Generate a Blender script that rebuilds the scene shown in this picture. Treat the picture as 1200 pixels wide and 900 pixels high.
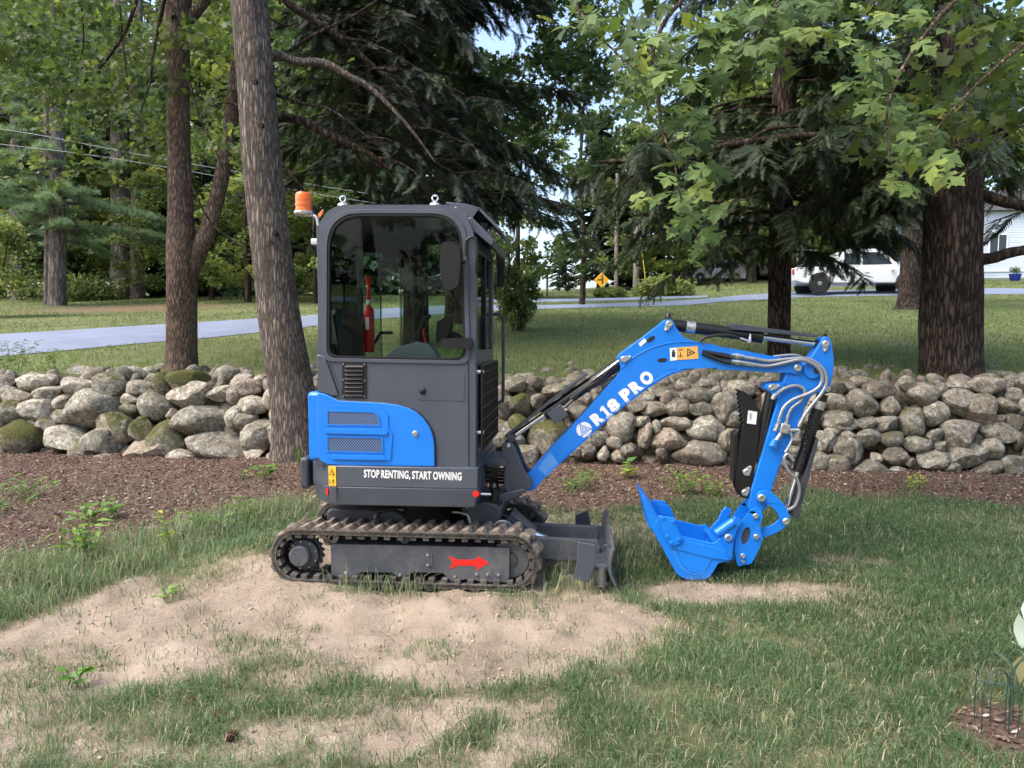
import bpy, bmesh, math, random
import numpy as np
from mathutils import Vector, Matrix, Euler
from mathutils.geometry import tessellate_polygon
from math import pi, sin, cos, tan, atan, atan2, sqrt, radians as R

for o in list(bpy.data.objects):
    bpy.data.objects.remove(o, do_unlink=True)
SC = bpy.context.scene
COL = SC.collection
random.seed(7)
RNG = np.random.default_rng(11)

# ------------------------------------------------------------------ camera
F = 832.0                        # focal length in photo pixels (1200 wide)
PITCH = atan(55 / F)
CH = 1.5
cam = bpy.data.cameras.new('camera')
cam.sensor_width = 36.0
cam.lens = F * 36 / 1200
cam.clip_start = 0.05
cam.clip_end = 3000
camo = bpy.data.objects.new('camera', cam)
COL.objects.link(camo)
camo.location = (0, 0, CH)
camo.rotation_euler = (pi / 2 - PITCH, 0, 0)
SC.camera = camo

# ------------------------------------------------------------------ sky, sun, exposure
SUN_DIR = Vector((-0.62, -0.30, 0.95)).normalized()      # towards the sun
sun_el = math.asin(SUN_DIR.z)
sun_az = atan2(SUN_DIR.x, SUN_DIR.y)
W = bpy.data.worlds.new('World')
SC.world = W
W.use_nodes = True
wn = W.node_tree.nodes
wl = W.node_tree.links
wn.clear()
sky = wn.new('ShaderNodeTexSky')
sky.sky_type = 'NISHITA'
sky.sun_disc = False
sky.sun_elevation = sun_el
sky.sun_rotation = sun_az
sky.dust_density = 4.0
sky.air_density = 1.0
bg = wn.new('ShaderNodeBackground')
bg.inputs['Strength'].default_value = 0.15
wo = wn.new('ShaderNodeOutputWorld')
wl.new(sky.outputs[0], bg.inputs[0])
wl.new(bg.outputs[0], wo.inputs[0])
sd = bpy.data.lights.new('sun', 'SUN')
sd.energy = 0.95
sd.angle = R(45)
sd.color = (1.0, 0.965, 0.91)
so = bpy.data.objects.new('sun', sd)
COL.objects.link(so)
so.rotation_euler = SUN_DIR.to_track_quat('Z', 'Y').to_euler()
so.location = (-6, -4, 12)
VS = SC.view_settings
SC.display_settings.display_device = 'sRGB'
VS.view_transform = 'Standard'
VS.look = 'None'
VS.exposure = 1.62
VS.gamma = 1
VS.use_curve_mapping = False
CY = SC.cycles
CY.use_denoising = True
CY.max_bounces = 5
CY.diffuse_bounces = 2
CY.glossy_bounces = 2
CY.use_adaptive_sampling = True
CY.adaptive_threshold = 0.02
CY.transmission_bounces = 4
CY.transparent_max_bounces = 10
CY.sample_clamp_indirect = 6

# ------------------------------------------------------------------ helpers: rays
def ray(px, py):
    u = (px - 600) / F
    v = (450 - py) / F
    return Vector((u, cos(PITCH) + v * sin(PITCH), -sin(PITCH) + v * cos(PITCH)))
def atY(px, py, Y):
    d = ray(px, py)
    t = Y / d.y
    return Vector((d.x * t, Y, CH + d.z * t))
def pxm(Y):                       # metres per photo pixel at distance Y
    return Y / F

def vnoise(x, y, s=1.0, seed=0):
    x = np.asarray(x, float) * s + seed * 17.31
    y = np.asarray(y, float) * s - seed * 9.77
    xi = np.floor(x).astype(np.int64); yi = np.floor(y).astype(np.int64)
    fx = x - xi; fy = y - yi
    fx = fx * fx * (3 - 2 * fx); fy = fy * fy * (3 - 2 * fy)
    def h(a, b):
        n = (a * 374761393 + b * 668265263 + seed * 144665) & 0x7fffffff
        n = ((n ^ (n >> 13)) * 1274126177) & 0x7fffffff
        return ((n ^ (n >> 16)) & 0xffff) / 65535.0
    return (h(xi, yi) * (1 - fx) + h(xi + 1, yi) * fx) * (1 - fy) + (h(xi, yi + 1) * (1 - fx) + h(xi + 1, yi + 1) * fx) * fy
def fbm(x, y, s=1.0, o=4, seed=0):
    r = 0; a = 0.5; t = 0
    for i in range(o):
        r = r + a * vnoise(x, y, s * 2 ** i, seed + i * 3); t += a; a *= 0.5
    return r / t
def sstep(a, b, x):
    t = np.clip((np.asarray(x, float) - a) / (b - a), 0, 1)
    return t * t * (3 - 2 * t)

# ------------------------------------------------------------------ helpers: materials
def mat(name, col, rough=0.5, metal=0.0, var=0.0, vscale=8.0, bump=0.0, bscale=40.0, col2=None, spec=0.5, coat=0.0, stretch=None, dust=0.0):
    m = bpy.data.materials.new(name)
    m.use_nodes = True
    n = m.node_tree.nodes; l = m.node_tree.links
    b = n['Principled BSDF']
    b.inputs['Base Color'].default_value = (*col, 1)
    b.inputs['Roughness'].default_value = rough
    b.inputs['Metallic'].default_value = metal
    b.inputs['Specular IOR Level'].default_value = spec
    b.inputs['Coat Weight'].default_value = coat
    tc = n.new('ShaderNodeTexCoord')
    src = tc.outputs['Object']
    if stretch:
        mp = n.new('ShaderNodeMapping'); mp.inputs['Scale'].default_value = stretch
        l.new(src, mp.inputs[0]); src = mp.outputs[0]
    if var > 0 or col2:
        t = n.new('ShaderNodeTexNoise'); t.inputs['Scale'].default_value = vscale; t.inputs['Detail'].default_value = 6
        l.new(src, t.inputs['Vector'])
        r = n.new('ShaderNodeValToRGB')
        c2 = col2 or tuple(min(1, c * (1 + var)) for c in col)
        c1 = col if col2 else tuple(c * (1 - var) for c in col)
        r.color_ramp.elements[0].color = (*c1, 1); r.color_ramp.elements[0].position = 0.35
        r.color_ramp.elements[1].color = (*c2, 1); r.color_ramp.elements[1].position = 0.68
        l.new(t.outputs['Fac'], r.inputs[0]); l.new(r.outputs[0], b.inputs['Base Color'])
        rr = n.new('ShaderNodeMapRange'); rr.inputs['To Min'].default_value = max(0, rough - .08); rr.inputs['To Max'].default_value = min(1, rough + .1)
        l.new(t.outputs['Fac'], rr.inputs[0]); l.new(rr.outputs[0], b.inputs['Roughness'])
    if dust > 0:                         # thin uneven film of dust
        ns = []
        for sc_, de in ((3.5, 3), (45, 6)):
            q = n.new('ShaderNodeTexNoise'); q.inputs['Scale'].default_value = sc_; q.inputs['Detail'].default_value = de; l.new(src, q.inputs['Vector']); ns.append(q)
        mq = n.new('ShaderNodeMath'); mq.operation = 'MULTIPLY'; l.new(ns[0].outputs[0], mq.inputs[0]); l.new(ns[1].outputs[0], mq.inputs[1])
        mr_ = n.new('ShaderNodeMapRange'); mr_.inputs['From Min'].default_value = .18; mr_.inputs['From Max'].default_value = .42; mr_.inputs['To Max'].default_value = dust; l.new(mq.outputs[0], mr_.inputs[0])
        mz = n.new('ShaderNodeMix'); mz.data_type = 'RGBA'; mz.inputs[7].default_value = (.36, .33, .29, 1); l.new(mr_.outputs[0], mz.inputs[0])
        if b.inputs['Base Color'].links: l.new(b.inputs['Base Color'].links[0].from_socket, mz.inputs[6])
        else: mz.inputs[6].default_value = (*col, 1)
        l.new(mz.outputs[2], b.inputs['Base Color'])
    if bump > 0:
        t2 = n.new('ShaderNodeTexNoise'); t2.inputs['Scale'].default_value = bscale; t2.inputs['Detail'].default_value = 5
        l.new(src, t2.inputs['Vector'])
        bp = n.new('ShaderNodeBump'); bp.inputs['Strength'].default_value = bump; bp.inputs['Distance'].default_value = 0.01
        l.new(t2.outputs['Fac'], bp.inputs['Height']); l.new(bp.outputs[0], b.inputs['Normal'])
    return m

def leafmat(name, c1, c2, trans=0.35, rough=0.5, attr=True):
    """leaf: colour from the per-leaf attribute, some light passes through"""
    m = bpy.data.materials.new(name); m.use_nodes = True
    n = m.node_tree.nodes; l = m.node_tree.links
    b = n['Principled BSDF']; out = n['Material Output']
    if attr:
        a = n.new('ShaderNodeAttribute'); a.attribute_name = 'tint'; f = a.outputs['Fac']
    else:
        a = n.new('ShaderNodeObjectInfo'); f = a.outputs['Random']
    r = n.new('ShaderNodeValToRGB')
    r.color_ramp.elements[0].color = (*c1, 1); r.color_ramp.elements[1].color = (*c2, 1)
    l.new(f, r.inputs[0])
    l.new(r.outputs[0], b.inputs['Base Color'])
    b.inputs['Roughness'].default_value = rough
    b.inputs['Specular IOR Level'].default_value = 0.35
    t = n.new('ShaderNodeBsdfTranslucent')
    hs = n.new('ShaderNodeHueSaturation'); hs.inputs['Hue'].default_value = 0.485; hs.inputs['Saturation'].default_value = 1.1; hs.inputs['Value'].default_value = 1.5
    l.new(r.outputs[0], hs.inputs['Color']); l.new(hs.outputs[0], t.inputs[0])
    mx = n.new('ShaderNodeMixShader'); mx.inputs[0].default_value = trans
    l.new(b.outputs[0], mx.inputs[1]); l.new(t.outputs[0], mx.inputs[2]); l.new(mx.outputs[0], out.inputs[0])
    return m

# ------------------------------------------------------------------ helpers: meshes
def tag(o, label=None, cat=None, group=None, kind=None):
    if label: o['label'] = label
    if cat: o['category'] = cat
    if group: o['group'] = group
    if kind: o['kind'] = kind
    return o
def empty(name, loc=(0, 0, 0), rz=0, label=None, cat=None, group=None):
    o = bpy.data.objects.new(name, None); COL.objects.link(o)
    o.empty_display_size = 0.1
    o.location = loc; o.rotation_euler = (0, 0, rz)
    return tag(o, label, cat, group)

class MB:
    def __init__(s): s.v = []; s.f = []
    def add(s, vs, fs):
        k = len(s.v); s.v += [tuple(p) for p in vs]; s.f += [tuple(i + k for i in f) for f in fs]; return s
    def prism(s, outer, t0, t1, holes=(), axis='y', t1off=None):
        """outline (two coordinates) pushed along the third axis"""
        loops = [list(outer)] + [list(h) for h in holes]
        flat = [p for lp in loops for p in lp]
        tri = tessellate_polygon([[Vector((p[0], p[1], 0)) for p in lp] for lp in loops])
        def mk(p, t):
            return {'y': (p[0], t, p[1]), 'x': (t, p[0], p[1]), 'z': (p[0], p[1], t)}[axis]
        n = len(flat)
        vs = [mk(p, t0) for p in flat] + [mk(p, t1) for p in (t1off or flat)]
        fs = [tuple(t) for t in tri] + [tuple(i + n for i in reversed(t)) for t in tri]
        k = 0
        for lp in loops:
            m = len(lp)
            for i in range(m):
                j = (i + 1) % m
                fs.append((k + i, k + j, k + j + n, k + i + n))
            k += m
        return s.add(vs, fs)
    def box(s, c, size, rot=None):
        hx, hy, hz = [q / 2 for q in size]
        M = (rot.to_matrix() if rot is not None else Matrix.Identity(3))
        vs = [Vector(c) + M @ Vector((x * hx, y * hy, z * hz)) for x in (-1, 1) for y in (-1, 1) for z in (-1, 1)]
        return s.add(vs, [(0, 1, 3, 2), (4, 6, 7, 5), (0, 4, 5, 1), (2, 3, 7, 6), (0, 2, 6, 4), (1, 5, 7, 3)])
    def tube(s, path, r, seg=10, cap=True, jit=0.0, rnd=None):
        P = [Vector(p) for p in path]
        rs = r if hasattr(r, '__len__') else [r] * len(P)
        vs = []; fs = []
        up = Vector((0.13, 0.21, 0.97))
        prev = None
        for i, p in enumerate(P):
            d = (P[min(i + 1, len(P) - 1)] - P[max(i - 1, 0)])
            if d.length < 1e-9: d = Vector((0, 0, 1))
            d.normalize()
            if prev is None:
                a = d.cross(up)
                if a.length < 0.05: a = d.cross(Vector((1, 0, 0)))
            else:
                a = prev - d * prev.dot(d)
            a.normalize(); prev = a
            b = d.cross(a)
            for k in range(seg):
                t = 2 * pi * k / seg
                rr = rs[i] * (1 + (jit * (rnd(i, k) if rnd else random.uniform(-1, 1)) if jit else 0))
                vs.append(p + (a * cos(t) + b * sin(t)) * rr)
        for i in range(len(P) - 1):
            for k in range(seg):
                k2 = (k + 1) % seg
                fs.append((i * seg + k, i * seg + k2, (i + 1) * seg + k2, (i + 1) * seg + k))
        if cap:
            fs.append(tuple(reversed(range(seg)))); fs.append(tuple(range((len(P) - 1) * seg, len(P) * seg)))
        return s.add(vs, fs)
    def cyl(s, a, b, r, seg=20, r2=None):
        return s.tube([a, b], [r, r if r2 is None else r2], seg)
    def lathe(s, c, axis, prof, seg=24):
        """prof: list of (t along axis, radius)"""
        ax = Vector(axis).normalized(); c = Vector(c)
        return s.tube_prof(c, ax, prof, seg)
    def tube_prof(s, c, ax, prof, seg):
        a = ax.cross(Vector((0.13, 0.21, 0.97)));
        if a.length < .05: a = ax.cross(Vector((1, 0, 0)))
        a.normalize(); b = ax.cross(a)
        vs = []; fs = []
        for t, r in prof:
            for k in range(seg):
                q = 2 * pi * k / seg
                vs.append(c + ax * t + (a * cos(q) + b * sin(q)) * max(r, 1e-4))
        n = len(prof)
        for i in range(n - 1):
            for k in range(seg):
                k2 = (k + 1) % seg
                fs.append((i * seg + k, i * seg + k2, (i + 1) * seg + k2, (i + 1) * seg + k))
        fs.append(tuple(reversed(range(seg)))); fs.append(tuple(range((n - 1) * seg, n * seg)))
        return s.add(vs, fs)
    def mesh(s, name, sharp=35):
        me = bpy.data.meshes.new(name)
        me.from_pydata(s.v, [], s.f)
        bm = bmesh.new(); bm.from_mesh(me)
        bmesh.ops.recalc_face_normals(bm, faces=bm.faces)
        bm.to_mesh(me); bm.free()
        if sharp:
            me.polygons.foreach_set('use_smooth', [True] * len(me.polygons))
            me.set_sharp_from_angle(angle=R(sharp))
        me.update()
        return me
    def build(s, name, m, parent=None, bevel=0.0, sharp=35, seg=2, label=None):
        me = s.mesh(name, sharp)
        me.materials.append(m)
        o = bpy.data.objects.new(name, me); COL.objects.link(o)
        if parent: o.parent = parent
        if bevel:
            b = o.modifiers.new('bevel', 'BEVEL'); b.width = bevel; b.segments = seg; b.limit_method = 'ANGLE'; b.angle_limit = R(35)
            b.harden_normals = False
        if label: o['label'] = label
        return o

def npmesh(name, V, Fc, m, parent=None, tint=None, smooth=False, cols=None):
    """quick mesh from numpy arrays; Fc is (n,3) or (n,4); tint one value per vertex"""
    V = np.ascontiguousarray(V, dtype=np.float32); Fc = np.ascontiguousarray(Fc, dtype=np.int32)
    me = bpy.data.meshes.new(name)
    k = Fc.shape[1]
    me.vertices.add(len(V)); me.vertices.foreach_set('co', V.ravel())
    me.loops.add(Fc.size); me.loops.foreach_set('vertex_index', Fc.ravel())
    me.polygons.add(len(Fc))
    me.polygons.foreach_set('loop_start', np.arange(0, Fc.size, k, dtype=np.int32))
    if smooth: me.polygons.foreach_set('use_smooth', np.ones(len(Fc), dtype=bool))
    me.update(calc_edges=True)
    if tint is not None:
        a = me.attributes.new('tint', 'FLOAT', 'POINT'); a.data.foreach_set('value', np.ascontiguousarray(tint, dtype=np.float32))
    if cols is not None:
        for nm, arr in cols.items():
            a = me.attributes.new(nm, 'FLOAT', 'POINT'); a.data.foreach_set('value', np.ascontiguousarray(arr, dtype=np.float32))
    me.materials.append(m)
    o = bpy.data.objects.new(name, me); COL.objects.link(o)
    if parent: o.parent = parent
    return o

def fillet(pts, rad, n=5):
    """round the corners of a 2-D outline; rad one value or one per corner"""
    out = []; N = len(pts)
    rs = rad if hasattr(rad, '__len__') else [rad] * N
    for i in range(N):
        p = Vector(pts[i][:2]); a = Vector(pts[i - 1][:2]); b = Vector(pts[(i + 1) % N][:2])
        u = (a - p); w = (b - p); lu, lw = u.length, w.length
        if rs[i] <= 0 or lu < 1e-6 or lw < 1e-6:
            out.append((p.x, p.y)); continue
        u /= lu; w /= lw
        ang = math.acos(max(-1, min(1, u.dot(w))))
        d = min(rs[i] / max(tan(ang / 2), 1e-3), lu * .48, lw * .48)
        for k in range(n + 1):
            t = k / n
            q = (p + u * d) * (1 - t) ** 2 + p * 2 * t * (1 - t) + (p + w * d) * t * t
            out.append((q.x, q.y))
    return out
def smooth2(pts, n=4, closed=False):
    """Catmull-Rom through points of any dimension"""
    P = [Vector(p) for p in pts]; out = []; N = len(P)
    rng = range(N if closed else N - 1)
    for i in rng:
        if closed: p0, p1, p2, p3 = P[i - 1], P[i], P[(i + 1) % N], P[(i + 2) % N]
        else: p0, p1, p2, p3 = P[max(i - 1, 0)], P[i], P[i + 1], P[min(i + 2, N - 1)]
        for k in range(n):
            t = k / n
            out.append(0.5 * ((2 * p1) + (p2 - p0) * t + (2 * p0 - 5 * p1 + 4 * p2 - p3) * t * t + (3 * p1 - p0 - 3 * p2 + p3) * t ** 3))
    if not closed: out.append(P[-1])
    return out
def circ(cx, cy, r, n=20, ry=None):
    return [(cx + r * cos(2 * pi * k / n), cy + (ry or r) * sin(2 * pi * k / n)) for k in range(n)]

# ------------------------------------------------------------------ terrain
def wall_y(x):                    # foot of the dry stone wall
    return 7.92 - 0.112 * np.asarray(x, float)
HEAPS = [(-1.62, 4.62, .36, .30, .15), (-2.1, 4.1, .55, .3, .04), (-.3, 3.75, .8, .12, .03), (-3.0, 4.2, .5, .3, .05)]
def gz_np(x, y):
    x = np.asarray(x, float); y = np.asarray(y, float)
    t = y - wall_y(x)
    s = np.maximum(y - (wall_y(x) + 1.25), 0)
    rear = 0.95 + 0.095 * np.minimum(s, 31) + 0.066 * np.maximum(s - 31, 0)
    rear = rear + 0.42 * sstep(8, 18, x) * sstep(27, 42, y) + 0.028 * sstep(2, 20, x) * np.clip(y - 42, 0, 30) * sstep(160, 75, y)
    rear = rear + 0.10 * (fbm(x, y, 0.25, 2, 5) - .5) * sstep(1, 6, s)
    front = 0.06 * sstep(-1.6, 0, t) + 0.04 * (fbm(x, y, 0.6, 3, 2) - .5) * sstep(-9, -2, t)
    # sand heap behind the track and small heaps around
    for cx, cy, rx, ry, h in HEAPS: front = front + h * np.exp(-((x - cx) / rx) ** 2 - ((y - cy) / ry) ** 2)
    front = np.where((y < 0), 0.0 * front, front)
    k = sstep(0.25, 1.15, t)
    return front * (1 - k) + rear * k
def _h(a, b, seed):
    n = (a * 374761393 + b * 668265263 + seed * 144665) & 0x7fffffff
    n = ((n ^ (n >> 13)) * 1274126177) & 0x7fffffff
    return ((n ^ (n >> 16)) & 0xffff) / 65535.0
def _vn(x, y, s, seed):
    x = x * s + seed * 17.31; y = y * s - seed * 9.77
    xi = math.floor(x); yi = math.floor(y); fx = x - xi; fy = y - yi
    fx = fx * fx * (3 - 2 * fx); fy = fy * fy * (3 - 2 * fy)
    return (_h(xi, yi, seed) * (1 - fx) + _h(xi + 1, yi, seed) * fx) * (1 - fy) + (_h(xi, yi + 1, seed) * (1 - fx) + _h(xi + 1, yi + 1, seed) * fx) * fy
def _fb(x, y, s, o, seed):
    r = 0; a = .5; t = 0
    for i in range(o): r += a * _vn(x, y, s * 2 ** i, seed + i * 3); t += a; a *= .5
    return r / t
def _ss(a, b, x):
    t = min(1, max(0, (x - a) / (b - a))); return t * t * (3 - 2 * t)
def gz(x, y):
    """the same height for one point, without arrays"""
    w = 7.92 - 0.112 * x; t = y - w; s = max(t - 1.25, 0)
    k = _ss(0.25, 1.15, t); z = 0.0
    if k > 0:
        rear = 0.95 + 0.095 * min(s, 31) + 0.066 * max(s - 31, 0) + 0.42 * _ss(8, 18, x) * _ss(27, 42, y) + 0.028 * _ss(2, 20, x) * min(max(y - 42, 0), 30) * _ss(160, 75, y)
        rear += 0.10 * (_fb(x, y, 0.25, 2, 5) - .5) * _ss(1, 6, s)
        z += rear * k
    if k < 1 and y >= 0:
        f = 0.06 * _ss(-1.6, 0, t) + 0.04 * (_fb(x, y, 0.6, 3, 2) - .5) * _ss(-9, -2, t)
        for cx, cy, rx, ry, h in HEAPS: f += h * math.exp(-((x - cx) / rx) ** 2 - ((y - cy) / ry) ** 2)
        z += f * (1 - k)
    return z
def G(px, py, far=140.0):
    """ground point seen at a photo pixel"""
    d = ray(px, py); prev = 1.5; t = 1.5
    while t < far:
        p = Vector((0, 0, CH)) + d * t
        if p.z < gz(p.x, p.y):
            lo, hi = prev, t
            for _ in range(14):
                m = (lo + hi) / 2; p = Vector((0, 0, CH)) + d * m
                if p.z < gz(p.x, p.y): hi = m
                else: lo = m
            return Vector((0, 0, CH)) + d * hi
        prev = t; t += 0.05 + t * 0.012
    return Vector((0, 0, CH)) + d * far

# ================================================================== GROUND
def blob_world(px, py, rx, ry):
    c = G(px, py); a = G(px, min(py + ry, 899)); b = G(px, py - ry)
    return c.x, c.y, rx * c.y / F, max(abs(b.y - a.y) / 2, .03)
SAND = [(470, 735, 285, 46, 1.0), (290, 690, 95, 40, 1.1), (150, 722, 120, 38, 1.0), (40, 768, 80, 24, .8), (700, 745, 120, 48, 1.0),
        (560, 785, 180, 26, .9), (850, 697, 110, 15, .85), (940, 690, 60, 10, .45), (250, 760, 130, 20, .8), (60, 872, 95, 20, .55),
        (430, 865, 100, 30, .8), (620, 850, 60, 36, .55), (330, 800, 90, 10, .5), (560, 890, 70, 16, .5), (990, 660, 45, 7, .5),
        (640, 690, 90, 20, .8), (0, 835, 60, 10, .5), (230, 850, 60, 10, .45), (740, 660, 60, 20, .35), (560, 640, 200, 50, .9), (300, 880, 60, 15, .5), (180, 790, 220, 22, .5), (120, 880, 160, 18, .5), (330, 850, 120, 30, .45), (480, 830, 200, 30, .5), (700, 800, 120, 30, .42), (900, 740, 120, 12, .3)]
LUSH = [(200, 815, 150, 10, .4), (70, 806, 70, 14, .5), (330, 838, 150, 11, .38), (130, 862, 120, 8, .5), (740, 850, 120, 40, .5), (540, 870, 50, 30, .5),
        (480, 822, 100, 9, .32), (820, 780, 90, 30, .6), (600, 805, 60, 10, .4), (60, 790, 60, 10, .4), (400, 806, 60, 8, .3)]
SANDW = [blob_world(*b[:4]) + (b[4],) for b in SAND]
LUSHW = [blob_world(*b[:4]) + (b[4],) for b in LUSH]
MB_PX = [(-150, 740), (0, 706), (70, 692), (140, 668), (250, 632), (380, 606), (560, 598), (700, 600), (800, 594), (860, 592), (950, 582), (1060, 584), (1140, 592), (1220, 594), (1400, 600)]
_mw = [G(*p) for p in MB_PX]
MBX = np.array([p.x for p in _mw]); MBY = np.array([p.y for p in _mw])
_o = np.argsort(MBX); MBX = MBX[_o]; MBY = MBY[_o]
def masks(x, y):
    x = np.asarray(x, float); y = np.asarray(y, float)
    wx = x + .25 * (fbm(x, y, 1.7, 3, 31) - .5); wy = y + .25 * (fbm(x, y, 1.7, 3, 37) - .5)
    s = np.zeros_like(x)
    for cx, cy, rx, ry, w in SANDW:
        s = np.maximum(s, w * np.exp(-(((wx - cx) / rx) ** 2 + ((wy - cy) / ry) ** 2) ** 1.5 * .7))
    for cx, cy, rx, ry, w in LUSHW:
        s = s - w * np.exp(-(((wx - cx) / rx) ** 2 + ((wy - cy) / ry) ** 2))
    s = np.clip(s + .95 * (fbm(x, y, 1.6, 4, 41) - .5) + .8 * (fbm(x * .6, y, 6, 4, 43) - .5), 0, 1)
    s = s + .55 * sstep(.5, -.9, x) * sstep(3.75, 3.3, y) * sstep(.38, .62, fbm(x * .5, y * 1.6, 1.9, 4, 45))
    bare = sstep(-.05, .95, s + .5 * (fbm(x, y, 5, 3, 47) - .5))
    sand = sstep(.18, .62, s + .8 * (fbm(x, y, 12, 4, 49) - .5))
    yb = np.interp(x, MBX, MBY)
    t = y - wall_y(x)
    n = fbm(x, y, 1.5, 4, 51) - .5
    mul = sstep(-.15, .25, y - yb + .7 * n) * (1 - sstep(1.15, 1.5, t + .5 * n))
    sand = sand * (1 - mul) * (y < 8); bare = bare * (1 - mul) * (y < 8)
    # small bare mulch ring round the young plant at the right
    ring = np.exp(-(((x - RING[0]) / .27) ** 2 + ((y - RING[1]) / .22) ** 2) ** 2)
    mul = np.maximum(mul, sstep(.3, .6, ring + .25 * n))
    straw = sstep(0, 1, np.exp(-(((x + 15.5) / 4.5) ** 2 + ((y - 29) / 3.2) ** 2)) + .3 * n) * .8
    masks.bare = bare
    return sand, mul, straw
RING = (G(1195, 858).x, G(1195, 858).y)

def axis_pts(lo, hi, fine_lo, fine_hi, st, grow, mx):
    a = list(np.arange(fine_lo, fine_hi + 1e-6, st))
    s = st; p = fine_hi
    while p < hi:
        s = min(s * grow, mx); p += s; a.append(p)
    s = st; p = fine_lo
    while p > lo:
        s = min(s * grow, mx); p -= s; a.insert(0, p)
    return np.array(a)
gxs = axis_pts(-420, 420, -5.0, 5.0, .04, 1.06, 30)
gys = axis_pts(-40, 640, 2.0, 7.4, .04, 1.035, 30)
GX, GY = np.meshgrid(gxs, gys)
gx = GX.ravel(); gy = GY.ravel()
g_s, g_m, g_st = masks(gx, gy)
gzv = gz_np(gx, gy)
near = sstep(14, 9, gy) * (gy > 0)
gzv = gzv + near * (g_s * .055 * (fbm(gx, gy, 9, 3, 61) - .5) + g_s * .06 * (fbm(gx, gy, 3, 2, 67) - .5) + g_m * .04 * (fbm(gx, gy, 10, 3, 63) - .5) + (1 - g_s) * (1 - g_m) * .02 * (fbm(gx, gy, 4, 3, 65) - .5))
# lumpy track marks of the tread just in front of the machine
lump = (np.exp(-((gy - 3.86) / .11) ** 2) + .8 * np.exp(-((gy - 3.55 + .1 * gx) / .12) ** 2)) * sstep(-1.5, -.9, gx) * sstep(.7, .2, gx)
gzv = gzv + lump * (.050 * (vnoise(gx, gy, 11, 77) - .35) + .020 * np.maximum(0, np.sin(gx * 2 * pi / .089 + 2 * gy)) * vnoise(gx, gy, 4, 79))
nx, ny = len(gxs), len(gys)
idx = np.arange(nx * ny).reshape(ny, nx)
gf = np.stack([idx[:-1, :-1], idx[:-1, 1:], idx[1:, 1:], idx[1:, :-1]], -1).reshape(-1, 4)

gm = bpy.data.materials.new('ground'); gm.use_nodes = True
n = gm.node_tree.nodes; l = gm.node_tree.links
b = n['Principled BSDF']; b.inputs['Roughness'].default_value = .95; b.inputs['Specular IOR Level'].default_value = .15
def nz(scale, detail=6, rough=.6):
    t = n.new('ShaderNodeTexNoise'); t.inputs['Scale'].default_value = scale; t.inputs['Detail'].default_value = detail; t.inputs['Roughness'].default_value = rough
    l.new(tcg.outputs['Object'], t.inputs['Vector']); return t
tcg = n.new('ShaderNodeTexCoord')
def ramp(src, stops):
    r = n.new('ShaderNodeValToRGB')
    e = r.color_ramp.elements
    e[0].position, e[0].color = stops[0][0], (*stops[0][1], 1)
    e[1].position, e[1].color = stops[-1][0], (*stops[-1][1], 1)
    for p, c in stops[1:-1]:
        q = e.new(p); q.color = (*c, 1)
    l.new(src, r.inputs[0]); return r.outputs[0]
def mixc(f, a, c):
    m = n.new('ShaderNodeMix'); m.data_type = 'RGBA'; l.new(f, m.inputs[0]); l.new(a, m.inputs[6]); l.new(c, m.inputs[7]); return m.outputs[2]
def att(nm):
    a = n.new('ShaderNodeAttribute'); a.attribute_name = nm; return a.outputs['Fac']
soil = ramp(nz(3.0).outputs[0], [(.3, (.075, .076, .038)), (.48, (.13, .118, .066)), (.6, (.20, .168, .108)), (.78, (.30, .245, .17))])
soil2 = ramp(nz(.35, 3).outputs[0], [(.38, (.075, .105, .034)), (.6, (.135, .165, .055))])
mm = n.new('ShaderNodeMix'); mm.data_type = 'RGBA'; gyx = n.new('ShaderNodeSeparateXYZ'); l.new(tcg.outputs['Object'], gyx.inputs[0]); gmr = n.new('ShaderNodeMapRange'); gmr.inputs['From Min'].default_value = 7; gmr.inputs['From Max'].default_value = 10; gmr.inputs['To Min'].default_value = .15; gmr.inputs['To Max'].default_value = .65; l.new(gyx.outputs[1], gmr.inputs[0]); l.new(gmr.outputs[0], mm.inputs[0]); l.new(soil, mm.inputs[6]); l.new(soil2, mm.inputs[7])
sandc = ramp(nz(2.6, 8, .7).outputs[0], [(.25, (.19, .15, .112)), (.45, (.31, .25, .19)), (.6, (.385, .318, .245)), (.75, (.46, .39, .31))])
sgr = ramp(nz(160, 2).outputs[0], [(.35, (.55, .5, .46)), (.6, (1, 1, 1))])
sm = n.new('ShaderNodeMix'); sm.data_type = 'RGBA'; sm.blend_type = 'MULTIPLY'; sm.inputs[0].default_value = .6; l.new(sandc, sm.inputs[6]); l.new(sgr, sm.inputs[7])
mulc = ramp(nz(38, 5, .7).outputs[0], [(.3, (.042, .027, .020)), (.5, (.115, .072, .053)), (.66, (.18, .122, .092)), (.8, (.27, .205, .16))])
strc = ramp(nz(8).outputs[0], [(.3, (.11, .065, .042)), (.7, (.20, .125, .085))])
c = mixc(att('sand'), mm.outputs[2], sm.outputs[2]); c = mixc(att('mulch'), c, mulc); c = mixc(att('straw'), c, strc)
l.new(c, b.inputs['Base Color'])
bp = n.new('ShaderNodeBump'); bp.inputs['Strength'].default_value = .7; bp.inputs['Distance'].default_value = .02
bn = nz(45, 8, .75); l.new(bn.outputs[0], bp.inputs['Height']); l.new(bp.outputs[0], b.inputs['Normal'])
ground = npmesh('ground', np.stack([gx, gy, gzv], -1), gf, gm, smooth=True, cols={'sand': g_s, 'mulch': g_m, 'straw': g_st})
tag(ground, 'yard of patchy lawn, bare sand, mulch and a rising back lawn', 'ground', kind='structure')

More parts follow.
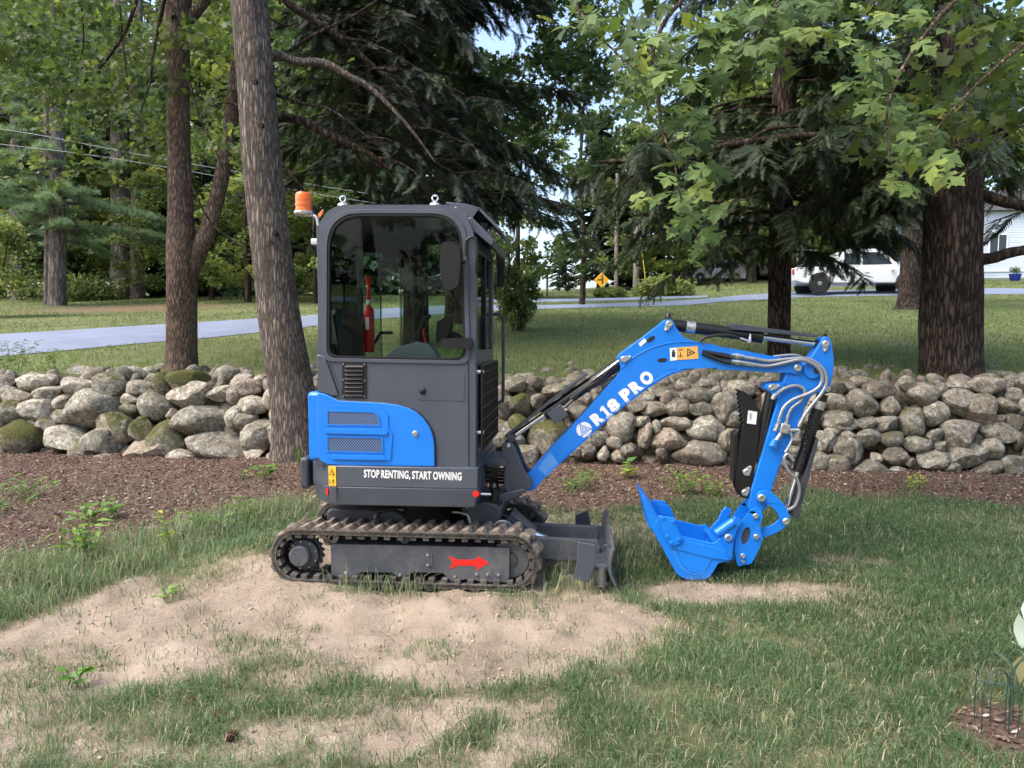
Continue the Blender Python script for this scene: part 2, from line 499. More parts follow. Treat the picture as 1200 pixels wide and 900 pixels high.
# ------------------------------------------------------------------ driveway and road
def ribbon(name, near, far, m, lift, n_across=6, sub=5):
    A = smooth2([Vector((*G(*p).xy, 0)) for p in near], sub); B = smooth2([Vector((*G(*p).xy, 0)) for p in far], sub)
    V = []
    for a, c_ in zip(A, B):
        for k in range(n_across + 1):
            p = a.lerp(c_, k / n_across)
            V.append((p.x, p.y, gz(p.x, p.y) + lift * (1 if 0 < k < n_across else .25)))
    w = n_across + 1
    Fc = [(i * w + k, i * w + k + 1, (i + 1) * w + k + 1, (i + 1) * w + k) for i in range(len(A) - 1) for k in range(n_across)]
    return npmesh(name, np.array(V), np.array(Fc), m, smooth=True)
m_asph = mat('sky_tinted_asphalt', (.19, .22, .30), .5, var=.10, vscale=1.5, bump=.25, bscale=60, spec=.6)  # blue reflection of the sky is put into the base colour
dr_near = [(-160, 432), (0, 418), (100, 409), (200, 400), (310, 389), (365, 383), (412, 376), (539, 367), (633, 362.3), (720, 360), (800, 358), (860, 353), (930, 349), (1000, 347.5), (1080, 346), (1230, 345)]
dr_far = [(-160, 400), (0, 392), (100, 386), (200, 380), (310, 373), (365, 370), (412, 364), (539, 358), (633, 358.3), (720, 356), (800, 352.5), (860, 347), (930, 342.5), (1000, 340), (1080, 339), (1230, 338)]
tag(ribbon('driveway', dr_near, dr_far, m_asph, .05), 'pale grey asphalt driveway with blue sky reflection in its colour, crossing behind the stone wall', 'driveway', kind='structure')
rd_near = [(560, 354.4), (633, 354.2), (680, 353.4), (720, 352.2), (770, 350.6), (830, 348.6)]
rd_far = [(560, 351.2), (633, 351.2), (680, 350.8), (720, 350), (770, 348.6), (830, 347)]
tag(ribbon('road', rd_near, rd_far, m_asph, .05), 'strip of grey road beyond the driveway, before the woods', 'road', kind='structure')

# ================================================================== STONE WALL
def wall_pt(px, py, back=0.0):
    d = ray(px, py)
    t = (7.97 + back + .55 * CH) / (d.y + .112 * d.x - .55 * d.z)
    p = Vector((0, 0, CH)) + d * t
    if p.z > .98:
        t = (.98 - CH) / d.z if d.z < -.02 else t
        p = Vector((0, 0, CH)) + d * t
    return p
def zoomed(ox, oy, s, L): return [(ox + q[0] * s, oy + q[1] * s, q[2] * s, q[3] * s) + tuple(q[4:]) for q in L]
# stones read off the photograph: centre, width, height, tilt, moss
ST = zoomed(0, 400, .2889, [
    (375, 275, 215, 165, 12, 0), (240, 400, 205, 105, 24, .1), (65, 400, 190, 150, 0, .75), (150, 282, 140, 90, 5, .1), (45, 290, 95, 100, 0, .5), (70, 238, 120, 80, 0, .3),
    (185, 215, 120, 62, -5, 0), (130, 168, 160, 70, 5, .2), (245, 250, 80, 60, 0, .3), (305, 192, 120, 75, 10, 0), (430, 178, 150, 100, 0, .35), (525, 140, 105, 72, 0, .2),
    (560, 187, 98, 56, 0, .1), (450, 352, 150, 118, 0, .6), (620, 265, 145, 118, 5, .4), (515, 276, 74, 44, 0, .5), (520, 238, 90, 50, 0, 0), (570, 362, 95, 105, 0, .8),
    (662, 398, 150, 148, 10, .6), (405, 415, 150, 112, -15, .3), (330, 462, 100, 112, 0, .5), (570, 452, 180, 115, -20, .1), (800, 330, 218, 128, 4, 0), (770, 222, 170, 108, 14, .15),
    (650, 175, 82, 95, 0, .7), (755, 160, 150, 78, 0, .9), (905, 148, 100, 88, 0, .1), (885, 212, 105, 62, 0, .1), (865, 450, 265, 125, -8, .1), (725, 490, 125, 90, 0, .2),
    (945, 310, 75, 90, 10, 0), (990, 330, 92, 66, 5, .1), (1015, 268, 115, 82, -10, 0), (950, 222, 72, 72, 0, .1), (990, 185, 120, 70, 0, .2), (1040, 385, 130, 125, -20, .1),
    (1095, 240, 66, 85, 0, 0), (1110, 385, 66, 105, 0, .1), (1115, 305, 60, 75, 0, .1), (690, 295, 46, 42, 0, 0), (120, 335, 72, 42, 0, .1), (190, 346, 85, 56, 10, .5), (250, 305, 72, 60, 0, .6),
    (415, 488, 95, 62, 0, 0), (492, 496, 100, 58, 0, .5), (1020, 462, 80, 46, 0, 0), (20, 215, 70, 70, 0, .1), (10, 170, 80, 60, 0, .1), (600, 130, 70, 50, 0, .2), (345, 130, 140, 60, 0, .1), (640, 120, 70, 50, 0, 0), (700, 120, 70, 40, 0, .3),
    (1060, 160, 80, 50, 0, .1), (1100, 180, 70, 60, 0, .1), (-40, 330, 110, 120, 0, .3), (-50, 220, 120, 90, 0, .2), (-40, 450, 110, 90, 0, .2), (985, 150, 70, 40, 0, 0), (1120, 470, 90, 60, 0, .1)])
ST += zoomed(960, 400, .2222, [
    (80, 325, 125, 98, 0, 0), (245, 330, 195, 155, -6, .05), (388, 345, 102, 104, 0, .1), (120, 425, 185, 104, 0, .25), (265, 436, 104, 62, 8, 0), (370, 440, 115, 86, 0, .2), (502, 432, 140, 160, 30, .5),
    (630, 385, 152, 132, 0, .2), (750, 325, 168, 142, 0, .1), (565, 282, 152, 122, 0, .3), (872, 372, 176, 172, 0, .25), (900, 240, 175, 95, 0, .3), (775, 490, 205, 150, -8, .2), (620, 500, 82, 78, 0, .15),
    (535, 546, 142, 78, 0, .2), (400, 520, 145, 82, 0, .3), (270, 512, 132, 92, 10, 0), (165, 505, 78, 50, -15, 0), (80, 480, 84, 52, 0, .1), (40, 540, 105, 112, 0, .3), (165, 572, 150, 130, -35, .4),
    (20, 642, 76, 105, 0, .1), (105, 662, 135, 122, 0, .4), (275, 675, 155, 94, 0, 0), (425, 606, 145, 94, 0, .1), (420, 690, 125, 52, 0, .2), (620, 632, 165, 94, 0, .3), (650, 560, 64, 62, 0, 0),
    (790, 606, 195, 120, -20, .15), (935, 582, 132, 124, -15, .05), (965, 490, 162, 118, 0, .1), (910, 676, 145, 76, -20, .1), (1050, 685, 150, 145, 0, 0), (1065, 530, 66, 95, 0, .1), (1052, 432, 104, 94, 0, .5),
    (1010, 350, 125, 104, 0, .2), (715, 676, 84, 58, 0, .1), (615, 202, 94, 62, 0, .4), (720, 190, 155, 74, 0, .3), (950, 192, 185, 72, 0, .2), (1035, 290, 86, 84, 0, .2), (330, 258, 145, 84, 0, .2),
    (480, 236, 94, 60, 0, .2), (240, 215, 125, 62, 0, .3), (130, 242, 125, 62, 0, .3), (380, 195, 84, 50, 0, .4), (655, 258, 74, 72, 0, .2), (745, 232, 125, 54, 0, .4), (310, 620, 70, 50, -20, 0), (1120, 350, 110, 110, 0, .2),
    (1140, 470, 110, 100, 0, .2), (1150, 600, 120, 110, 0, .2), (1120, 230, 110, 80, 0, .1), (1040, 210, 90, 60, 0, .1), (550, 205, 60, 40, 0, .2), (20, 250, 80, 60, 0, .2), (960, 415, 60, 50, 0, .1), (480, 640, 50, 50, 0, 0), (690, 440, 60, 50, 0, .1)])
ST += zoomed(600, 420, .25, [
    (525, 330, 138, 142, 0, .2), (395, 385, 104, 78, 0, .2), (665, 242, 132, 78, -5, .3), (780, 233, 106, 84, 0, .2), (740, 182, 88, 62, 0, 0), (886, 240, 118, 66, 0, .05), (890, 176, 134, 74, 0, .25),
    (776, 310, 138, 66, 0, .1), (905, 330, 168, 116, 0, .1), (742, 382, 168, 100, -5, .25), (890, 446, 248, 116, 4, .2), (630, 366, 64, 120, -8, .2), (615, 297, 68, 52, 0, .1), (680, 320, 38, 62, 0, 0),
    (550, 436, 84, 72, 0, .1), (580, 210, 112, 112, 0, .1), (325, 262, 114, 78, 15, .1), (330, 195, 94, 72, 20, .1), (168, 386, 176, 168, 0, .7), (205, 152, 118, 62, 0, .4), (115, 200, 64, 72, 0, .3),
    (40, 222, 100, 105, 0, .75), (30, 312, 95, 92, 0, .8), (62, 462, 115, 100, 0, .2), (1015, 246, 142, 168, 15, .15), (1032, 382, 104, 94, 0, .2), (1082, 142, 114, 72, 0, .1), (820, 86, 125, 72, 0, .2),
    (1120, 82, 185, 64, 0, .3), (350, 436, 84, 74, 0, .3), (430, 450, 54, 72, 0, .1), (500, 460, 64, 56, 0, .1), (270, 96, 125, 66, 0, .8), (300, 442, 74, 54, 0, .1), (650, 186, 74, 54, 0, .3),
    (905, 122, 66, 44, 0, 0), (962, 150, 56, 44, 0, .1), (680, 150, 94, 62, 0, .5), (480, 402, 74, 64, 0, .1), (702, 450, 54, 52, 0, 0), (130, 300, 90, 80, 0, .6), (20, 120, 110, 70, 0, .5), (110, 110, 90, 50, 0, .5), (20, 400, 80, 80, 0, .3),
    (470, 170, 90, 80, 0, .3), (420, 240, 90, 90, 0, .2), (240, 220, 90, 80, 0, .3), (960, 90, 100, 60, 0, .3), (740, 100, 90, 60, 0, .3), (560, 110, 100, 70, 0, .3), (640, 80, 90, 50, 0, .2), (370, 100, 90, 60, 0, .6), (440, 90, 80, 50, 0, .4), (480, 300, 60, 60, 0, .2)])
ST += zoomed(740, 360, .378, [
    (650, 300, 84, 54, 0, 0), (650, 355, 98, 64, 0, .2), (600, 420, 80, 74, 0, .1), (585, 487, 68, 72, 0, .05), (632, 386, 44, 34, 0, 0), (672, 402, 38, 34, 0, .1), (662, 446, 66, 74, 0, .3), (505, 408, 56, 66, 0, .1),
    (498, 452, 60, 40, 0, .1), (642, 502, 66, 62, 0, .2), (300, 412, 60, 70, 0, .1), (320, 340, 60, 60, 0, .1), (440, 300, 70, 70, 0, .2), (400, 440, 80, 80, 0, .1), (480, 350, 70, 70, 0, .1), (560, 340, 60, 60, 0, .1), (450, 500, 80, 60, 0, .1), (540, 510, 70, 50, 0, .1), (430, 235, 80, 50, 0, .1), (530, 250, 90, 60, 0, .2), (640, 245, 90, 56, 0, .2), (570, 290, 80, 56, 0, .1)])
# the stretch hidden behind the machine's body
for _ in range(46):
    ST.append((random.uniform(365, 590), random.uniform(440, 545), random.uniform(20, 46), random.uniform(18, 34), random.uniform(-20, 20), random.random() * .4))

def rock_mesh(seed, sub=3):
    rnd = random.Random(seed)
    bm = bmesh.new(); bmesh.ops.create_icosphere(bm, subdivisions=sub, radius=1)
    cuts = []
    for _ in range(rnd.choice((6, 9, 12))):
        nrm = Vector((rnd.gauss(0, 1), rnd.gauss(0, 1), rnd.gauss(0, 1))).normalized()
        cuts.append((nrm, rnd.uniform(.52, .90)))
    off = Vector((rnd.random() * 50, rnd.random() * 50, rnd.random() * 50))
    from mathutils import noise as mn
    for v in bm.verts:
        p = v.co.copy()
        for nrm, h in cuts:
            e = p.dot(nrm) - h
            if e > 0: p -= nrm * e * .92
        q = p * (1 + .10 * mn.noise(p * 1.6 + off) + .05 * mn.noise(p * 4 + off) + .025 * mn.noise(p * 9 + off))
        v.co = q
    # fit to a unit ball's box
    lo = [min(v.co[i] for v in bm.verts) for i in range(3)]; hi = [max(v.co[i] for v in bm.verts) for i in range(3)]
    for v in bm.verts:
        for i in range(3): v.co[i] = 2 * (v.co[i] - lo[i]) / (hi[i] - lo[i]) - 1
    me = bpy.data.meshes.new('stone'); bm.to_mesh(me); bm.free()
    me.polygons.foreach_set('use_smooth', [True] * len(me.polygons))
    if seed % 2: me.set_sharp_from_angle(angle=R(20))
    return me

sm_ = bpy.data.materials.new('fieldstone'); sm_.use_nodes = True
n = sm_.node_tree.nodes; l = sm_.node_tree.links
b = n['Principled BSDF']; b.inputs['Roughness'].default_value = .9; b.inputs['Specular IOR Level'].default_value = .25
tcg = n.new('ShaderNodeTexCoord'); oi = n.new('ShaderNodeObjectInfo')
geo = n.new('ShaderNodeNewGeometry')
def nzw(scale, detail=6, rough=.6, off=0):
    t = n.new('ShaderNodeTexNoise'); t.inputs['Scale'].default_value = scale; t.inputs['Detail'].default_value = detail; t.inputs['Roughness'].default_value = rough
    ad = n.new('ShaderNodeVectorMath'); ad.operation = 'ADD'; ad.inputs[1].default_value = (off, off * .7, off * .3)
    l.new(geo.outputs['Position'], ad.inputs[0]); l.new(ad.outputs[0], t.inputs['Vector']); return t.outputs[0]
sep = n.new('ShaderNodeSeparateColor'); l.new(oi.outputs['Color'], sep.inputs[0])
basec = ramp(nzw(9, 8, .7), [(.3, (.11, .096, .074)), (.5, (.235, .212, .166)), (.7, (.39, .36, .295))])
warm = ramp(nzw(7, 6, .6, 9), [(.3, (.20, .14, .10)), (.7, (.40, .31, .24))])
cc = mixc(sep.outputs[1], basec, warm)
lich = ramp(nzw(17, 5, .75, 4), [(.52, (0, 0, 0)), (.62, (1, 1, 1))])
lc = n.new('ShaderNodeRGB'); lc.outputs[0].default_value = (.50, .52, .46, 1)
lf = n.new('ShaderNodeMath'); lf.operation = 'MULTIPLY'; lf.inputs[1].default_value = .75
bwl = n.new('ShaderNodeRGBToBW'); l.new(lich, bwl.inputs[0]); l.new(bwl.outputs[0], lf.inputs[0])
cc = mixc(lf.outputs[0], cc, lc.outputs[0])
dk = ramp(nzw(26, 4, .7, 14), [(.36, (.35, .34, .30)), (.5, (1, 1, 1))])
mu = n.new('ShaderNodeMix'); mu.data_type = 'RGBA'; mu.blend_type = 'MULTIPLY'; mu.inputs[0].default_value = .85; l.new(cc, mu.inputs[6]); l.new(dk, mu.inputs[7]); cc = mu.outputs[2]
br = n.new('ShaderNodeMix'); br.data_type = 'RGBA'; br.blend_type = 'MULTIPLY'; br.inputs[0].default_value = 1
cb = n.new('ShaderNodeCombineColor'); [l.new(sep.outputs[0], cb.inputs[i]) for i in range(3)]
l.new(cc, br.inputs[6]); l.new(cb.outputs[0], br.inputs[7]); cc = br.outputs[2]
mossn = nzw(11, 8, .75, 21)
ms = n.new('ShaderNodeMath'); ms.operation = 'MULTIPLY_ADD'; ms.inputs[1].default_value = 1.0; l.new(sep.outputs[2], ms.inputs[0])
sepn = n.new('ShaderNodeSeparateXYZ'); l.new(geo.outputs['Normal'], sepn.inputs[0])
up = n.new('ShaderNodeMath'); up.operation = 'MULTIPLY'; up.inputs[1].default_value = .32; l.new(sepn.outputs[2], up.inputs[0])
l.new(up.outputs[0], ms.inputs[2])
ms2 = n.new('ShaderNodeMath'); ms2.operation = 'ADD'; l.new(ms.outputs[0], ms2.inputs[0]); l.new(mossn, ms2.inputs[1])
mr = n.new('ShaderNodeMapRange'); mr.inputs['From Min'].default_value = .96; mr.inputs['From Max'].default_value = 1.28; l.new(ms2.outputs[0], mr.inputs[0])
mossc = ramp(nzw(40, 4, .7, 2), [(.3, (.030, .032, .010)), (.7, (.105, .105, .030))])
cc = mixc(mr.outputs[0], cc, mossc)
l.new(cc, b.inputs['Base Color'])
bp = n.new('ShaderNodeBump'); bp.inputs['Strength'].default_value = .8; bp.inputs['Distance'].default_value = .015
l.new(nzw(38, 8, .7, 3), bp.inputs['Height']); l.new(bp.outputs[0], b.inputs['Normal'])

stone_wall = empty('stone_wall', (0, 8.2, 0), 0, 'long dry stone wall of rounded mossy fieldstones behind the excavator', 'stone wall')
ROCKS = [rock_mesh(100 + i) for i in range(22)]
for r_ in ROCKS: r_.materials.append(sm_)
for i, q in enumerate(ST[:298]):
    px, py, w, h, rot, moss = (q + (0, 0))[:6]
    p = wall_pt(px, py)
    s = p.y / F / cos(atan((px - 600) / F)) ** 0
    rx, rz = w * s * .56, h * s * .56
    ry = (rx + rz) * .5 * random.uniform(.9, 1.15)
    o = bpy.data.objects.new('stone', ROCKS[i % len(ROCKS)]); COL.objects.link(o); o.parent = stone_wall
    o.location = p + Vector((0, ry * .45 - 8.2, 0))
    o.rotation_euler = Euler((random.uniform(-.15, .15), -R(rot), random.choice((0, pi)) + random.uniform(-.2, .2)))
    o.scale = (rx, ry, rz)
    far_l = px < 340
    o.color = (random.uniform(.85, 1.4) if far_l else random.uniform(.55, 1.15), max(0, random.gauss(.08 if far_l else .2, .25)), moss * (.75 if far_l else .6) + random.uniform(0, .18), 1)
# small chinking stones packed in behind the face, too many to pick apart
VV = []; FF = []; k = 0
base = np.array([v.co[:] for v in rock_mesh(77, 2).vertices]); bfm = rock_mesh(77, 2)
bfaces = np.array([p.vertices[:] for p in bfm.polygons])
for i in range(900):
    px = random.uniform(-60, 1260); py = random.uniform(436, 560)
    p = wall_pt(px, py, .12) + Vector((0, .16, 0))
    e = Euler((random.uniform(0, 6), random.uniform(0, 6), random.uniform(0, 6))).to_matrix()
    s = np.array([random.uniform(.07, .17), random.uniform(.07, .13), random.uniform(.06, .13)])
    VV.append((base * s) @ np.array(e).T + np.array(p) - np.array((0, 8.2, 0))); FF.append(bfaces + k); k += len(base)
ch = npmesh('chinking_stones', np.concatenate(VV), np.concatenate(FF), sm_, stone_wall, smooth=True)
ch.color = (.7, .3, .2, 1); ch['kind'] = 'stuff'

# ================================================================== EXCAVATOR
m_grey = mat('grey_paint', (.054, .065, .087), .40, col2=(.066, .078, .101), vscale=4, coat=.10, bump=.04, bscale=25, dust=.035)
m_greyd = mat('dusty_grey_paint', (.052, .061, .078), .5, col2=(.085, .088, .095), vscale=7, bump=.05, bscale=50, dust=.14)
m_grey2 = mat('dark_grey_paint', (.045, .050, .062), .45, var=.15, vscale=9)
m_blue = mat('blue_paint', (.001, .180, .69), .40, col2=(.002, .202, .75), vscale=5, coat=.15, bump=.04, bscale=25, dust=.03)
m_film = mat('protective_film', (.09, .30, .74), .3, var=.1)
m_rub = mat('track_rubber', (.036, .033, .031), .85, col2=(.085, .073, .062), vscale=14, bump=.4, bscale=90, dust=.3)
m_lug = mat('dusty_lug_rubber', (.105, .085, .068), .95, col2=(.26, .205, .155), vscale=22, bump=.5, bscale=120)
m_black = mat('black_steel', (.010, .010, .011), .35, var=.2)
m_plast = mat('black_plastic', (.011, .011, .012), .5, spec=.3, bump=.05, bscale=120)
m_dark = mat('cab_interior', (.012, .013, .015), .8)
m_chrome = mat('chrome', (.75, .75, .76), .12, 1.0)
m_zinc = mat('zinc', (.62, .62, .60), .38, .9, var=.2, vscale=60)
m_steel = mat('weld_steel', (.30, .30, .31), .4, .8)
m_red = mat('red_paint', (.62, .012, .012), .35)
m_redd = mat('red_reflector', (.75, .02, .015), .2)
m_orange = mat('amber_lens', (.85, .15, .0), .15, coat=.6)
m_yel = mat('yellow_label', (.80, .45, .03), .5)
m_lorange = mat('orange_label', (.78, .42, .10), .5)
m_white = mat('white_print', (.80, .80, .80), .5)
m_blk = mat('black_print', (.015, .015, .015), .5)
m_hose = mat('grey_hose', (.36, .37, .38), .32, .55, bump=.35, bscale=140)
m_hoseb = mat('black_hose', (.014, .014, .015), .5, bump=.3, bscale=150)
m_lgrey = mat('console_plastic', (.20, .22, .23), .55)
m_lens = mat('lamp_lens', (.5, .5, .5), .1, .6)
m_seat = mat('seat_vinyl', (.014, .014, .015), .5)
# tinted glass
m_glass = bpy.data.materials.new('tinted_glass'); m_glass.use_nodes = True
n = m_glass.node_tree.nodes; l = m_glass.node_tree.links; n.remove(n['Principled BSDF'])
tr = n.new('ShaderNodeBsdfTransparent'); tr.inputs[0].default_value = (.72, .80, .77, 1)
gl = n.new('ShaderNodeBsdfGlossy'); gl.inputs['Roughness'].default_value = .01
fr = n.new('ShaderNodeFresnel'); fr.inputs[0].default_value = 1.25
mx = n.new('ShaderNodeMixShader'); l.new(fr.outputs[0], mx.inputs[0]); l.new(tr.outputs[0], mx.inputs[1]); l.new(gl.outputs[0], mx.inputs[2]); l.new(mx.outputs[0], n['Material Output'].inputs[0])
# perforated sheet
m_perf = bpy.data.materials.new('perforated_sheet'); m_perf.use_nodes = True
n = m_perf.node_tree.nodes; l = m_perf.node_tree.links; b = n['Principled BSDF']
tcg = n.new('ShaderNodeTexCoord'); mp = n.new('ShaderNodeMapping'); mp.inputs['Scale'].default_value = (1, 0, 1); mp.inputs['Rotation'].default_value = (0, R(45), 0)
l.new(tcg.outputs['Object'], mp.inputs[0])
vo = n.new('ShaderNodeTexVoronoi'); vo.inputs['Scale'].default_value = 88; vo.inputs['Randomness'].default_value = 0; l.new(mp.outputs[0], vo.inputs['Vector'])
rp = n.new('ShaderNodeValToRGB'); rp.color_ramp.elements[0].position = .40; rp.color_ramp.elements[0].color = (.006, .008, .014, 1); rp.color_ramp.elements[1].position = .44; rp.color_ramp.elements[1].color = (.14, .24, .46, 1)
l.new(vo.outputs['Distance'], rp.inputs[0]); l.new(rp.outputs[0], b.inputs['Base Color']); b.inputs['Roughness'].default_value = .5

YAW = R(5)
EO = G(472, 692); EO.z = 0.0
EX = empty('mini_excavator', EO, -YAW, 'blue and dark grey mini excavator with glazed cab parked on sand', 'excavator')
EYv = Vector((sin(YAW), cos(YAW), 0)); EXv = Vector((cos(YAW), -sin(YAW), 0))
def L(px, py, yl):
    d = ray(px, py); O = Vector((0, 0, CH))
    t = ((EO + EYv * yl - O).dot(EYv)) / d.dot(EYv)
    q = O + d * t - EO
    return Vector((q.dot(EXv), yl, q.z))
def P(px, py, yl): v = L(px, py, yl); return (v.x, v.z)
def Pz(ox, oy, s, pts, yl): return [P(ox + a * s, oy + c * s, yl) for a, c in pts]
def part(mb, name, m, parent=None, bevel=0.0, label=None, seg=2, sharp=35): return mb.build(name, m, parent or EX, bevel, sharp, seg, label)
def bolt(parent, x, y, z, r=.010, m=None, h=.010):
    return MB().lathe((x, y, z), (0, -1, 0), [(-.004, r), (h * .7, r), (h, r * .75)], 6).build('bolt', m or m_zinc, parent, sharp=30)

# ---------------------------------------------------------------- tracks
tb_xl = P(349, 654, 0)[0]; tb_xr = P(597, 660, 0)[0]; tb_z = .186; tb_R = .163
def stadium(r, n=18):
    pts = []
    for k in range(n + 1):
        a = pi / 2 + pi * k / n; pts.append((tb_xl + r * cos(a), tb_z + r * sin(a)))
    for k in range(n + 1):
        a = -pi / 2 + pi * k / n; pts.append((tb_xr + r * cos(a), tb_z + r * sin(a)))
    return pts
def along(s):
    Lc = tb_xr - tb_xl; h = pi * tb_R; tot = 2 * Lc + 2 * h; s = s % tot
    if s < Lc: return tb_xl + s, tb_z + tb_R, 0.0
    s -= Lc
    if s < h: a = pi / 2 - s / tb_R; return tb_xr + tb_R * cos(a), tb_z + tb_R * sin(a), pi / 2 - a
    s -= h
    if s < Lc: return tb_xr - s, tb_z - tb_R, pi
    s -= Lc; a = -pi / 2 - s / tb_R
    return tb_xl + tb_R * cos(a), tb_z + tb_R * sin(a), pi / 2 - a
PER = 2 * (tb_xr - tb_xl) + 2 * pi * tb_R
lug = MB()
for y0, y1, t in ((.004, .112, 0.0), (.118, .226, .022)):
    lug.add([(t - .036, y0, -.002), (t + .036, y0, -.002), (t + .036, y1, -.002), (t - .036, y1, -.002),
             (t - .026 if t == 0 else t - .012, y0 + .004, .015), (t + .012 if t == 0 else t + .022, y0 + .004, .023), (t + .022, y1 - .004, .027), (t - .006, y1 - .004, .022)],
            [(3, 2, 1, 0), (4, 5, 6, 7), (0, 1, 5, 4), (1, 2, 6, 5), (2, 3, 7, 6), (3, 0, 4, 7)])
lug_me = lug.mesh('tread_lug', 30); lug_me.materials.append(m_lug)
def make_track(y0):
    mb = MB(); mb.prism(stadium(tb_R), y0, y0 + .23, [stadium(tb_R - .020)])
    mb.prism(stadium(tb_R + .004), y0 + .0, y0 + .012, [stadium(tb_R - .026)])
    nt = 46
    for k in range(nt):                         # moulded drive blocks on the inside of the belt
        x, z, a = along(k * PER / nt)
        q = Euler((0, a, 0)); nrm = q.to_matrix() @ Vector((0, 0, 1))
        c = Vector((x, y0 + .035, z)) - nrm * .034
        mb.box(c, (.036, .055, .030), q)
        mb.box(c + Vector((0, .16, 0)), (.036, .055, .030), q)
    belt = part(mb, 'track', m_rub, bevel=.003)
    for k in range(40):
        x, z, a = along(k * PER / 40 + .03)
        o = bpy.data.objects.new('tread_lug', lug_me); COL.objects.link(o); o.parent = belt
        o.location = (x, y0, z); o.rotation_euler = (0, a, 0)
    return belt
make_track(0.0); make_track(.75)
zt = lambda pts, yl: Pz(300, 560, .38333, pts, yl)
def undercarriage_side(yn, s):
    """s=1 near side: outer face towards the camera"""
    ya = yn + (.035 if s > 0 else .23 - .035 - .03)
    out = zt([(228, 209), (236, 203), (775, 214), (774, 300), (766, 320), (690, 318), (650, 308), (632, 312), (600, 318), (585, 305), (572, 291), (480, 289), (462, 298), (450, 307), (432, 304), (418, 290), (322, 288), (304, 298), (265, 306), (240, 300), (230, 285)], .035)
    sf = part(MB().prism(out, ya, ya + .03).prism([(out[1][0], out[1][1] - .05), (out[2][0], out[2][1] - .05), (out[2][0], out[2][1] - .002), (out[1][0], out[1][1] - .002)], yn + .05, yn + .18), 'side_frame', m_greyd, bevel=.005)
    if s > 0:
        for a, c in ((273, 290), (440, 296), (608, 302), (675, 294), (708, 295), (742, 296), (525, 235), (525, 266)):
            x, z = zt([(a, c)], .035)[0]; bolt(sf, x, ya, z, .009)
        part(MB().prism(zt([(587, 238), (615, 250), (676, 250), (676, 238), (712, 260), (676, 282), (676, 270), (618, 268), (590, 280), (602, 258)], .033), ya - .002, ya), 'direction_arrow', m_redd, sf)
        part(MB().prism(zt([(512, 232), (525, 225), (540, 235), (542, 268), (528, 276), (512, 266)], .033), ya - .004, ya), 'cover_plate', m_grey, sf, bevel=.002)
    # sprocket and final drive
    cx, cz = tb_xl + .012, tb_z - .004
    teeth = []
    for k in range(36):
        a = 2 * pi * k / 36; r = .118 if k % 2 else .100
        teeth.append((cx + r * cos(a), cz + r * sin(a)))
    sp = part(MB().prism(teeth, yn + .09, yn + .12).lathe((cx, yn + .09, cz), (0, -1, 0), [(0, .094), (.03, .092), (.032, .078)], 28), 'sprocket', m_grey2, bevel=.002)
    hub = part(MB().lathe((cx - .012, yn + (.065 if s > 0 else .16), cz), (0, -1 if s > 0 else 1, 0), [(0, .066), (.045, .063), (.053, .057), (.053, .01)], 32), 'final_drive', m_greyd, bevel=.002)
    for k in range(9):
        a = 2 * pi * k / 9 + .3; bolt(sp, cx + .083 * cos(a), yn + .058, cz + .083 * sin(a), .006)
    for k in range(3):
        a = 2 * pi * k / 3 + .5
        if s > 0: bolt(hub, cx - .012 + .035 * cos(a), yn + .012, cz + .035 * sin(a), .004, m_grey2, .003)
    # idler and rollers
    ix, iz = tb_xr - .002, tb_z
    idl = part(MB().lathe((ix, yn + .062, iz), (0, 1, 0), [(0, .085), (.004, .112), (.018, .118), (.04, .085), (.07, .085), (.092, .118), (.104, .112), (.108, .085)], 32), 'idler', m_greyd)
    part(MB().lathe((ix, yn + .062, iz), (0, -1, 0), [(-.01, .045), (.012, .042), (.016, .025), (.016, .004)], 20), 'idler_hub', m_grey2, idl)
    for k in range(3):
        rx = tb_xl + .33 + .30 * k
        part(MB().lathe((rx, yn + .04, .085), (0, 1, 0), [(0, .02), (.002, .045), (.15, .045), (.152, .02)], 20), 'roller', m_grey2)
    part(MB().lathe(((tb_xl + tb_xr) / 2, yn + .05, tb_z + .11), (0, 1, 0), [(0, .02), (.002, .03), (.13, .03), (.132, .02)], 16), 'roller', m_grey2)
undercarriage_side(0.0, 1); undercarriage_side(.75, -1)
# centre frame, turntable, hoses under the body
cxm = (tb_xl + tb_xr) / 2
part(MB().box((cxm, .49, .24), (.62, .56, .12)).box((cxm, .49, .30), (.95, .30, .06)), 'centre_frame', m_grey2, bevel=.01)
part(MB().lathe((cxm + .02, .49, .30), (0, 0, 1), [(0, .30), (.05, .30), (.05, .26), (.12, .26), (.14, .27), (.17, .27)], 40), 'turntable', m_black)
part(MB().prism(Pz(300, 560, .38333, [(224, 95), (240, 85), (430, 92), (460, 110), (455, 145), (240, 140), (224, 120)], .3), .24, .74), 'swivel_guard', m_grey2, bevel=.015)
part(MB().prism(Pz(560, 400, .2444, [(-40, 760), (80, 770), (115, 800), (110, 860), (60, 890), (-60, 890)], .3), .26, .72), 'front_bracket', m_grey2, bevel=.012)
for k in range(5):
    y_ = .2 + .02 * k
    pts = [L(435 + 3 * k, 612 - k, y_), L(440 + 4 * k, 601 - k, y_), L(462 + 6 * k, 597, y_), L(480 + 3 * k, 601, y_ + .1)]
    part(MB().tube(smooth2(pts, 4), .007, 8), 'hose', m_hose if k % 2 else m_hoseb)
part(MB().tube(smooth2([L(530, 600, .15), L(540, 601, .14), L(548, 604, .13), L(551, 613, .13)], 5), .006, 8), 'hose', m_hose)
part(MB().tube(smooth2([L(578, 618, .2), L(583, 612, .2), L(592, 611, .2), L(598, 615, .22)], 5), .008, 8), 'hose', m_hose)

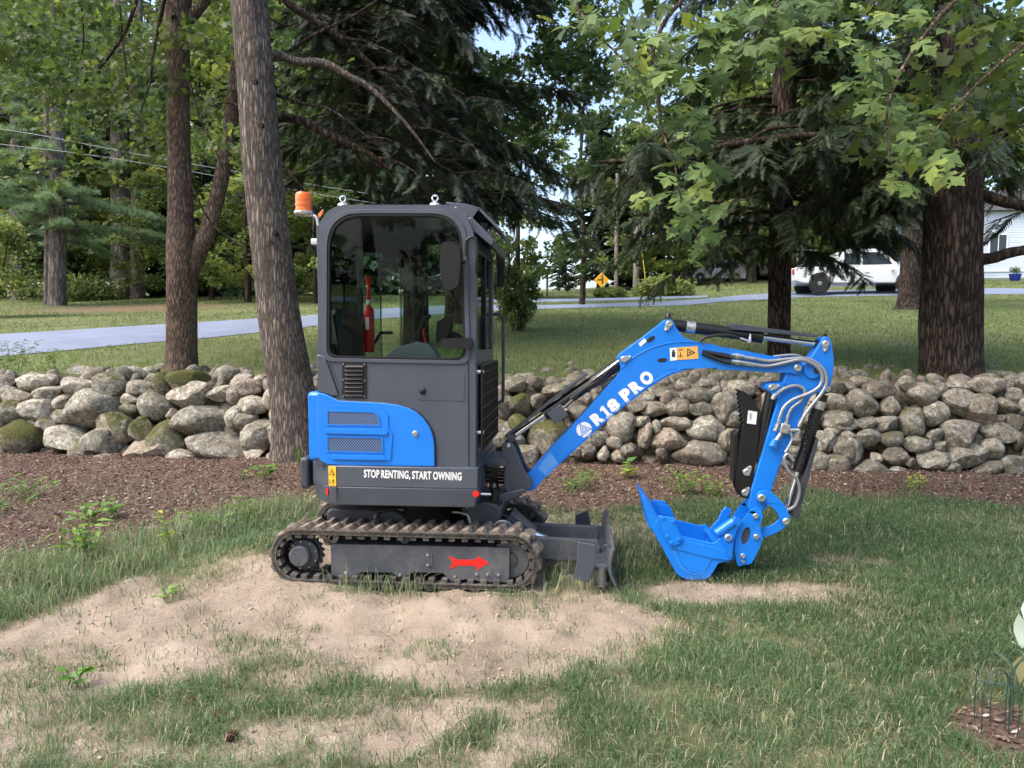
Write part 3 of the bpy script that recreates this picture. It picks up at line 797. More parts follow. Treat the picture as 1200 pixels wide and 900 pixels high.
# ---------------------------------------------------------------- dozer blade
for ya in (.30, .62):
    part(MB().prism([P(598, 638, .33), P(598, 628, .33), P(700, 633, .33), P(704, 640, .33), P(700, 657, .33), P(620, 652, .33)], ya, ya + .06), 'blade_arm', m_greyd, bevel=.006)
part(MB().box((P(648, 640, .5)[0], .49, P(648, 640, .5)[1] - .02), (.05, .30, .05)), 'blade_cross_tube', m_grey)
bx = [P(721, 644, 0), P(717.5, 655, 0), P(716.5, 668, 0), P(719, 678, 0), P(723.5, 687, 0)]
bx = [(a, max(c, .012)) for a, c in bx]
bo = smooth2([Vector(q) for q in bx], 4)
bl = [(q.x, q.y) for q in bo] + [(q.x - .018, q.y) for q in reversed(bo)]
blade = part(MB().prism(bl, 0.0, .98), 'blade', m_greyd, bevel=.003)
for z_ in (.06, .15):
    part(MB().prism([(bx[2][0] - .10, z_), (bx[2][0] - .012, z_), (bx[2][0] - .012, z_ + .016), (bx[2][0] - .10, z_ + .016)], .02, .96), 'blade_rib', m_grey2, blade, bevel=.003)
part(MB().cyl((bx[2][0] - .055, .05, .05), (bx[2][0] - .055, .05, .17), .035, 20), 'hinge_post', m_steel, blade)
part(MB().cyl((bx[2][0] - .055, .93, .05), (bx[2][0] - .055, .93, .17), .035, 20), 'hinge_post', m_steel, blade)
part(MB().tube(smooth2([L(708, 640, .08), L(713, 638, .08), L(716, 644, .08), L(715, 650, .08)], 4), .004, 8), 'lifting_eye', m_grey2, blade)
wing = [P(677, 634.5, -.02), P(698, 638, -.02), P(697, 662, -.02), P(690, 683, -.02), P(672, 676, -.02), P(676.5, 655, -.02)]
part(MB().prism(wing, -.035, -.012), 'blade_extension', m_grey, blade, bevel=.003, label='near blade extension folded back')
wing2 = [P(674, 604, .95), P(689, 598, .95), P(692, 612, .95), P(692, 640, .95), P(675, 640, .95)]
part(MB().prism(wing2, .95, .97), 'blade_extension', m_grey, blade, bevel=.003)
a, c = L(596, 604, .45), L(624, 628, .45)
d_ = (c - a); ang = atan2(-d_.z, d_.x)
part(MB().box((a + c) / 2 + Vector((0, 0, .005)), (d_.length, .15, .085), Euler((0, ang, 0))), 'cylinder_guard', m_grey, bevel=.006)
part(MB().cyl(L(615, 622, .45), L(640, 632, .45), .030, 20), 'cylinder_gland', m_chrome)
part(MB().cyl(L(575, 597, .45), L(600, 609, .45), .02, 16), 'cylinder_rod', m_black)
part(MB().cyl(L(630, 628, .45), L(652, 638, .45), .02, 16), 'cylinder_rod', m_chrome)

# ---------------------------------------------------------------- upper body: skirt and hood
x_f = P(560, 574, 0.0)[0]; x_s = P(394.5, 570, 0.0)[0]; x_r = P(366.5, 560, .2)[0]
z_t = P(480, 547.3, 0)[1]; z_b = P(480, 594.5, 0)[1]; z_m = P(480, 572, 0)[1]
def plan(e): return [(x_f - e, e), (x_s, e), (x_s - .05, .014 + e), (x_s - .085, .045 + e), (x_r + .02 + e, .15 + e), (x_r + e, .27), (x_r + e, .68), (x_r + .02 + e, .82 - e), (x_s - .06, .93 - e), (x_s, .95 - e), (x_f - e, .95 - e)]
skirt = part(MB().prism(plan(0), z_m, z_t, axis='z').prism(plan(.022), z_b, z_m, axis='z', t1off=plan(0)), 'counterweight', m_grey, bevel=.006)
part(MB().box((x_s, .001, (z_b + z_t) / 2 + .012), (.004, .004, (z_t - z_b) * .86)), 'panel_joint', m_blk, skirt)
part(MB().box((x_r - .028, .49, P(365, 554, .15)[1]), (.058, .72, .19)), 'rear_bumper', m_grey2, skirt, bevel=.018, seg=3)
# warning label on the rounded rear corner
lab = empty('x'); bpy.data.objects.remove(lab)
def quad_label(name, a, c, d, e, m, parent, off=(0, -.002, 0)):
    o_ = Vector(off); a, c, d, e = [Vector(q) + o_ for q in (a, c, d, e)]
    return part(MB().add([a, c, d, e] + [q - o_ * .9 for q in (a, c, d, e)], [(0, 1, 2, 3), (7, 6, 5, 4), (0, 4, 5, 1), (1, 5, 6, 2), (2, 6, 7, 3), (3, 7, 4, 0)]), name, m, parent, sharp=30)
zl1, zl2 = P(388, 546.5, .01)[1], P(388, 569, .01)[1]
lb0, lb1 = Vector((x_s - .052, .0135, 0)), Vector((x_s - .002, -.0005, 0))
wl_ = quad_label('warning_label', lb0 + Vector((0, 0, zl1)), lb1 + Vector((0, 0, zl1)), lb1 + Vector((0, 0, zl2)), lb0 + Vector((0, 0, zl2)), m_yel, skirt)
def pictogram(parent, x, y, z, w, h, kind=0, mtl=None):
    mb = MB()
    if kind == 0:                          # warning triangle outline with a bar
        mb.prism([(x - w / 2, z - h / 2), (x + w / 2, z - h / 2), (x, z + h / 2)], y - .001, y, [[(x - w * .34, z - h * .40), (x + w * .34, z - h * .40), (x, z + h * .30)]])
        mb.prism([(x - w * .05, z - h * .28), (x + w * .05, z - h * .28), (x + w * .05, z + h * .08), (x - w * .05, z + h * .08)], y - .001, y)
    elif kind == 1:                        # figure and arrow
        mb.prism([(x + w * .15, z - h * .4), (x + w * .28, z - h * .4), (x + w * .28, z + h * .1), (x + w * .42, z + h * .1), (x + w * .21, z + h * .45), (x, z + h * .1), (x + w * .15, z + h * .1)], y - .001, y)
        mb.prism([(x - w * .45, z - h * .3), (x - w * .1, z - h * .3), (x - w * .1, z - h * .18), (x - w * .3, z - h * .18), (x - w * .3, z + h * .2), (x - w * .45, z + h * .2)], y - .001, y)
    elif kind == 2:                        # boom line with down arrow
        mb.prism([(x - w * .35, z + h * .3), (x + w * .35, z + h * .38), (x + w * .35, z + h * .46), (x - w * .35, z + h * .40)], y - .001, y)
        mb.prism([(x - w * .06, z + h * .1), (x + w * .06, z + h * .1), (x + w * .06, z - h * .4), (x - w * .06, z - h * .4)], y - .001, y)
        mb.prism([(x - w * .4, z - h * .26), (x + w * .4, z - h * .26), (x + w * .4, z - h * .33), (x - w * .4, z - h * .33)], y - .001, y)
    return part(mb, 'pictogram', mtl or m_blk, parent, sharp=30)
lc_ = (lb0 + lb1) / 2
pictogram(skirt, lc_.x, lc_.y - .010, zl1 * .74 + zl2 * .26, .036, .040, 0); pictogram(skirt, lc_.x, lc_.y - .010, zl1 * .24 + zl2 * .76, .034, .036, 1)
quad_label('reflector', (x_s - .082, .046, P(379, 571, .05)[1]), (x_s - .062, .025, P(379, 571, .05)[1]), (x_s - .062, .025, P(379, 579, .05)[1]), (x_s - .082, .046, P(379, 578, .05)[1]), m_redd, skirt)
rx_, rz_ = P(557, 579, 0)
part(MB().lathe((x_f - .012, -.001, rz_), (0, -1, 0), [(-.004, .018), (.003, .018), (.004, .012)], 22), 'reflector', m_redd, skirt)
part(MB().lathe((x_f + .001, .03, rz_), (1, 0, 0), [(-.004, .018), (.003, .018), (.004, .012)], 22), 'reflector', m_redd, skirt)

def text_part(name, body, x0, z0, ang, w, h, y, m, parent, bold=0.03, shear=0.0):
    cu = bpy.data.curves.new(name, 'FONT'); cu.body = body; cu.size = 1; cu.offset = bold; cu.extrude = .01; cu.resolution_u = 4; cu.space_character = 1.08; cu.space_word = .7
    to = bpy.data.objects.new('t', cu); COL.objects.link(to)
    dg = bpy.context.evaluated_depsgraph_get()
    me = bpy.data.meshes.new_from_object(to.evaluated_get(dg)); bpy.data.objects.remove(to)
    co = np.empty(len(me.vertices) * 3); me.vertices.foreach_get('co', co); co = co.reshape(-1, 3)
    lo = co.min(0); hi = co.max(0)
    u = (co[:, 0] - lo[0]) / (hi[0] - lo[0]) * w; v = (co[:, 1] - lo[1]) / (hi[1] - lo[1]) * h
    u = u + v * shear
    out = np.stack([x0 + u * cos(ang) - v * sin(ang), y - .0012 - (co[:, 2] - lo[2]) / (hi[2] - lo[2]) * .0012, z0 + u * sin(ang) + v * cos(ang)], -1)
    me.vertices.foreach_set('co', out.ravel()); me.update()
    me.materials.clear(); me.materials.append(m); me.name = name
    o = bpy.data.objects.new(name, me); COL.objects.link(o); o.parent = parent
    return o
t0 = P(426.5, 561.2, 0); t1 = P(541, 564.8, 0); th = P(426.5, 551.2, 0)[1] - t0[1]
text_part('slogan_lettering', 'STOP RENTING, START OWNING', t0[0], t0[1], atan2(t1[1] - t0[1], t1[0] - t0[0]), t1[0] - t0[0], th * 1.12, 0.0, m_white, skirt, .035)

zh = lambda pts, yl=.012: Pz(330, 400, .25, pts, yl)
hood_o = zh([(170, 240), (200, 246), (235, 262), (270, 279), (390, 284), (480, 290), (540, 298), (590, 311), (630, 331), (665, 362), (692, 400), (708, 440), (716, 490), (718, 588), (290, 583), (215, 577), (182, 560), (166, 535), (165, 260)])
hood = part(MB().prism(hood_o, .012, .06), 'engine_hood', m_blue, bevel=.010, seg=3)
part(MB().prism([(hood_o[0][0] + .01, hood_o[0][1]), (hood_o[0][0] + .01, hood_o[-4][1] + .01), (x_r + .03, hood_o[-4][1] + .01), (x_r + .03, hood_o[0][1])], .06, .90), 'hood_core', m_blue, hood, bevel=.02)
# black rubber seam round the hood
seam = [Vector((q[0], 0.022, q[1])) for q in hood_o[2:14]]
part(MB().tube(smooth2(seam, 3), .006, 6), 'hood_seal', m_blk, hood)
part(MB().prism(fillet(zh([(202, 300), (470, 308), (500, 350), (500, 405), (520, 435), (512, 560), (240, 556), (204, 530)], .008), .02), .006, .013), 'raised_panel', m_blue, hood, bevel=.005, seg=3)
v1 = fillet(zh([(217, 329), (430, 334), (452, 352), (461, 392), (217, 390)], .004), .004)
v2 = fillet(zh([(217, 450), (470, 455), (472, 520), (217, 514)], .004), .004)
for v_ in (v1, v2):
    cxv = sum(p[0] for p in v_) / len(v_); czv = sum(p[1] for p in v_) / len(v_)
    big = [(cxv + (p[0] - cxv) * 1.05, czv + (p[1] - czv) * 1.16) for p in v_]
    fr_ = part(MB().prism(big, .001, .008, [v_]), 'vent_rim', m_blue, hood, bevel=.002)
    part(MB().prism(v_, .0045, .0055), 'vent_mesh', m_perf, fr_)
part(MB().prism(fillet(zh([(196, 408), (490, 414), (500, 424), (494, 437), (200, 430)], .004), .008), -.006, .008), 'ridge', m_blue, hood, bevel=.006, seg=3)
part(MB().prism(fillet(zh([(236, 533), (480, 537), (494, 556), (248, 552)], .004), .006), -.002, .008), 'ridge', m_blue, hood, bevel=.006, seg=3)
lx, lz = zh([(627, 432)])[0]
part(MB().lathe((lx, .013, lz), (0, -1, 0), [(0, .017), (.006, .017), (.008, .012), (.012, .010), (.012, .003)], 24), 'hood_latch', m_chrome, hood)
part(MB().cyl(L(366, 491, .1), L(372, 491, .1), .004, 8), 'hood_pin', m_chrome, hood)

# ---------------------------------------------------------------- cab
yN, yF = .03, .93
cab_o = [P(*q, yN) for q in ((372.5, 545), (372.5, 275), (375.5, 259), (385, 246.5), (401, 240), (522, 240), (537, 244.5), (547, 255), (554, 270), (557.5, 287), (557.5, 548.5))]
cab_o = fillet(cab_o, [0, .03, .03, .04, .04, .04, .04, .03, .03, .02, 0], 3)
win = fillet([P(*q, yN) for q in ((384, 419), (384.5, 251), (541, 251), (545.5, 422))], [.06, .20, .19, .06], 8)
cab = part(MB().prism(cab_o, yN, yN + .035, [win]), 'cab_frame', m_grey, bevel=.008, seg=3)
wx_, wz_ = sum(p[0] for p in win) / len(win), sum(p[1] for p in win) / len(win)
def scl(pts, k, kz=None): return [(wx_ + (p[0] - wx_) * k, wz_ + (p[1] - wz_) * (kz or k)) for p in pts]
part(MB().prism(scl(win, 1.0), yN - .006, yN + .03, [scl(win, .972)]), 'window_seal', m_plast, cab, bevel=.003)
pw = scl(win, .975); part(MB().add([(q[0], yN + .014, q[1]) for q in pw], [tuple(range(len(pw)))]), 'window_pane', m_glass, cab, sharp=20)
# raised moulding around the cab side
ring_o = scl(win, 1.072, 1.058)
part(MB().prism(ring_o, yN - .010, yN + .005, [scl(win, 1.008)]), 'window_moulding', m_grey, cab, bevel=.006, seg=3)
# far side wall with two openings and the door pillar
zl_, zh_ = P(450, 419, yN)[1], P(450, 255, yN)[1]
xL_, xR_ = win[0][0], x_f - .02
def rr(x0, z0, x1, z1, r): return fillet([(x0, z0), (x0, z1), (x1, z1), (x1, z0)], r, 4)
x_p0, x_p1 = P(446, 300, yF)[0], P(470, 300, yF)[0]
part(MB().prism(cab_o, yF - .03, yF, [rr(P(402, 300, yF)[0], zl_ - .12, x_p0, zh_ - .06, .06), rr(x_p1, zl_ - .30, P(566, 300, yF)[0], zh_ - .04, .06)]), 'far_side_frame', m_grey2, cab, bevel=.006)
part(MB().prism(rr(P(396, 300, yF)[0], zl_ - .13, x_p0 + .01, zh_ - .05, .05), yF - .018, yF - .014), 'window_pane', m_glass, cab, sharp=20)
part(MB().prism(rr(x_p1 - .01, zl_ - .31, P(568, 300, yF)[0], zh_ - .03, .05), yF - .018, yF - .014), 'door_pane', m_glass, cab, sharp=20)
part(MB().cyl(L(484, 285, yF - .05), L(486, 392, yF - .05), .012, 10), 'door_bar', m_black, cab)
# roof, rear and front
top_path = [q for q in cab_o if q[1] > zh_ - .09]
roof = [(q[0], q[1] - .004) for q in top_path]
part(MB().prism(roof + [(q[0] * .985 + wx_ * .015, q[1] - .035) for q in reversed(roof)], yN + .034, yF - .03), 'roof_panel', m_grey, cab, bevel=.004)
x_re = cab_o[0][0]
part(MB().prism(rr(.06, zl_ - .45, .90, zl_ + .02, .02), x_re + .004, x_re + .04, axis='x'), 'rear_panel', m_grey, cab, bevel=.004)
rz0, rz1 = zl_ + .02, zh_ - .03
part(MB().prism([(yN + .035, rz0), (yN + .035, rz1), (yF - .03, rz1), (yF - .03, rz0)], x_re + .004, x_re + .03, [rr(.14, rz0 + .06, .82, rz1 - .06, .05)], axis='x'), 'rear_frame', m_grey2, cab, bevel=.004)
part(MB().prism(rr(.13, rz0 + .05, .83, rz1 - .05, .05), x_re + .014, x_re + .018, axis='x'), 'rear_pane', m_glass, cab, sharp=20)
x_c = P(557.5, 400, yN)[0]
zf0, zf1 = P(557.5, 548, yN)[1], P(557.5, 283, yN)[1]
zw0, zw1 = P(560, 411, yN)[1], P(560, 291, yN)[1]
zg0, zg1 = P(560, 528, yN)[1], P(560, 430, yN)[1]
part(MB().prism([(yN + .036, zf0), (yN + .036, zf1 + .03), (yF - .03, zf1 + .03), (yF - .03, zf0)], x_c - .03, x_c + .002, [rr(.10, zw0, .86, zw1, .02), rr(.10, zg0, .86, zg1, .01)], axis='x'), 'front_frame', m_grey, cab, bevel=.005)
part(MB().prism(rr(.09, zw0 - .01, .87, zw1 + .01, .02), x_c - .016, x_c - .012, axis='x'), 'front_pane', m_glass, cab, sharp=20)
part(MB().prism(rr(.09, zg0 - .01, .87, zg1 + .01, .01), x_c - .020, x_c - .016, axis='x'), 'lower_front_pane', m_glass, cab, sharp=20)
part(MB().cyl((x_c - .004, .49, zw0), (x_c - .004, .49, zw1), .010, 8), 'front_bar', m_black, cab)
# lower front grille of wire
gr = part(MB().tube([(x_c + .03, .06, zg0 - .01), (x_c + .03, .06, zg1 + .01), (x_c + .03, .90, zg1 + .01), (x_c + .03, .90, zg0 - .01), (x_c + .03, .06, zg0 - .01)], .007, 8), 'front_grille', m_black, cab)
for k in range(13):
    y_ = .06 + .84 * (k + 1) / 14
    part(MB().cyl((x_c + .03, y_, zg0 - .01), (x_c + .03, y_, zg1 + .01), .004, 6), 'grille_bar', m_black, gr)
for k in range(7):
    z_ = zg0 + (zg1 - zg0) * (k + .5) / 7
    part(MB().cyl((x_c + .034, .06, z_), (x_c + .034, .90, z_), .004, 6), 'grille_bar', m_black, gr)
for z_ in (zg1 - .03, zg0 + .10):
    part(MB().cyl((x_c, .075, z_), (x_c + .04, .075, z_), .012, 10), 'grille_clamp', m_zinc, gr)
# side pillar groove, panel lines, plug, louvre
part(MB().box((P(549, 470, yN)[0], yN - .001, (P(549, 425, yN)[1] + P(549, 545, yN)[1]) / 2), (.006, .004, P(549, 425, yN)[1] - P(549, 545, yN)[1])), 'panel_joint', m_blk, cab)
acc = fillet(zh([(640, 190), (680, 158), (720, 142), (858, 148), (855, 280), (640, 274)], yN), [.02, .03, .03, .005, .005, .005])
part(MB().prism(acc, yN - .0025, yN), 'access_panel', m_grey, cab, bevel=.001)
px_, pz_ = zh([(662, 233)], yN)[0]
part(MB().lathe((px_, yN, pz_), (0, -1, 0), [(0, .021), (.006, .020), (.012, .012), (.013, .002)], 20), 'plug', m_plast, cab)
lv = zh([(285, 98), (397, 102), (397, 265), (286, 262)], yN)
lvo = part(MB().prism(fillet(lv, .006), yN - .008, yN), 'louvre', m_black, cab, bevel=.002)
for k in range(8):
    q0, q1 = zh([(300, 117 + 19.3 * k), (386, 118 + 19.3 * k)], yN)
    part(MB().add([(q0[0], yN - .009, q0[1] + .006), (q1[0], yN - .009, q1[1] + .006), (q1[0], yN - .020, q1[1] - .004), (q0[0], yN - .020, q0[1] - .004), (q0[0], yN - .008, q0[1] - .012), (q1[0], yN - .008, q1[1] - .012)],
              [(0, 1, 2, 3), (3, 2, 5, 4), (0, 3, 4), (1, 5, 2)]), 'louvre_slat', m_black, lvo, bevel=.002)
for a, c in ((291, 106), (391, 108), (291, 180), (391, 183), (291, 256), (391, 258)):
    q = zh([(a, c)], yN)[0]; bolt(lvo, q[0], yN - .008, q[1], .004, m_zinc, .004)
part(MB().tube([L(384.5, 421, yN), L(400, 463, yN), L(405, 469.5, yN)], .007, 8), 'body_crease', m_grey, cab)
part(MB().prism(zh([(168, 60), (205, 70), (270, 250), (235, 255), (172, 235)], yN), yN - .012, yN + .001), 'corner_panel', m_grey, cab, bevel=.006)
# door handle / grab at the window
part(MB().prism(fillet(Pz(330, 210, .25, [(750, 748), (880, 742), (895, 752), (893, 785), (880, 796), (752, 790), (746, 770)], yN - .03), .01), yN - .045, yN - .012), 'window_handle', m_plast, cab, bevel=.006)
# mirrors
def mirror(pts, yl, body_name='mirror', t=.06):
    return part(MB().prism(fillet(pts, .03), yl - t, yl), body_name, m_plast, cab, bevel=.018, seg=4)
mir = mirror(Pz(330, 210, .25, [(752, 298), (800, 294), (838, 318), (842, 400), (832, 500), (800, 522), (758, 508), (744, 400)], -.06), -.03)
part(MB().tube(smooth2([L(536, 307, -.02), L(544, 306, -.02), L(546, 300, 0), L(546, 283, 0), L(550, 279, .02)], 4), .007, 8), 'mirror_arm', m_black, mir)
part(MB().cyl(L(531, 307, -.04), L(545, 307, -.04), .013, 14), 'mirror_clamp', m_plast, mir)
part(MB().tube(smooth2([L(546, 283, .0), L(552, 278, .0), L(558, 284, .0), L(559, 300, .0), L(558, 320, .01)], 4), .008, 8), 'grab_bar', m_black, mir)
mf = part(MB().prism(fillet([P(581, 296, .98), P(590, 295, .98), P(591, 335, .98), P(583, 338, .98)], .02), .98, 1.10), 'mirror', m_plast, cab, bevel=.015, seg=3)
part(MB().tube(smooth2([L(586, 297, 1.0), L(592, 297, 1.0), L(596.5, 300, 1.0), L(597, 322, 1.0), L(591, 324, 1.0)], 4), .008, 8), 'mirror_arm', m_black, mf)
part(MB().tube(smooth2([L(568, 299, .6), L(565, 303, .6), L(565, 326, .6), L(570, 330, .6)], 4), .008, 8), 'mirror_arm', m_black, mf)
# handrail by the door
part(MB().tube(smooth2([L(573, 380, .95), L(574, 371, .95), L(581, 368, .95), L(588, 371, .95), L(589.5, 382, .95), L(589.5, 462, .95), L(587, 470, .95), L(580, 473, .95)], 4), .012, 10), 'handrail', m_grey2, cab)
# roof light visor
vy0, vy1 = .12, .86
tp = [P(*q, vy0) for q in ((523, 236.5), (545, 238.5), (562, 243), (586, 267))]
visor = part(MB().prism(tp + [(q[0] - .006, q[1] - .014) for q in reversed(tp)], vy0, vy1), 'light_visor', m_grey, cab, bevel=.003)
part(MB().prism([P(*q, vy0) for q in ((523, 237), (545, 239), (562, 243.5), (553, 257), (549, 266), (536, 252))], vy0 - .004, vy0 + .008), 'visor_cheek', m_grey, visor, bevel=.002)
part(MB().prism([P(*q, vy1) for q in ((540, 252), (556, 252), (574, 266), (566, 282), (556, 272))], vy1 - .008, vy1 + .004), 'visor_cheek', m_grey, visor, bevel=.002)
part(MB().prism([P(*q, .2) for q in ((551, 260), (556, 258), (582, 284), (579, 291), (553, 270))], .08, .88), 'roof_front_edge', m_grey, visor, bevel=.004)
for y_ in (.30, .68):
    cL = L(566, 268, y_)
    wlmp = part(MB().box(cL, (.07, .10, .085), Euler((0, R(25), 0))), 'work_light', m_black, visor, bevel=.01)
    part(MB().lathe(cL + Vector((.034, 0, -.016)), (1, 0, -.45), [(0, .036), (.006, .036), (.010, .028)], 18), 'lamp_lens', m_lens, wlmp)
for a, c in ((534, 244), (544.5, 253.5)):
    q = P(a, c, vy0); bolt(visor, q[0], vy0 - .004, q[1], .008)
# eye bolts
for px0, py0 in ((402, 240), (510, 239.5)):
    b0 = L(px0, py0 - 1, .12)
    e_ = part(MB().cyl(b0 - Vector((0, 0, .01)), b0 + Vector((0, 0, .012)), .012, 12).lathe(b0 - Vector((0, 0, .012)), (0, 0, 1), [(0, .035), (.012, .03)], 16), 'lifting_eye', m_zinc, cab)
    ringp = [b0 + Vector((.017 * cos(t), 0, .030 + .017 * sin(t))) for t in [2 * pi * k / 18 for k in range(19)]]
    part(MB().tube(ringp, .0055, 8), 'eye_ring', m_chrome, e_)
# beacon
bc = L(356, 248, .16)
bk = part(MB().lathe(bc, (0, 0, 1), [(-.022, .050), (-.012, .058), (0, .058), (.002, .05)], 28), 'beacon_base', m_zinc, cab)
part(MB().lathe(bc, (0, 0, 1), [(.002, .050), (.014, .050), (.016, .047), (.03, .047), (.032, .050), (.046, .050), (.048, .047), (.062, .047), (.064, .049), (.098, .048), (.110, .043), (.114, .030), (.115, .005)], 28), 'beacon_lens', m_orange, bk)
part(MB().tube(smooth2([bc + Vector((.01, 0, -.02)), bc + Vector((.07, 0, -.03)), bc + Vector((.088, 0, -.08)), bc + Vector((.09, .0, -.2))], 4), .010, 10), 'beacon_bracket', m_zinc, bk)
part(MB().box(L(371, 284, .10), (.05, .06, .035)), 'bracket_foot', m_zinc, bk, bevel=.005)
part(MB().cyl(L(366.5, 262, .1), L(366.5, 222, .1), .002, 6), 'antenna', m_black, cab)
part(MB().prism([P(375, 252, .06), P(381, 246, .06), P(380, 252, .06), P(376, 257, .06)], yN - .004, yN + .01), 'side_marker', m_orange, cab, bevel=.002)
# ---- inside the cab
part(MB().box(((x_re + x_c) / 2, .48, zl_ - .20), (x_c - x_re - .08, .84, .06)), 'cab_floor', m_dark, cab)
part(MB().box(((x_re + x_c) / 2, yN + .05, zl_ - .15), (x_c - x_re - .08, .03, .24)), 'side_lining', m_dark, cab)
part(MB().box((x_re + .12, .48, zl_ - .10), (.16, .80, .16)), 'engine_cover', m_dark, cab, bevel=.02)
seat_x = P(425, 400, .45)[0]
part(MB().box((seat_x + .12, .48, zl_ - .12), (.44, .46, .11)), 'seat_cushion', m_seat, cab, bevel=.04, seg=4)
part(MB().box((seat_x - .11, .48, zl_ + .10), (.10, .42, .40), Euler((0, -.14, 0))), 'seat_backrest', m_seat, cab, bevel=.05, seg=4)
for y_ in (.20, .78):
    c0 = L(485, 405, y_)
    cons = part(MB().prism([P(456, 416, y_), P(466, 408, y_), P(490, 400, y_), P(504, 403, y_), P(512, 413, y_), P(517, 424, y_), P(456, 424, y_)], y_ - .05, y_ + .05), 'armrest_console', m_lgrey, cab, bevel=.005)
    part(MB().lathe(L(489, 404, y_), (.18, 0, 1), [(0, .040), (.012, .036), (.018, .040), (.03, .033), (.036, .036), (.05, .026), (.056, .028), (.07, .02)], 18), 'joystick_boot', m_plast, cons)
    part(MB().tube(smooth2([L(490, 394, y_), L(494, 383, y_), L(497, 375, y_), L(502, 371.5, y_), L(504, 372, y_)], 4), [.014] * 9 + [.018] * 5 + [.016] * 3, 12), 'joystick', m_plast, cons)
part(MB().prism(fillet([P(513, 378, .22), P(527, 369, .22), P(529, 382, .22), P(524, 399, .22), P(512, 402, .22)], .01), .18, .30), 'display_monitor', m_plast, cab, bevel=.008)
part(MB().tube(smooth2([L(524, 396, .24), L(532, 392, .24), L(540, 398, .24)], 4), .018, 10), 'monitor_arm', m_plast, cab)
part(MB().tube(smooth2([L(499, 403, .5), L(496, 390, .5), L(497, 384, .5)], 4), .006, 8), 'lever', m_red, cab)
part(MB().tube([L(432, 412, .75), L(441, 398, .75), L(446, 390, .75), L(460, 390, .75)], .012, 8), 'armrest_bracket', m_black, cab)
part(MB().lathe(L(396, 293, .75), (1, 0, 0), [(0, .02), (.02, .05), (.03, .03)], 16), 'speaker', m_plast, cab)
part(MB().prism(fillet([P(450, 288, .8), P(497, 284, .8), P(500, 300, .8), P(452, 305, .8)], .01), .74, .84), 'fan_bar', m_dark, cab, bevel=.01)
# fire extinguisher (a thing of its own, standing in the cab)
fe0 = L(432.5, 395, .60)
few = EO + EXv * fe0.x + EYv * fe0.y + Vector((0, 0, fe0.z))
FE = empty('fire_extinguisher', few, -YAW, 'small red fire extinguisher standing behind the cab side window', 'extinguisher')
def fpart(mb, nm, m_, p=FE, bevel=0): return mb.build(nm, m_, p, bevel)
fpart(MB().lathe((0, 0, 0), (0, 0, 1), [(-.10, .034), (.002, .036), (.17, .036), (.19, .030), (.205, .014), (.22, .012)], 24), 'cylinder', m_red)
fpart(MB().lathe((0, 0, .215), (0, 0, 1), [(0, .014), (.03, .014), (.032, .01)], 14).box((.012, 0, .245), (.06, .016, .012)), 'valve', m_zinc)
fpart(MB().tube(smooth2([(0, 0, .24), (.004, -.01, .30), (.006, -.01, .34)], 4), .012, 10).lathe((.006, -.01, .335), (0, 0, 1), [(0, .012), (.03, .016), (.06, .026)], 14), 'nozzle', m_red)
fpart(MB().prism([(-.012, .05), (.012, .05), (.012, .13), (-.012, .13)], -.0375, -.036), 'label_sticker', m_white)

# ---------------------------------------------------------------- swing post and boom
yB0, yB1 = .42, .56
zk = lambda pts, yl=.38: Pz(560, 400, .2444, pts, yl)
sw = [(115, 500), (140, 482), (165, 488), (182, 520), (200, 565), (218, 612), (240, 640), (262, 662), (255, 700), (200, 735), (150, 745), (125, 700), (125, 600), (108, 560)]
post = part(MB().prism(zk(sw), .37, .405).prism(zk(sw), .575, .61).prism(zk([(122, 560), (165, 560), (200, 640), (200, 735), (140, 745), (122, 700)]), .40, .58), 'swing_post', m_grey, bevel=.006)
part(MB().prism(zk([(0, 562), (110, 556), (142, 566), (142, 592), (100, 596), (0, 596)]), .34, .64), 'hinge_ear', m_grey, post, bevel=.008)
part(MB().prism(zk([(60, 738), (120, 722), (220, 700), (236, 708), (200, 740), (140, 764), (70, 767)]), .34, .64), 'hinge_ear', m_grey, post, bevel=.008)
part(MB().prism(zk([(-40, 540), (20, 540), (20, 760), (-40, 760)]), .30, .68), 'hinge_block', m_grey2, post, bevel=.01)
part(MB().cyl(L(579, 540, .49), L(579, 592, .49), .032, 18), 'swing_pin', m_zinc, post)
bolt(post, *[(q.x, q.y, q.z) for q in [L(596, 522, .37)]][0], .014, m_zinc)
part(MB().cyl(L(558, 579, .28), L(576, 579.5, .30), .012, 14), 'swing_rod', m_chrome, post)
part(MB().lathe(L(580, 580, .30), (0, 0, 1), [(-.04, .026), (.04, .026)], 18), 'rod_eye', m_black, post)
for k in range(5):
    y_ = .33 + .03 * k
    part(MB().tube(smooth2([L(562, 548 + 4 * k, y_), L(572, 546 + 4.5 * k, y_ - .03), L(584, 549 + 4 * k, y_), L(592, 550 + 4 * k, y_ + .05)], 4), .010, 8), 'hose', m_hoseb, post)

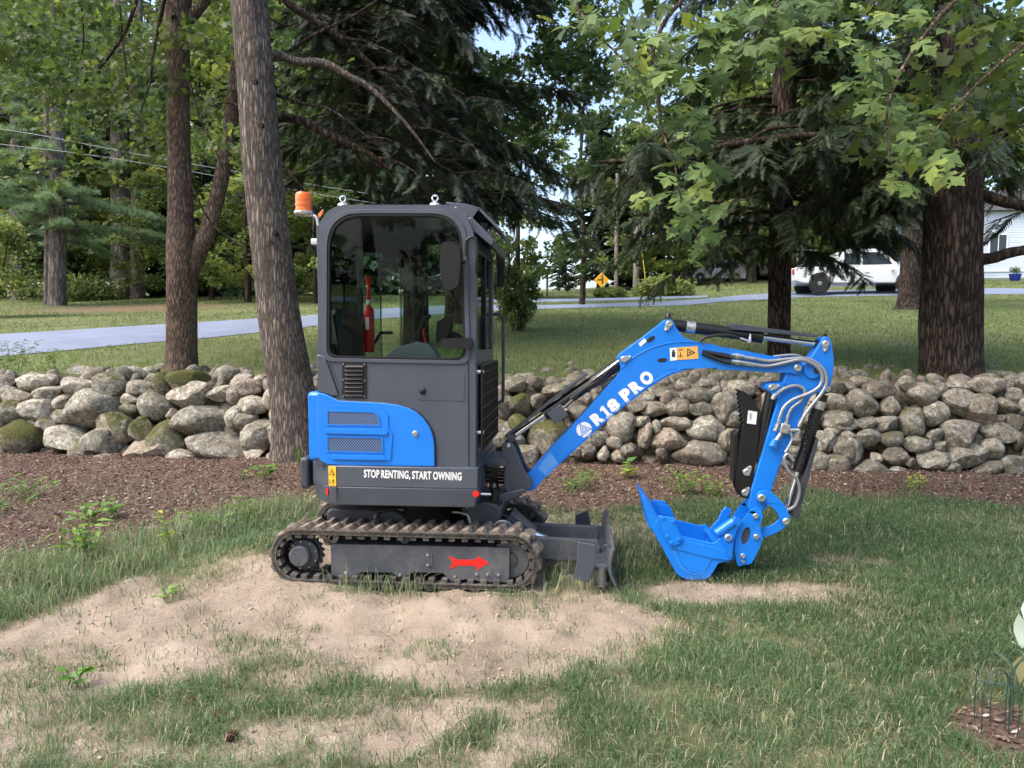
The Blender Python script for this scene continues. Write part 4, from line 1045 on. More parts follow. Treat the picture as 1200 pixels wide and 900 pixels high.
zb4 = lambda pts, yl=yB0: Pz(560, 360, .26667, pts, yl)
zb5 = lambda pts, yl=yB0: Pz(840, 380, .2, pts, yl)
boom_o = zb4([(203, 770), (206, 752), (240, 712), (320, 622), (480, 452), (560, 360), (606, 308), (626, 284), (627, 262), (620, 240), (613, 226), (622, 210), (640, 195), (720, 138), (812, 68), (824, 56), (842, 52), (858, 62), (872, 90), (890, 116), (915, 138), (960, 152), (1050, 166)]) + \
         zb5([(0, 128), (150, 152), (330, 188), (430, 205)]) + [P(*q, yB0) for q in ((936, 423.5), (941, 429), (940.5, 435), (934, 439))] + zb5([(440, 285), (300, 281), (0, 264)]) + \
         zb4([(1050, 266), (960, 270), (905, 278), (830, 306), (735, 366), (600, 470), (430, 625), (300, 745), (250, 800), (228, 810), (210, 800)])
boom = part(MB().prism(boom_o, yB0, yB1), 'boom', m_blue, bevel=.009, seg=3)
# lower lip weld and upper gusset line
part(MB().tube(smooth2([Vector((q[0], yB0 - .001, q[1])) for q in zb4([(632, 268), (690, 218), (760, 180), (830, 160), (900, 153), (980, 156)])], 4), .0035, 6), 'weld_bead', m_blue, boom)
part(MB().tube(smooth2([Vector((q[0], yB0 - .001, q[1])) for q in zb4([(300, 735), (430, 612), (600, 458), (735, 354), (830, 296), (910, 266)])], 4), .003, 6), 'weld_bead', m_blue, boom)
def pinboss(px, py, yl, r, parent, flag=None, fx=None):
    q = L(px, py, yl)
    o = part(MB().lathe(q, (0, -1, 0), [(-.004, r), (.012, r), (.016, r * .8), (.016, r * .45), (.006, r * .42)], 22), 'pin', m_zinc, parent)
    if flag:
        f = L(px + flag[0], py + flag[1], yl)
        dx, dz = f.x - q.x, f.z - q.z; ln = sqrt(dx * dx + dz * dz); ux, uz = dx / ln, dz / ln
        pts = [(q.x - uz * r * 1.25 - ux * r * .5, q.z + ux * r * 1.25 - uz * r * .5), (q.x - ux * r * 1.25, q.z - uz * r * 1.25), (q.x + uz * r * 1.25 - ux * r * .5, q.z - ux * r * 1.25 - uz * r * .5), (f.x + uz * r * .5, f.z - ux * r * .5), (f.x + ux * r * .4, f.z + uz * r * .4), (f.x - uz * r * .5, f.z + ux * r * .5)]
        part(MB().prism(fillet(pts, .01), yl - .009, yl - .001), 'pin_plate', m_zinc, o, bevel=.002)
        part(MB().lathe(f, (0, -1, 0), [(0, r * .35), (.016, r * .35), (.018, r * .2)], 8), 'bolt', m_zinc, o)
    return o
pinboss(619.8, 569, yB0, .018, boom)
pinboss(784, 379.5, yB0, .019, boom, (-4, 7))
pinboss(731, 421, yB0, .019, boom, (7, -3))
for cx_, cy_, an in ((762.5, 397.5, 35), (776, 422, 5)):
    q = P(cx_, cy_, yB0); e = []
    for k in range(16):
        t = 2 * pi * k / 16; u, v = .030 * cos(t), .013 * sin(t); e.append((q[0] + u * cos(R(an)) - v * sin(R(an)), q[1] + u * sin(R(an)) + v * cos(R(an))))
    part(MB().prism(e, yB0 - .0025, yB0 + .002), 'slot', m_blk, boom)
part(MB().prism(zb4([(706, 160), (732, 135), (742, 150), (714, 174)]), yB0 - .002, yB0), 'white_sticker', m_white, boom)
# protective film left near the foot of the boom
part(MB().prism(zb4([(318, 634), (356, 690), (304, 745), (262, 708)]), yB0 - .0016, yB0), 'protective_film', m_film, boom)
part(MB().prism(zb4([(843, 180), (873, 177), (876, 232), (846, 236)]), yB0 - .002, yB0), 'white_sticker', m_white, boom)
ol = part(MB().prism(zb4([(874, 177), (966, 171), (969, 226), (877, 232)]), yB0 - .002, yB0), 'orange_warning_sticker', m_lorange, boom)
q = P(797.5, 414, yB0); pictogram(boom, q[0], yB0 - .0022, q[1], .04, .055, 2)
q = P(809.5, 413, yB0)
part(MB().prism([(q[0] - .022, q[1] - .026), (q[0] + .026, q[1]), (q[0] - .022, q[1] + .026)], yB0 - .0032, yB0 - .0021, [[(q[0] - .017, q[1] - .017), (q[0] + .015, q[1]), (q[0] - .017, q[1] + .017)]]).prism(circ(q[0] - .006, q[1], .006, 8), yB0 - .0032, yB0 - .0021), 'pictogram', m_blk, boom)
q = P(789, 414.5, yB0)
part(MB().prism([(q[0] - .009, q[1] - .020), (q[0] + .011, q[1] - .020), (q[0] + .011, q[1] + .012), (q[0] - .009, q[1] + .012)], yB0 - .0032, yB0 - .0021).prism(circ(q[0], q[1] + .018, .007, 8), yB0 - .0032, yB0 - .0021), 'pictogram', m_blk, boom)
# lettering and emblem
t0 = P(688.5, 505.5, yB0); t1 = P(759, 447.5, yB0); an = atan2(t1[1] - t0[1], t1[0] - t0[0])
h_ = .083
e0 = P(700, 500.5, yB0); WL = sqrt((t1[0] - t0[0]) ** 2 + (t1[1] - t0[1]) ** 2) * .98
for ch_, u0, u1 in (('R', 0, .15), ('8', .275, .42), ('P', .495, .630), ('R', .655, .805), ('O', .825, .985)):
    text_part('model_lettering', ch_, e0[0] + u0 * WL * cos(an), e0[1] + u0 * WL * sin(an), an, (u1 - u0) * WL, h_, yB0, m_white, boom, .07)
one = [(u - .022, v) for u, v in [(.19, 0), (.285, 0), (.285, .15), (.262, .15), (.262, 1), (.225, 1), (.188, .86), (.188, .70), (.217, .76), (.217, .15), (.19, .15)]]
one = [(e0[0] + u * WL * cos(an) - v * h_ * sin(an), e0[1] + u * WL * sin(an) + v * h_ * cos(an)) for u, v in one]
part(MB().prism(one, yB0 - .0024, yB0), 'model_lettering', m_white, boom)
c0 = P(684.6, 503.5, yB0); er = .049
emb = part(MB().prism(circ(c0[0], c0[1], er, 32), yB0 - .002, yB0), 'emblem', m_white, boom)
def tri(r, rot=0): return [(c0[0] + r * cos(an + rot + 2 * pi * k / 3 + pi / 2), c0[1] + r * sin(an + rot + 2 * pi * k / 3 + pi / 2)) for k in range(3)]
part(MB().prism(tri(er * .92), yB0 - .0034, yB0 - .0021, [tri(er * .74)]).prism(tri(er * .50), yB0 - .0034, yB0 - .0021, [tri(er * .30)]), 'emblem_lines', m_blue, emb)
mbq = MB()
for k in range(3):
    t = an + 2 * pi * k / 3 + pi / 2
    u = Vector((cos(t), sin(t))); w_ = Vector((-u.y, u.x)); c_ = Vector(c0)
    a_ = c_ + u * er * .80 + w_ * er * .04; b_ = c_ + u * er * 1.0 - w_ * er * .30
    mbq.prism([tuple(a_ - w_ * .004), tuple(a_ + w_ * .004), tuple(b_ + w_ * .012), tuple(b_ - w_ * .001)], yB0 - .0034, yB0 - .0021)
part(mbq, 'emblem_cut', m_blue, emb)

# ---------------------------------------------------------------- boom cylinder
A, B = L(600, 512, .49), L(729, 424, .49)
dv = (B - A).normalized()
part(MB().cyl(A + dv * .03, A.lerp(B, .55), .019, 16), 'cylinder_rod', m_chrome, boom)
bc_ = part(MB().cyl(A.lerp(B, .30), B - dv * .02, .037, 22).lathe(A.lerp(B, .30), dv, [(0, .040), (.05, .040)], 22), 'boom_cylinder', m_black, boom)
part(MB().lathe(A, (0, 1, 0), [(-.06, .026), (.06, .026)], 18), 'rod_eye', m_grey, boom)
pl = dv.cross(Vector((0, 1, 0))); pl = pl if pl.z > 0 else -pl
g0, g1 = L(594, 515, .44), L(690, 440, .44)
gd = (g1 - g0).normalized(); gn = Vector((-gd.z, 0, gd.x))
part(MB().add([g0 + gn * .026 + Vector((0, e, 0)) for e in (0, .11)] + [g1 + gn * .026 + Vector((0, e, 0)) for e in (.11, 0)] + [g0 + gn * .012 + Vector((0, e, 0)) for e in (0, .11)] + [g1 + gn * .006 + Vector((0, e, 0)) for e in (.11, 0)],
              [(0, 1, 2, 3), (7, 6, 5, 4), (0, 4, 5, 1), (1, 5, 6, 2), (2, 6, 7, 3), (3, 7, 4, 0)]), 'rod_guard', m_grey, bc_, bevel=.003)
cl = L(653.5, 485, .42)
part(MB().box(cl, (.105, .05, .085), Euler((0, -atan2(dv.z, dv.x), 0))), 'hose_clamp_box', m_grey, bc_, bevel=.005)
for k in range(3):
    part(MB().tube(smooth2([L(658 + 2 * k, 482 - k, .43), L(676 + 3 * k, 462 - 2 * k, .43), L(700 + 2 * k, 452 - 4 * k, .45), L(722, 440 - 8 * k, .47)], 5), .008, 8), 'hose', m_hoseb, bc_)
part(MB().cyl(L(659, 478, .425), L(670, 468, .425), .009, 10), 'hose_fitting', m_chrome, bc_)
part(MB().cyl(L(662, 481, .425), L(673, 471, .425), .009, 10), 'hose_fitting', m_chrome, bc_)
part(MB().tube([L(668, 466, .44), L(728, 420.5, .44)], .005, 8), 'pipe', m_chrome, bc_)
# ---------------------------------------------------------------- arm cylinder on top
A, B = L(783, 380, .49), L(967, 405, .49)
dv = (B - A).normalized()
ac = part(MB().cyl(A.lerp(B, .03), A.lerp(B, .60), .036, 22).lathe(A.lerp(B, .555), dv, [(0, .039), (.045, .039)], 22), 'arm_cylinder', m_black, boom)
part(MB().lathe(A.lerp(B, .115), dv, [(0, .0375), (.055, .0375)], 22), 'cylinder_band', m_zinc, ac)
part(MB().cyl(A.lerp(B, .6), A.lerp(B, .945), .018, 16), 'cylinder_rod', m_chrome, ac)
part(MB().cyl(A.lerp(B, .93), B, .025, 16), 'rod_end', m_black, ac)
part(MB().lathe(A + Vector((0, 0, .03)), (0, 0, 1), [(0, .02), (.03, .018), (.04, .01)], 12), 'grease_cap', m_black, ac)
g = [P(855, 380.5, .46), P(857, 379, .46), P(960, 392.5, .46), P(957, 395, .46), P(856, 386, .46)]
part(MB().prism(g, .44, .54), 'rod_guard', m_grey, ac, bevel=.002)
part(MB().tube(smooth2([L(820, 400, .41), L(828, 395, .41), L(845, 392.5, .41), L(860, 394, .41), L(872, 399, .41), L(879, 400, .41)], 4), .009, 8), 'hose', m_hoseb, ac)
part(MB().cyl(L(867, 396.5, .41), L(879, 400.5, .41), .010, 10), 'hose_fitting', m_chrome, ac)
part(MB().cyl(L(879, 401, .41), L(879, 392, .43), .008, 10), 'hose_fitting', m_chrome, ac)

# ---------------------------------------------------------------- arm
yA0, yA1 = .44, .545
za = lambda pts, yl=yA0: Pz(740, 360, .3778, pts, yl)
arm_o = za([(584, 112), (590, 98), (602, 90), (614, 94), (622, 112), (629, 160), (627, 205), (617, 245), (606, 264), (590, 270), (572, 266), (556, 280), (540, 310), (505, 400), (470, 472), (442, 545), (430, 590), (420, 622), (395, 645), (372, 640), (362, 612), (370, 570), (388, 510), (432, 360), (456, 285), (474, 220), (480, 200), (500, 196), (530, 180), (560, 150)])
arm = part(MB().prism(arm_o, yA0, yA1), 'arm', m_blue, bevel=.008, seg=3)
part(MB().prism(za([(412, 250), (418, 238), (440, 234), (470, 232), (468, 262), (455, 285), (440, 275), (425, 262)]), yA0 - .02, yA1 + .02), 'thumb_lug', m_blue, arm, bevel=.006)
part(MB().prism(za([(485, 214), (500, 230), (530, 275), (545, 270), (520, 210)]), yA0 - .004, yA0), 'gusset', m_blue, arm, bevel=.002)
part(MB().prism(circ(*P(952, 433, yA0), .055, 24), yA0 - .015, yA0), 'arm_boss', m_blue, arm, bevel=.004)
pinboss(934.5, 431, yB0 - .004, .021, arm)
pinboss(967, 403, yA0, .020, arm, (-1, 8))
pinboss(969, 456, yA0, .018, arm)
pinboss(904, 454, yA0 - .02, .018, arm, (8, -2))
part(MB().prism(circ(*P(957, 435, yA0 - .016), .018, 16), yA0 - .0175, yA0 - .015), 'slot', m_grey2, arm)
part(MB().lathe(L(967, 397, .49), (0, 0, 1), [(0, .012), (.03, .012), (.034, .006)], 10), 'grease_cap', m_black, arm)
# bucket cylinder
A, B = L(964, 462, .49), L(921, 598, .49)
dv = (B - A).normalized()
bcyl = part(MB().cyl(A, A.lerp(B, .64), .034, 22).lathe(A.lerp(B, .60), dv, [(0, .037), (.05, .037)], 22), 'bucket_cylinder', m_black, arm)
part(MB().lathe(A.lerp(B, .06), dv, [(0, .036), (.05, .036)], 22), 'cylinder_band', m_zinc, bcyl)
part(MB().cyl(A.lerp(B, .6), B, .017, 16), 'cylinder_rod', m_chrome, bcyl)
part(MB().prism([P(957, 512, .45), P(959, 515, .45), P(935, 608, .45), P(929, 606, .45), P(928, 598, .45)], .44, .54), 'rod_guard', m_grey2, bcyl, bevel=.003)
coil = []
for k in range(130):
    t = k / 129; c_ = L(952, 470, .43).lerp(L(940, 545, .43), t); coil.append(c_ + Vector((.010 * cos(k * 1.15), .010 * sin(k * 1.15), 0)))
part(MB().tube(coil, .004, 5), 'coiled_hose_guard', m_hoseb, bcyl)
part(MB().tube(smooth2([L(930, 540, .41), L(923, 532, .41), L(919, 538, .41), L(924, 552, .41), L(934, 562, .42), L(937, 576, .43), L(932, 592, .44), L(922, 598, .45)], 5), .010, 8), 'hose', m_hose, bcyl)
# long hoses over the boom and down the arm
def H(pts, y0, y1, r=.0105, m_=None, parent=boom, nm='hose'):
    N = len(pts); pp = [L(a, c, y0 + (y1 - y0) * k / (N - 1)) for k, (a, c) in enumerate(pts)]
    return part(MB().tube(smooth2(pp, 5), r, 10), nm, m_ or m_hose, parent)
zz = lambda L_: [(840 + a * .2, 380 + c * .2) for a, c in L_]
H(zz([(100, 190), (190, 195), (300, 215), (400, 205), (470, 200), (540, 205), (600, 240), (635, 290), (640, 350), (610, 410), (560, 470), (510, 540), (485, 590)]), .41, .40)
H(zz([(110, 218), (190, 230), (290, 245), (400, 225), (480, 208), (550, 225), (600, 265), (618, 315), (600, 365), (540, 405), (450, 440), (395, 485), (370, 540), (360, 580)]), .40, .40)
H(zz([(330, 190), (400, 182), (460, 180), (500, 195)]), .47, .47, .009)
H(zz([(330, 440), (350, 410), (400, 375), (460, 360), (505, 375), (515, 410), (490, 450), (440, 490), (415, 540), (408, 590)]), .42, .41)
for a, c, d_ in (((-115 + 180, 175), (150, 190), 0), ((-115 + 170, 205), (160, 225), 1)):
    pass
H([(823, 412), (835, 414), (848, 417), (858, 419)], .415, .41, .012, m_hoseb); H([(823, 414), (838, 420), (850, 424), (859, 425)], .41, .405, .012, m_hoseb)
part(MB().prism(fillet([P(822, 409.5, yB0), P(856, 415, yB0), P(856, 422, yB0), P(824, 416.5, yB0)], .012), yB0 - .002, yB0 + .002), 'hose_slot', m_blk, boom)
for (xa, ya_), (xb, yb_), yy in (((857, 416.5), (872, 418.5), .408), ((857, 424), (872, 426), .402)):
    hf = part(MB().cyl(L(xa, ya_, yy), L(xb, yb_, yy), .0145, 6), 'hose_fitting', m_chrome, boom)
    part(MB().cyl(L(xa + 5, ya_ + .7, yy), L(xa + 9, ya_ + 1.2, yy), .018, 6), 'hex_nut', m_zinc, hf)
    part(MB().cyl(L(xb - 1, yb_, yy), L(xb + 12, yb_ + 2, yy), .012, 12), 'ferrule', m_chrome, hf)
# valve block
vb = part(MB().box(L(919, 502, .415), (.055, .045, .06), Euler((0, .2, 0))), 'valve_block', m_zinc, arm, bevel=.005)
part(MB().cyl(L(915, 508, .41), L(908, 519, .41), .014, 12), 'valve_stem', m_zinc, vb)
part(MB().cyl(L(909, 515, .41), L(905, 523, .41), .021, 12, .026), 'valve_handle', m_blue, vb)
for a, c, e, f in ((912, 496, 908, 505), (921, 494, 922, 501), (925, 504, 936, 504), (905, 468, 908, 462), (936, 500, 939, 492)):
    part(MB().cyl(L(a, c, .41), L(e, f, .41), .012, 10), 'hose_fitting', m_zinc, vb)
H([(926, 506), (928, 514), (925, 522), (920, 530)], .41, .41, .008, m_zinc, arm)
# ---------------------------------------------------------------- thumb
yT0, yT1 = .45, .53
th_l = []
for k in range(8):
    a0 = (333 + 1.5 * k, 262 + 13.5 * k); th_l += [(a0[0], a0[1]), (a0[0] + 6, a0[1] + 4), (a0[0] - 1 + 1.5, a0[1] + 10)]
thumb_o = za([(334, 256), (352, 263), (372, 278), (388, 300), (397, 330), (398, 372), (392, 430), (384, 490), (377, 545), (372, 585), (356, 594), (338, 588), (326, 565), (322, 540), (330, 480), (336, 420), (343, 380)] + list(reversed(th_l)), yT0)
thumb = part(MB().prism(thumb_o, yT0, yT0 + .014).prism(thumb_o, yT1, yT1 + .014).prism(za([(336, 420), (384, 420), (372, 560), (330, 560)], yT0), yT0 + .012, yT1 + .002), 'thumb', m_black, bevel=.002)
part(MB().prism(za([(320, 395), (334, 385), (330, 520), (318, 545)], yT0), yT0 + .02, yT1 + .05), 'thumb_back_plate', m_black, thumb, bevel=.002)
lbl = part(MB().prism(za([(362, 320), (390, 325), (386, 364), (358, 360)], yT0), yT0 - .0015, yT0), 'white_sticker', m_white, thumb)
mbq = MB(); rs = random.Random(3)
q0, q1 = za([(364, 326)], yT0)[0], za([(387, 360)], yT0)[0]
for k in range(7):
    zz_ = q0[1] - .006 - k * .006
    mbq.prism([(q0[0] + .004, zz_), (q0[0] + .004 + rs.uniform(.008, .02), zz_), (q0[0] + .004 + .014, zz_ - .002), (q0[0] + .004, zz_ - .002)], yT0 - .0026, yT0 - .0016)
part(mbq, 'label_print', m_blk, lbl)
pinboss(875, 553, yT0, .022, thumb, (4, -6)); pinboss(873, 577, yT0, .020, thumb, (4, -5))
A, B = L(904, 457, .49), L(886, 542, .49)
tcy = part(MB().cyl(A, B, .032, 20), 'thumb_cylinder', m_black)
part(MB().cyl(B, L(880, 575, .49), .016, 12), 'cylinder_rod', m_chrome, tcy)
part(MB().tube([L(905, 470, .45), L(891, 535, .45)], .006, 8), 'pipe', m_hoseb, tcy)
# ---------------------------------------------------------------- links, coupler, bucket
zq = lambda pts, yl=.40: Pz(740, 560, .15556, pts, yl)
for ya in (.40, .57):
    lk = smooth2([Vector((q[0], q[1], 0)) for q in zq([(955, 110), (1010, 95), (1070, 120), (1120, 165), (1160, 220), (1190, 290), (1185, 345), (1150, 345), (1118, 300), (1090, 250), (1050, 215), (1000, 195), (960, 185), (940, 150)], ya)], 3, True)
    lko = part(MB().prism([(v.x, v.y) for v in lk], ya, ya + .018), 'bucket_link', m_blue, bevel=.004)
    if ya < .5: pinboss(740 + 978 * .15556, 560 + 150 * .15556, ya, .024, lko); pinboss(740 + 1163 * .15556, 560 + 326 * .15556, ya, .021, lko)
    l2 = smooth2([Vector((q[0], q[1], 0)) for q in zq([(1190, 300), (1195, 345), (1150, 390), (1080, 430), (985, 462), (930, 470), (930, 410), (985, 390), (1060, 365), (1110, 330), (1150, 295)], ya)], 3, True)
    part(MB().prism([(v.x, v.y) for v in l2], ya + .021, ya + .036), 'lower_link', m_blue, bevel=.004)
part(MB().cyl(L(740 + 1163 * .15556, 560 + 326 * .15556, .41), L(740 + 1163 * .15556, 560 + 326 * .15556, .58), .02, 16), 'link_pin', m_zinc)
cp = fillet(zq([(885, 262), (905, 235), (945, 225), (980, 245), (992, 290), (972, 350), (975, 400), (990, 455), (965, 530), (905, 645), (800, 668), (788, 610), (775, 540), (785, 440), (805, 380), (840, 320)], .385), .01)
hole = [(p_[0], p_[1]) for p_ in [Vector(q) for q in [(lambda t: (zq([(862, 437)], .385)[0][0] + .026 * cos(t) * 1 + .010 * sin(t), zq([(862, 437)], .385)[0][1] + .056 * sin(t)))(2 * pi * k / 20) for k in range(20)]]]
coup = part(MB().prism(cp, .385, .40, [hole]).prism(cp, .59, .605, [hole]).prism(zq([(800, 560), (920, 560), (890, 640), (800, 655)], .385), .40, .59).cyl(L(740 + 935 * .15556, 560 + 285 * .15556, .40), L(740 + 935 * .15556, 560 + 285 * .15556, .59), .035, 18).cyl(L(740 + 940 * .15556, 560 + 442 * .15556, .40), L(740 + 940 * .15556, 560 + 442 * .15556, .59), .03, 18), 'quick_coupler', m_blue, bevel=.004)
part(MB().prism(hole, .396, .398), 'coupler_hole_shade', m_grey2, coup)  # dark plate set inside the coupler hole, standing in for its shade
for a, c, r in ((934, 286, .017), (938, 442, .017), (836, 585, .015), (838, 628, .010)):
    pinboss(740 + a * .15556, 560 + c * .15556, .385, r, coup)
hk = zq([(640, 480), (690, 420), (720, 390), (745, 330), (780, 290), (830, 320), (800, 380), (775, 450), (765, 540), (760, 610), (720, 640), (640, 600)], .36)
part(MB().prism(hk, .355, .375).prism(hk, .615, .635), 'bucket_ear', m_blue, bevel=.004)
part(MB().cyl(L(740 + 728 * .15556, 560 + 448 * .15556, .35), L(740 + 728 * .15556, 560 + 448 * .15556, .64), .026, 18), 'bucket_pin', m_blue)
part(MB().cyl(L(740 + 770 * .15556, 560 + 330 * .15556, .37), L(740 + 640 * .15556, 560 + 420 * .15556, .37), .03, 16), 'latch_tube', m_blue)
pinboss(740 + 728 * .15556, 560 + 448 * .15556, .355, .022, coup); pinboss(740 + 718 * .15556, 560 + 605 * .15556, .355, .016, coup)
yK0, yK1 = .28, .70
bo = zq([(205, 282), (322, 300), (338, 360), (380, 440), (500, 468), (610, 494), (650, 480), (700, 535), (748, 575), (738, 625), (655, 645), (628, 690), (600, 738), (560, 768), (470, 772), (415, 768), (360, 740), (325, 700), (250, 560), (185, 440), (160, 400), (185, 330)], yK0)
bk_ = part(MB().prism(bo, yK0, yK0 + .014), 'bucket', m_blue, bevel=.003)
part(MB().prism(bo, yK1 - .014, yK1), 'far_side_plate', m_blue, bk_, bevel=.003)
sh = smooth2([Vector((q[0], q[1], 0)) for q in zq([(130, 372), (185, 440), (250, 560), (325, 700), (365, 745), (430, 770), (520, 772), (570, 764), (605, 735), (640, 670), (690, 610), (720, 560), (680, 520), (640, 505)], yK0)], 3)
shl = [(v.x, v.y) for v in sh]
inn = []
for i, v in enumerate(sh):
    d = (sh[min(i + 1, len(sh) - 1)] - sh[max(i - 1, 0)]).normalized(); inn.append((v.x - d.y * .016, v.y + d.x * .016))
part(MB().prism(shl + list(reversed(inn)), yK0 + .012, yK1 - .012), 'bucket_shell', m_blue, bk_, bevel=.002)
part(MB().prism(zq([(350, 545), (600, 605), (585, 660), (545, 705), (490, 722), (430, 705), (395, 660)], yK0 - .004), yK0 - .005, yK0), 'bucket_wear_plate', m_blue, bk_, bevel=.002)
part(MB().tube(smooth2([Vector((q[0], yK0 - .001, q[1])) for q in zq([(322, 540), (350, 625), (385, 680), (430, 712), (485, 726), (545, 708), (580, 650), (600, 606)], yK0)], 4), .003, 6), 'weld_bead', m_film, bk_)
part(MB().prism(zq([(300, 330), (395, 465), (620, 520), (700, 540), (735, 620), (600, 605), (310, 530)], yK0), yK0 - .010, yK0 - .001), 'cheek_plate', m_blue, bk_, bevel=.003)
for yy, dxx in ((yK0 - .012, 0), (yK1, 0)):
    sc_ = part(MB().prism(zq([(215, 285), (325, 300), (330, 345), (382, 455), (372, 490), (300, 515), (275, 490), (235, 420)], yK0 - .012), yy - .010, yy + .010), 'side_cutter', m_blue, bk_, bevel=.003)
    if yy < .5:
        for a, c in ((270, 438), (302, 485), (355, 460), (232, 300), (310, 325)):
            q = zq([(a, c)], yy)[0]; bolt(sc_, q[0], yy - .010, q[1], .012, m_blue, .006)
part(MB().prism(zq([(195, 195), (270, 208), (290, 215), (330, 300), (215, 275), (205, 250)], yK1 - .03), yK1 - .02, yK1 + .012), 'side_tooth', m_blue, bk_, bevel=.003)
for k in range(4):
    y_ = yK0 + .005 + k * (yK1 - yK0 - .065) / 3
    tpts = zq([(78, 130), (125, 185), (195, 285), (205, 330), (160, 400), (135, 370), (105, 250)], yK0)
    part(MB().prism(tpts, y_, y_ + .05, t1off=None), 'bucket_tooth', m_blue, bk_, bevel=.006)

# ================================================================== GRASS, LITTER, WEEDS
def ramp_stops(m, stops):
    for nd in m.node_tree.nodes:
        if nd.type == 'VALTORGB':
            e = nd.color_ramp.elements
            while len(e) > 1: e.remove(e[-1])
            e[0].position, e[0].color = stops[0][0], (*stops[0][1], 1)
            for p, c in stops[1:]:
                q = e.new(p); q.color = (*c, 1)
    return m
m_grass = ramp_stops(leafmat('grass_blades', (0, 0, 0), (1, 1, 1), .3, .5), [(0, (.045, .085, .034)), (.35, (.085, .148, .060)), (.65, (.135, .210, .092)), (.8, (.20, .27, .135)), (.86, (.34, .30, .18)), (1, (.50, .44, .30))])
m_lawn = ramp_stops(leafmat('lawn_blades', (0, 0, 0), (1, 1, 1), .3, .6), [(0, (.065, .11, .028)), (.5, (.115, .18, .048)), (.8, (.165, .22, .065)), (1, (.25, .25, .11))])

def blades(name, x, y, z, h, w, lean, tint, m, segs=2):
    N = len(x); a = RNG.uniform(0, 2 * pi, N); fa = RNG.uniform(0, 2 * pi, N)
    dx, dy = np.cos(a), np.sin(a); wx, wy = np.cos(fa) * w / 2, np.sin(fa) * w / 2
    if segs == 2:
        V = np.zeros((N, 5, 3)); 
        V[:, 0] = np.stack([x - wx, y - wy, z - .005], -1); V[:, 1] = np.stack([x + wx, y + wy, z - .005], -1)
        mx, my = x + dx * lean * h * .35, y + dy * lean * h * .35; mz = z + h * .62 * np.sqrt(np.maximum(1 - (lean * .4) ** 2, .2))
        V[:, 2] = np.stack([mx - wx * .8, my - wy * .8, mz], -1); V[:, 3] = np.stack([mx + wx * .8, my + wy * .8, mz], -1)
        tz = z + h * np.maximum(1 - lean * .55, .22)
        V[:, 4] = np.stack([x + dx * lean * h, y + dy * lean * h, tz], -1)
        b_ = (np.arange(N) * 5)[:, None]
        Fc = np.concatenate([b_ + np.array([[0, 1, 3]]), b_ + np.array([[0, 3, 2]]), b_ + np.array([[2, 3, 4]])])
        k = 5
    else:
        V = np.zeros((N, 3, 3))
        V[:, 0] = np.stack([x - wx, y - wy, z - .005], -1); V[:, 1] = np.stack([x + wx, y + wy, z - .005], -1)
        V[:, 2] = np.stack([x + dx * lean * h, y + dy * lean * h, z + h], -1)
        Fc = (np.arange(N) * 3)[:, None] + np.array([[0, 1, 2]]); k = 3
    o = npmesh(name, V.reshape(-1, 3), Fc, m, tint=np.repeat(tint, k), smooth=False)
    return o
def front_pts(N, y0, y1, wide=.80):
    y = np.sqrt(RNG.uniform(y0 ** 2, y1 ** 2, N)); x = RNG.uniform(-1, 1, N) * (y * wide + .3)
    return x, y
def ground_z(x, y):
    s_, m_, _ = masks(x, y)
    z = gz_np(x, y) + s_ * (.045 * (fbm(x, y, 9, 3, 61) - .5) + .05 * (fbm(x, y, 3, 2, 67) - .5)) + m_ * .04 * (fbm(x, y, 10, 3, 63) - .5)
    return z, s_, m_
x, y = front_pts(600000, 1.9, 7.2)
z, s_, m_ = ground_z(x, y); bare = masks.bare
clump = fbm(x, y, 6, 3, 81)
tuft = sstep(.54, .70, fbm(x, y, 4.5, 3, 83))
dens = (1 - bare) ** 1.15 * (1 - m_ * .985) * (.35 + .65 * sstep(.3, .55, clump))
dens = np.maximum(dens, .34 * tuft * sstep(1.0, .2, m_) * (s_ > .2) * sstep(4.4, 3.2, y)) + .012 * (1 - m_)
# keep the track and blade clear
ex_x = (x - EO.x) * EXv.x + (y - EO.y) * EXv.y; ex_y = (x - EO.x) * EYv.x + (y - EO.y) * EYv.y
under = (ex_y > -.02) & (ex_y < 1.0) & (ex_x > -.85) & (ex_x < .82)
dens = np.where(under, .0, dens)
k_ = RNG.uniform(0, 1, len(x)) < dens
x, y, z, s_, clump = x[k_], y[k_], z[k_], s_[k_], clump[k_]
hN = fbm(x, y, 1.3, 3, 85)
h = RNG.uniform(.03, .095, len(x)) * (.55 + .9 * hN) * (1 - .35 * s_) + .02 * (RNG.uniform(0, 1, len(x)) < .05)
right = sstep(.5, 2.0, x)
col = np.clip(.18 + .55 * fbm(x, y, .9, 3, 87) + RNG.normal(0, .13, len(x)) - .10 * right, 0, .79)
dry = RNG.uniform(0, 1, len(x)) < (.07 + .25 * s_ + .14 * sstep(.55, .75, fbm(x, y, 1.8, 3, 89)))
col = np.where(dry, RNG.uniform(.84, 1, len(x)), col)
lean = np.clip(np.abs(RNG.normal(.85, .42, len(x))), .05, 1.5)
go = blades('front_lawn_grass', x, y, z, h, RNG.uniform(.0018, .0036, len(x)) * (.8 + .12 * y), lean, col, m_grass)
tag(go, 'patchy short grass of the front lawn around the sand', 'grass', kind='stuff')
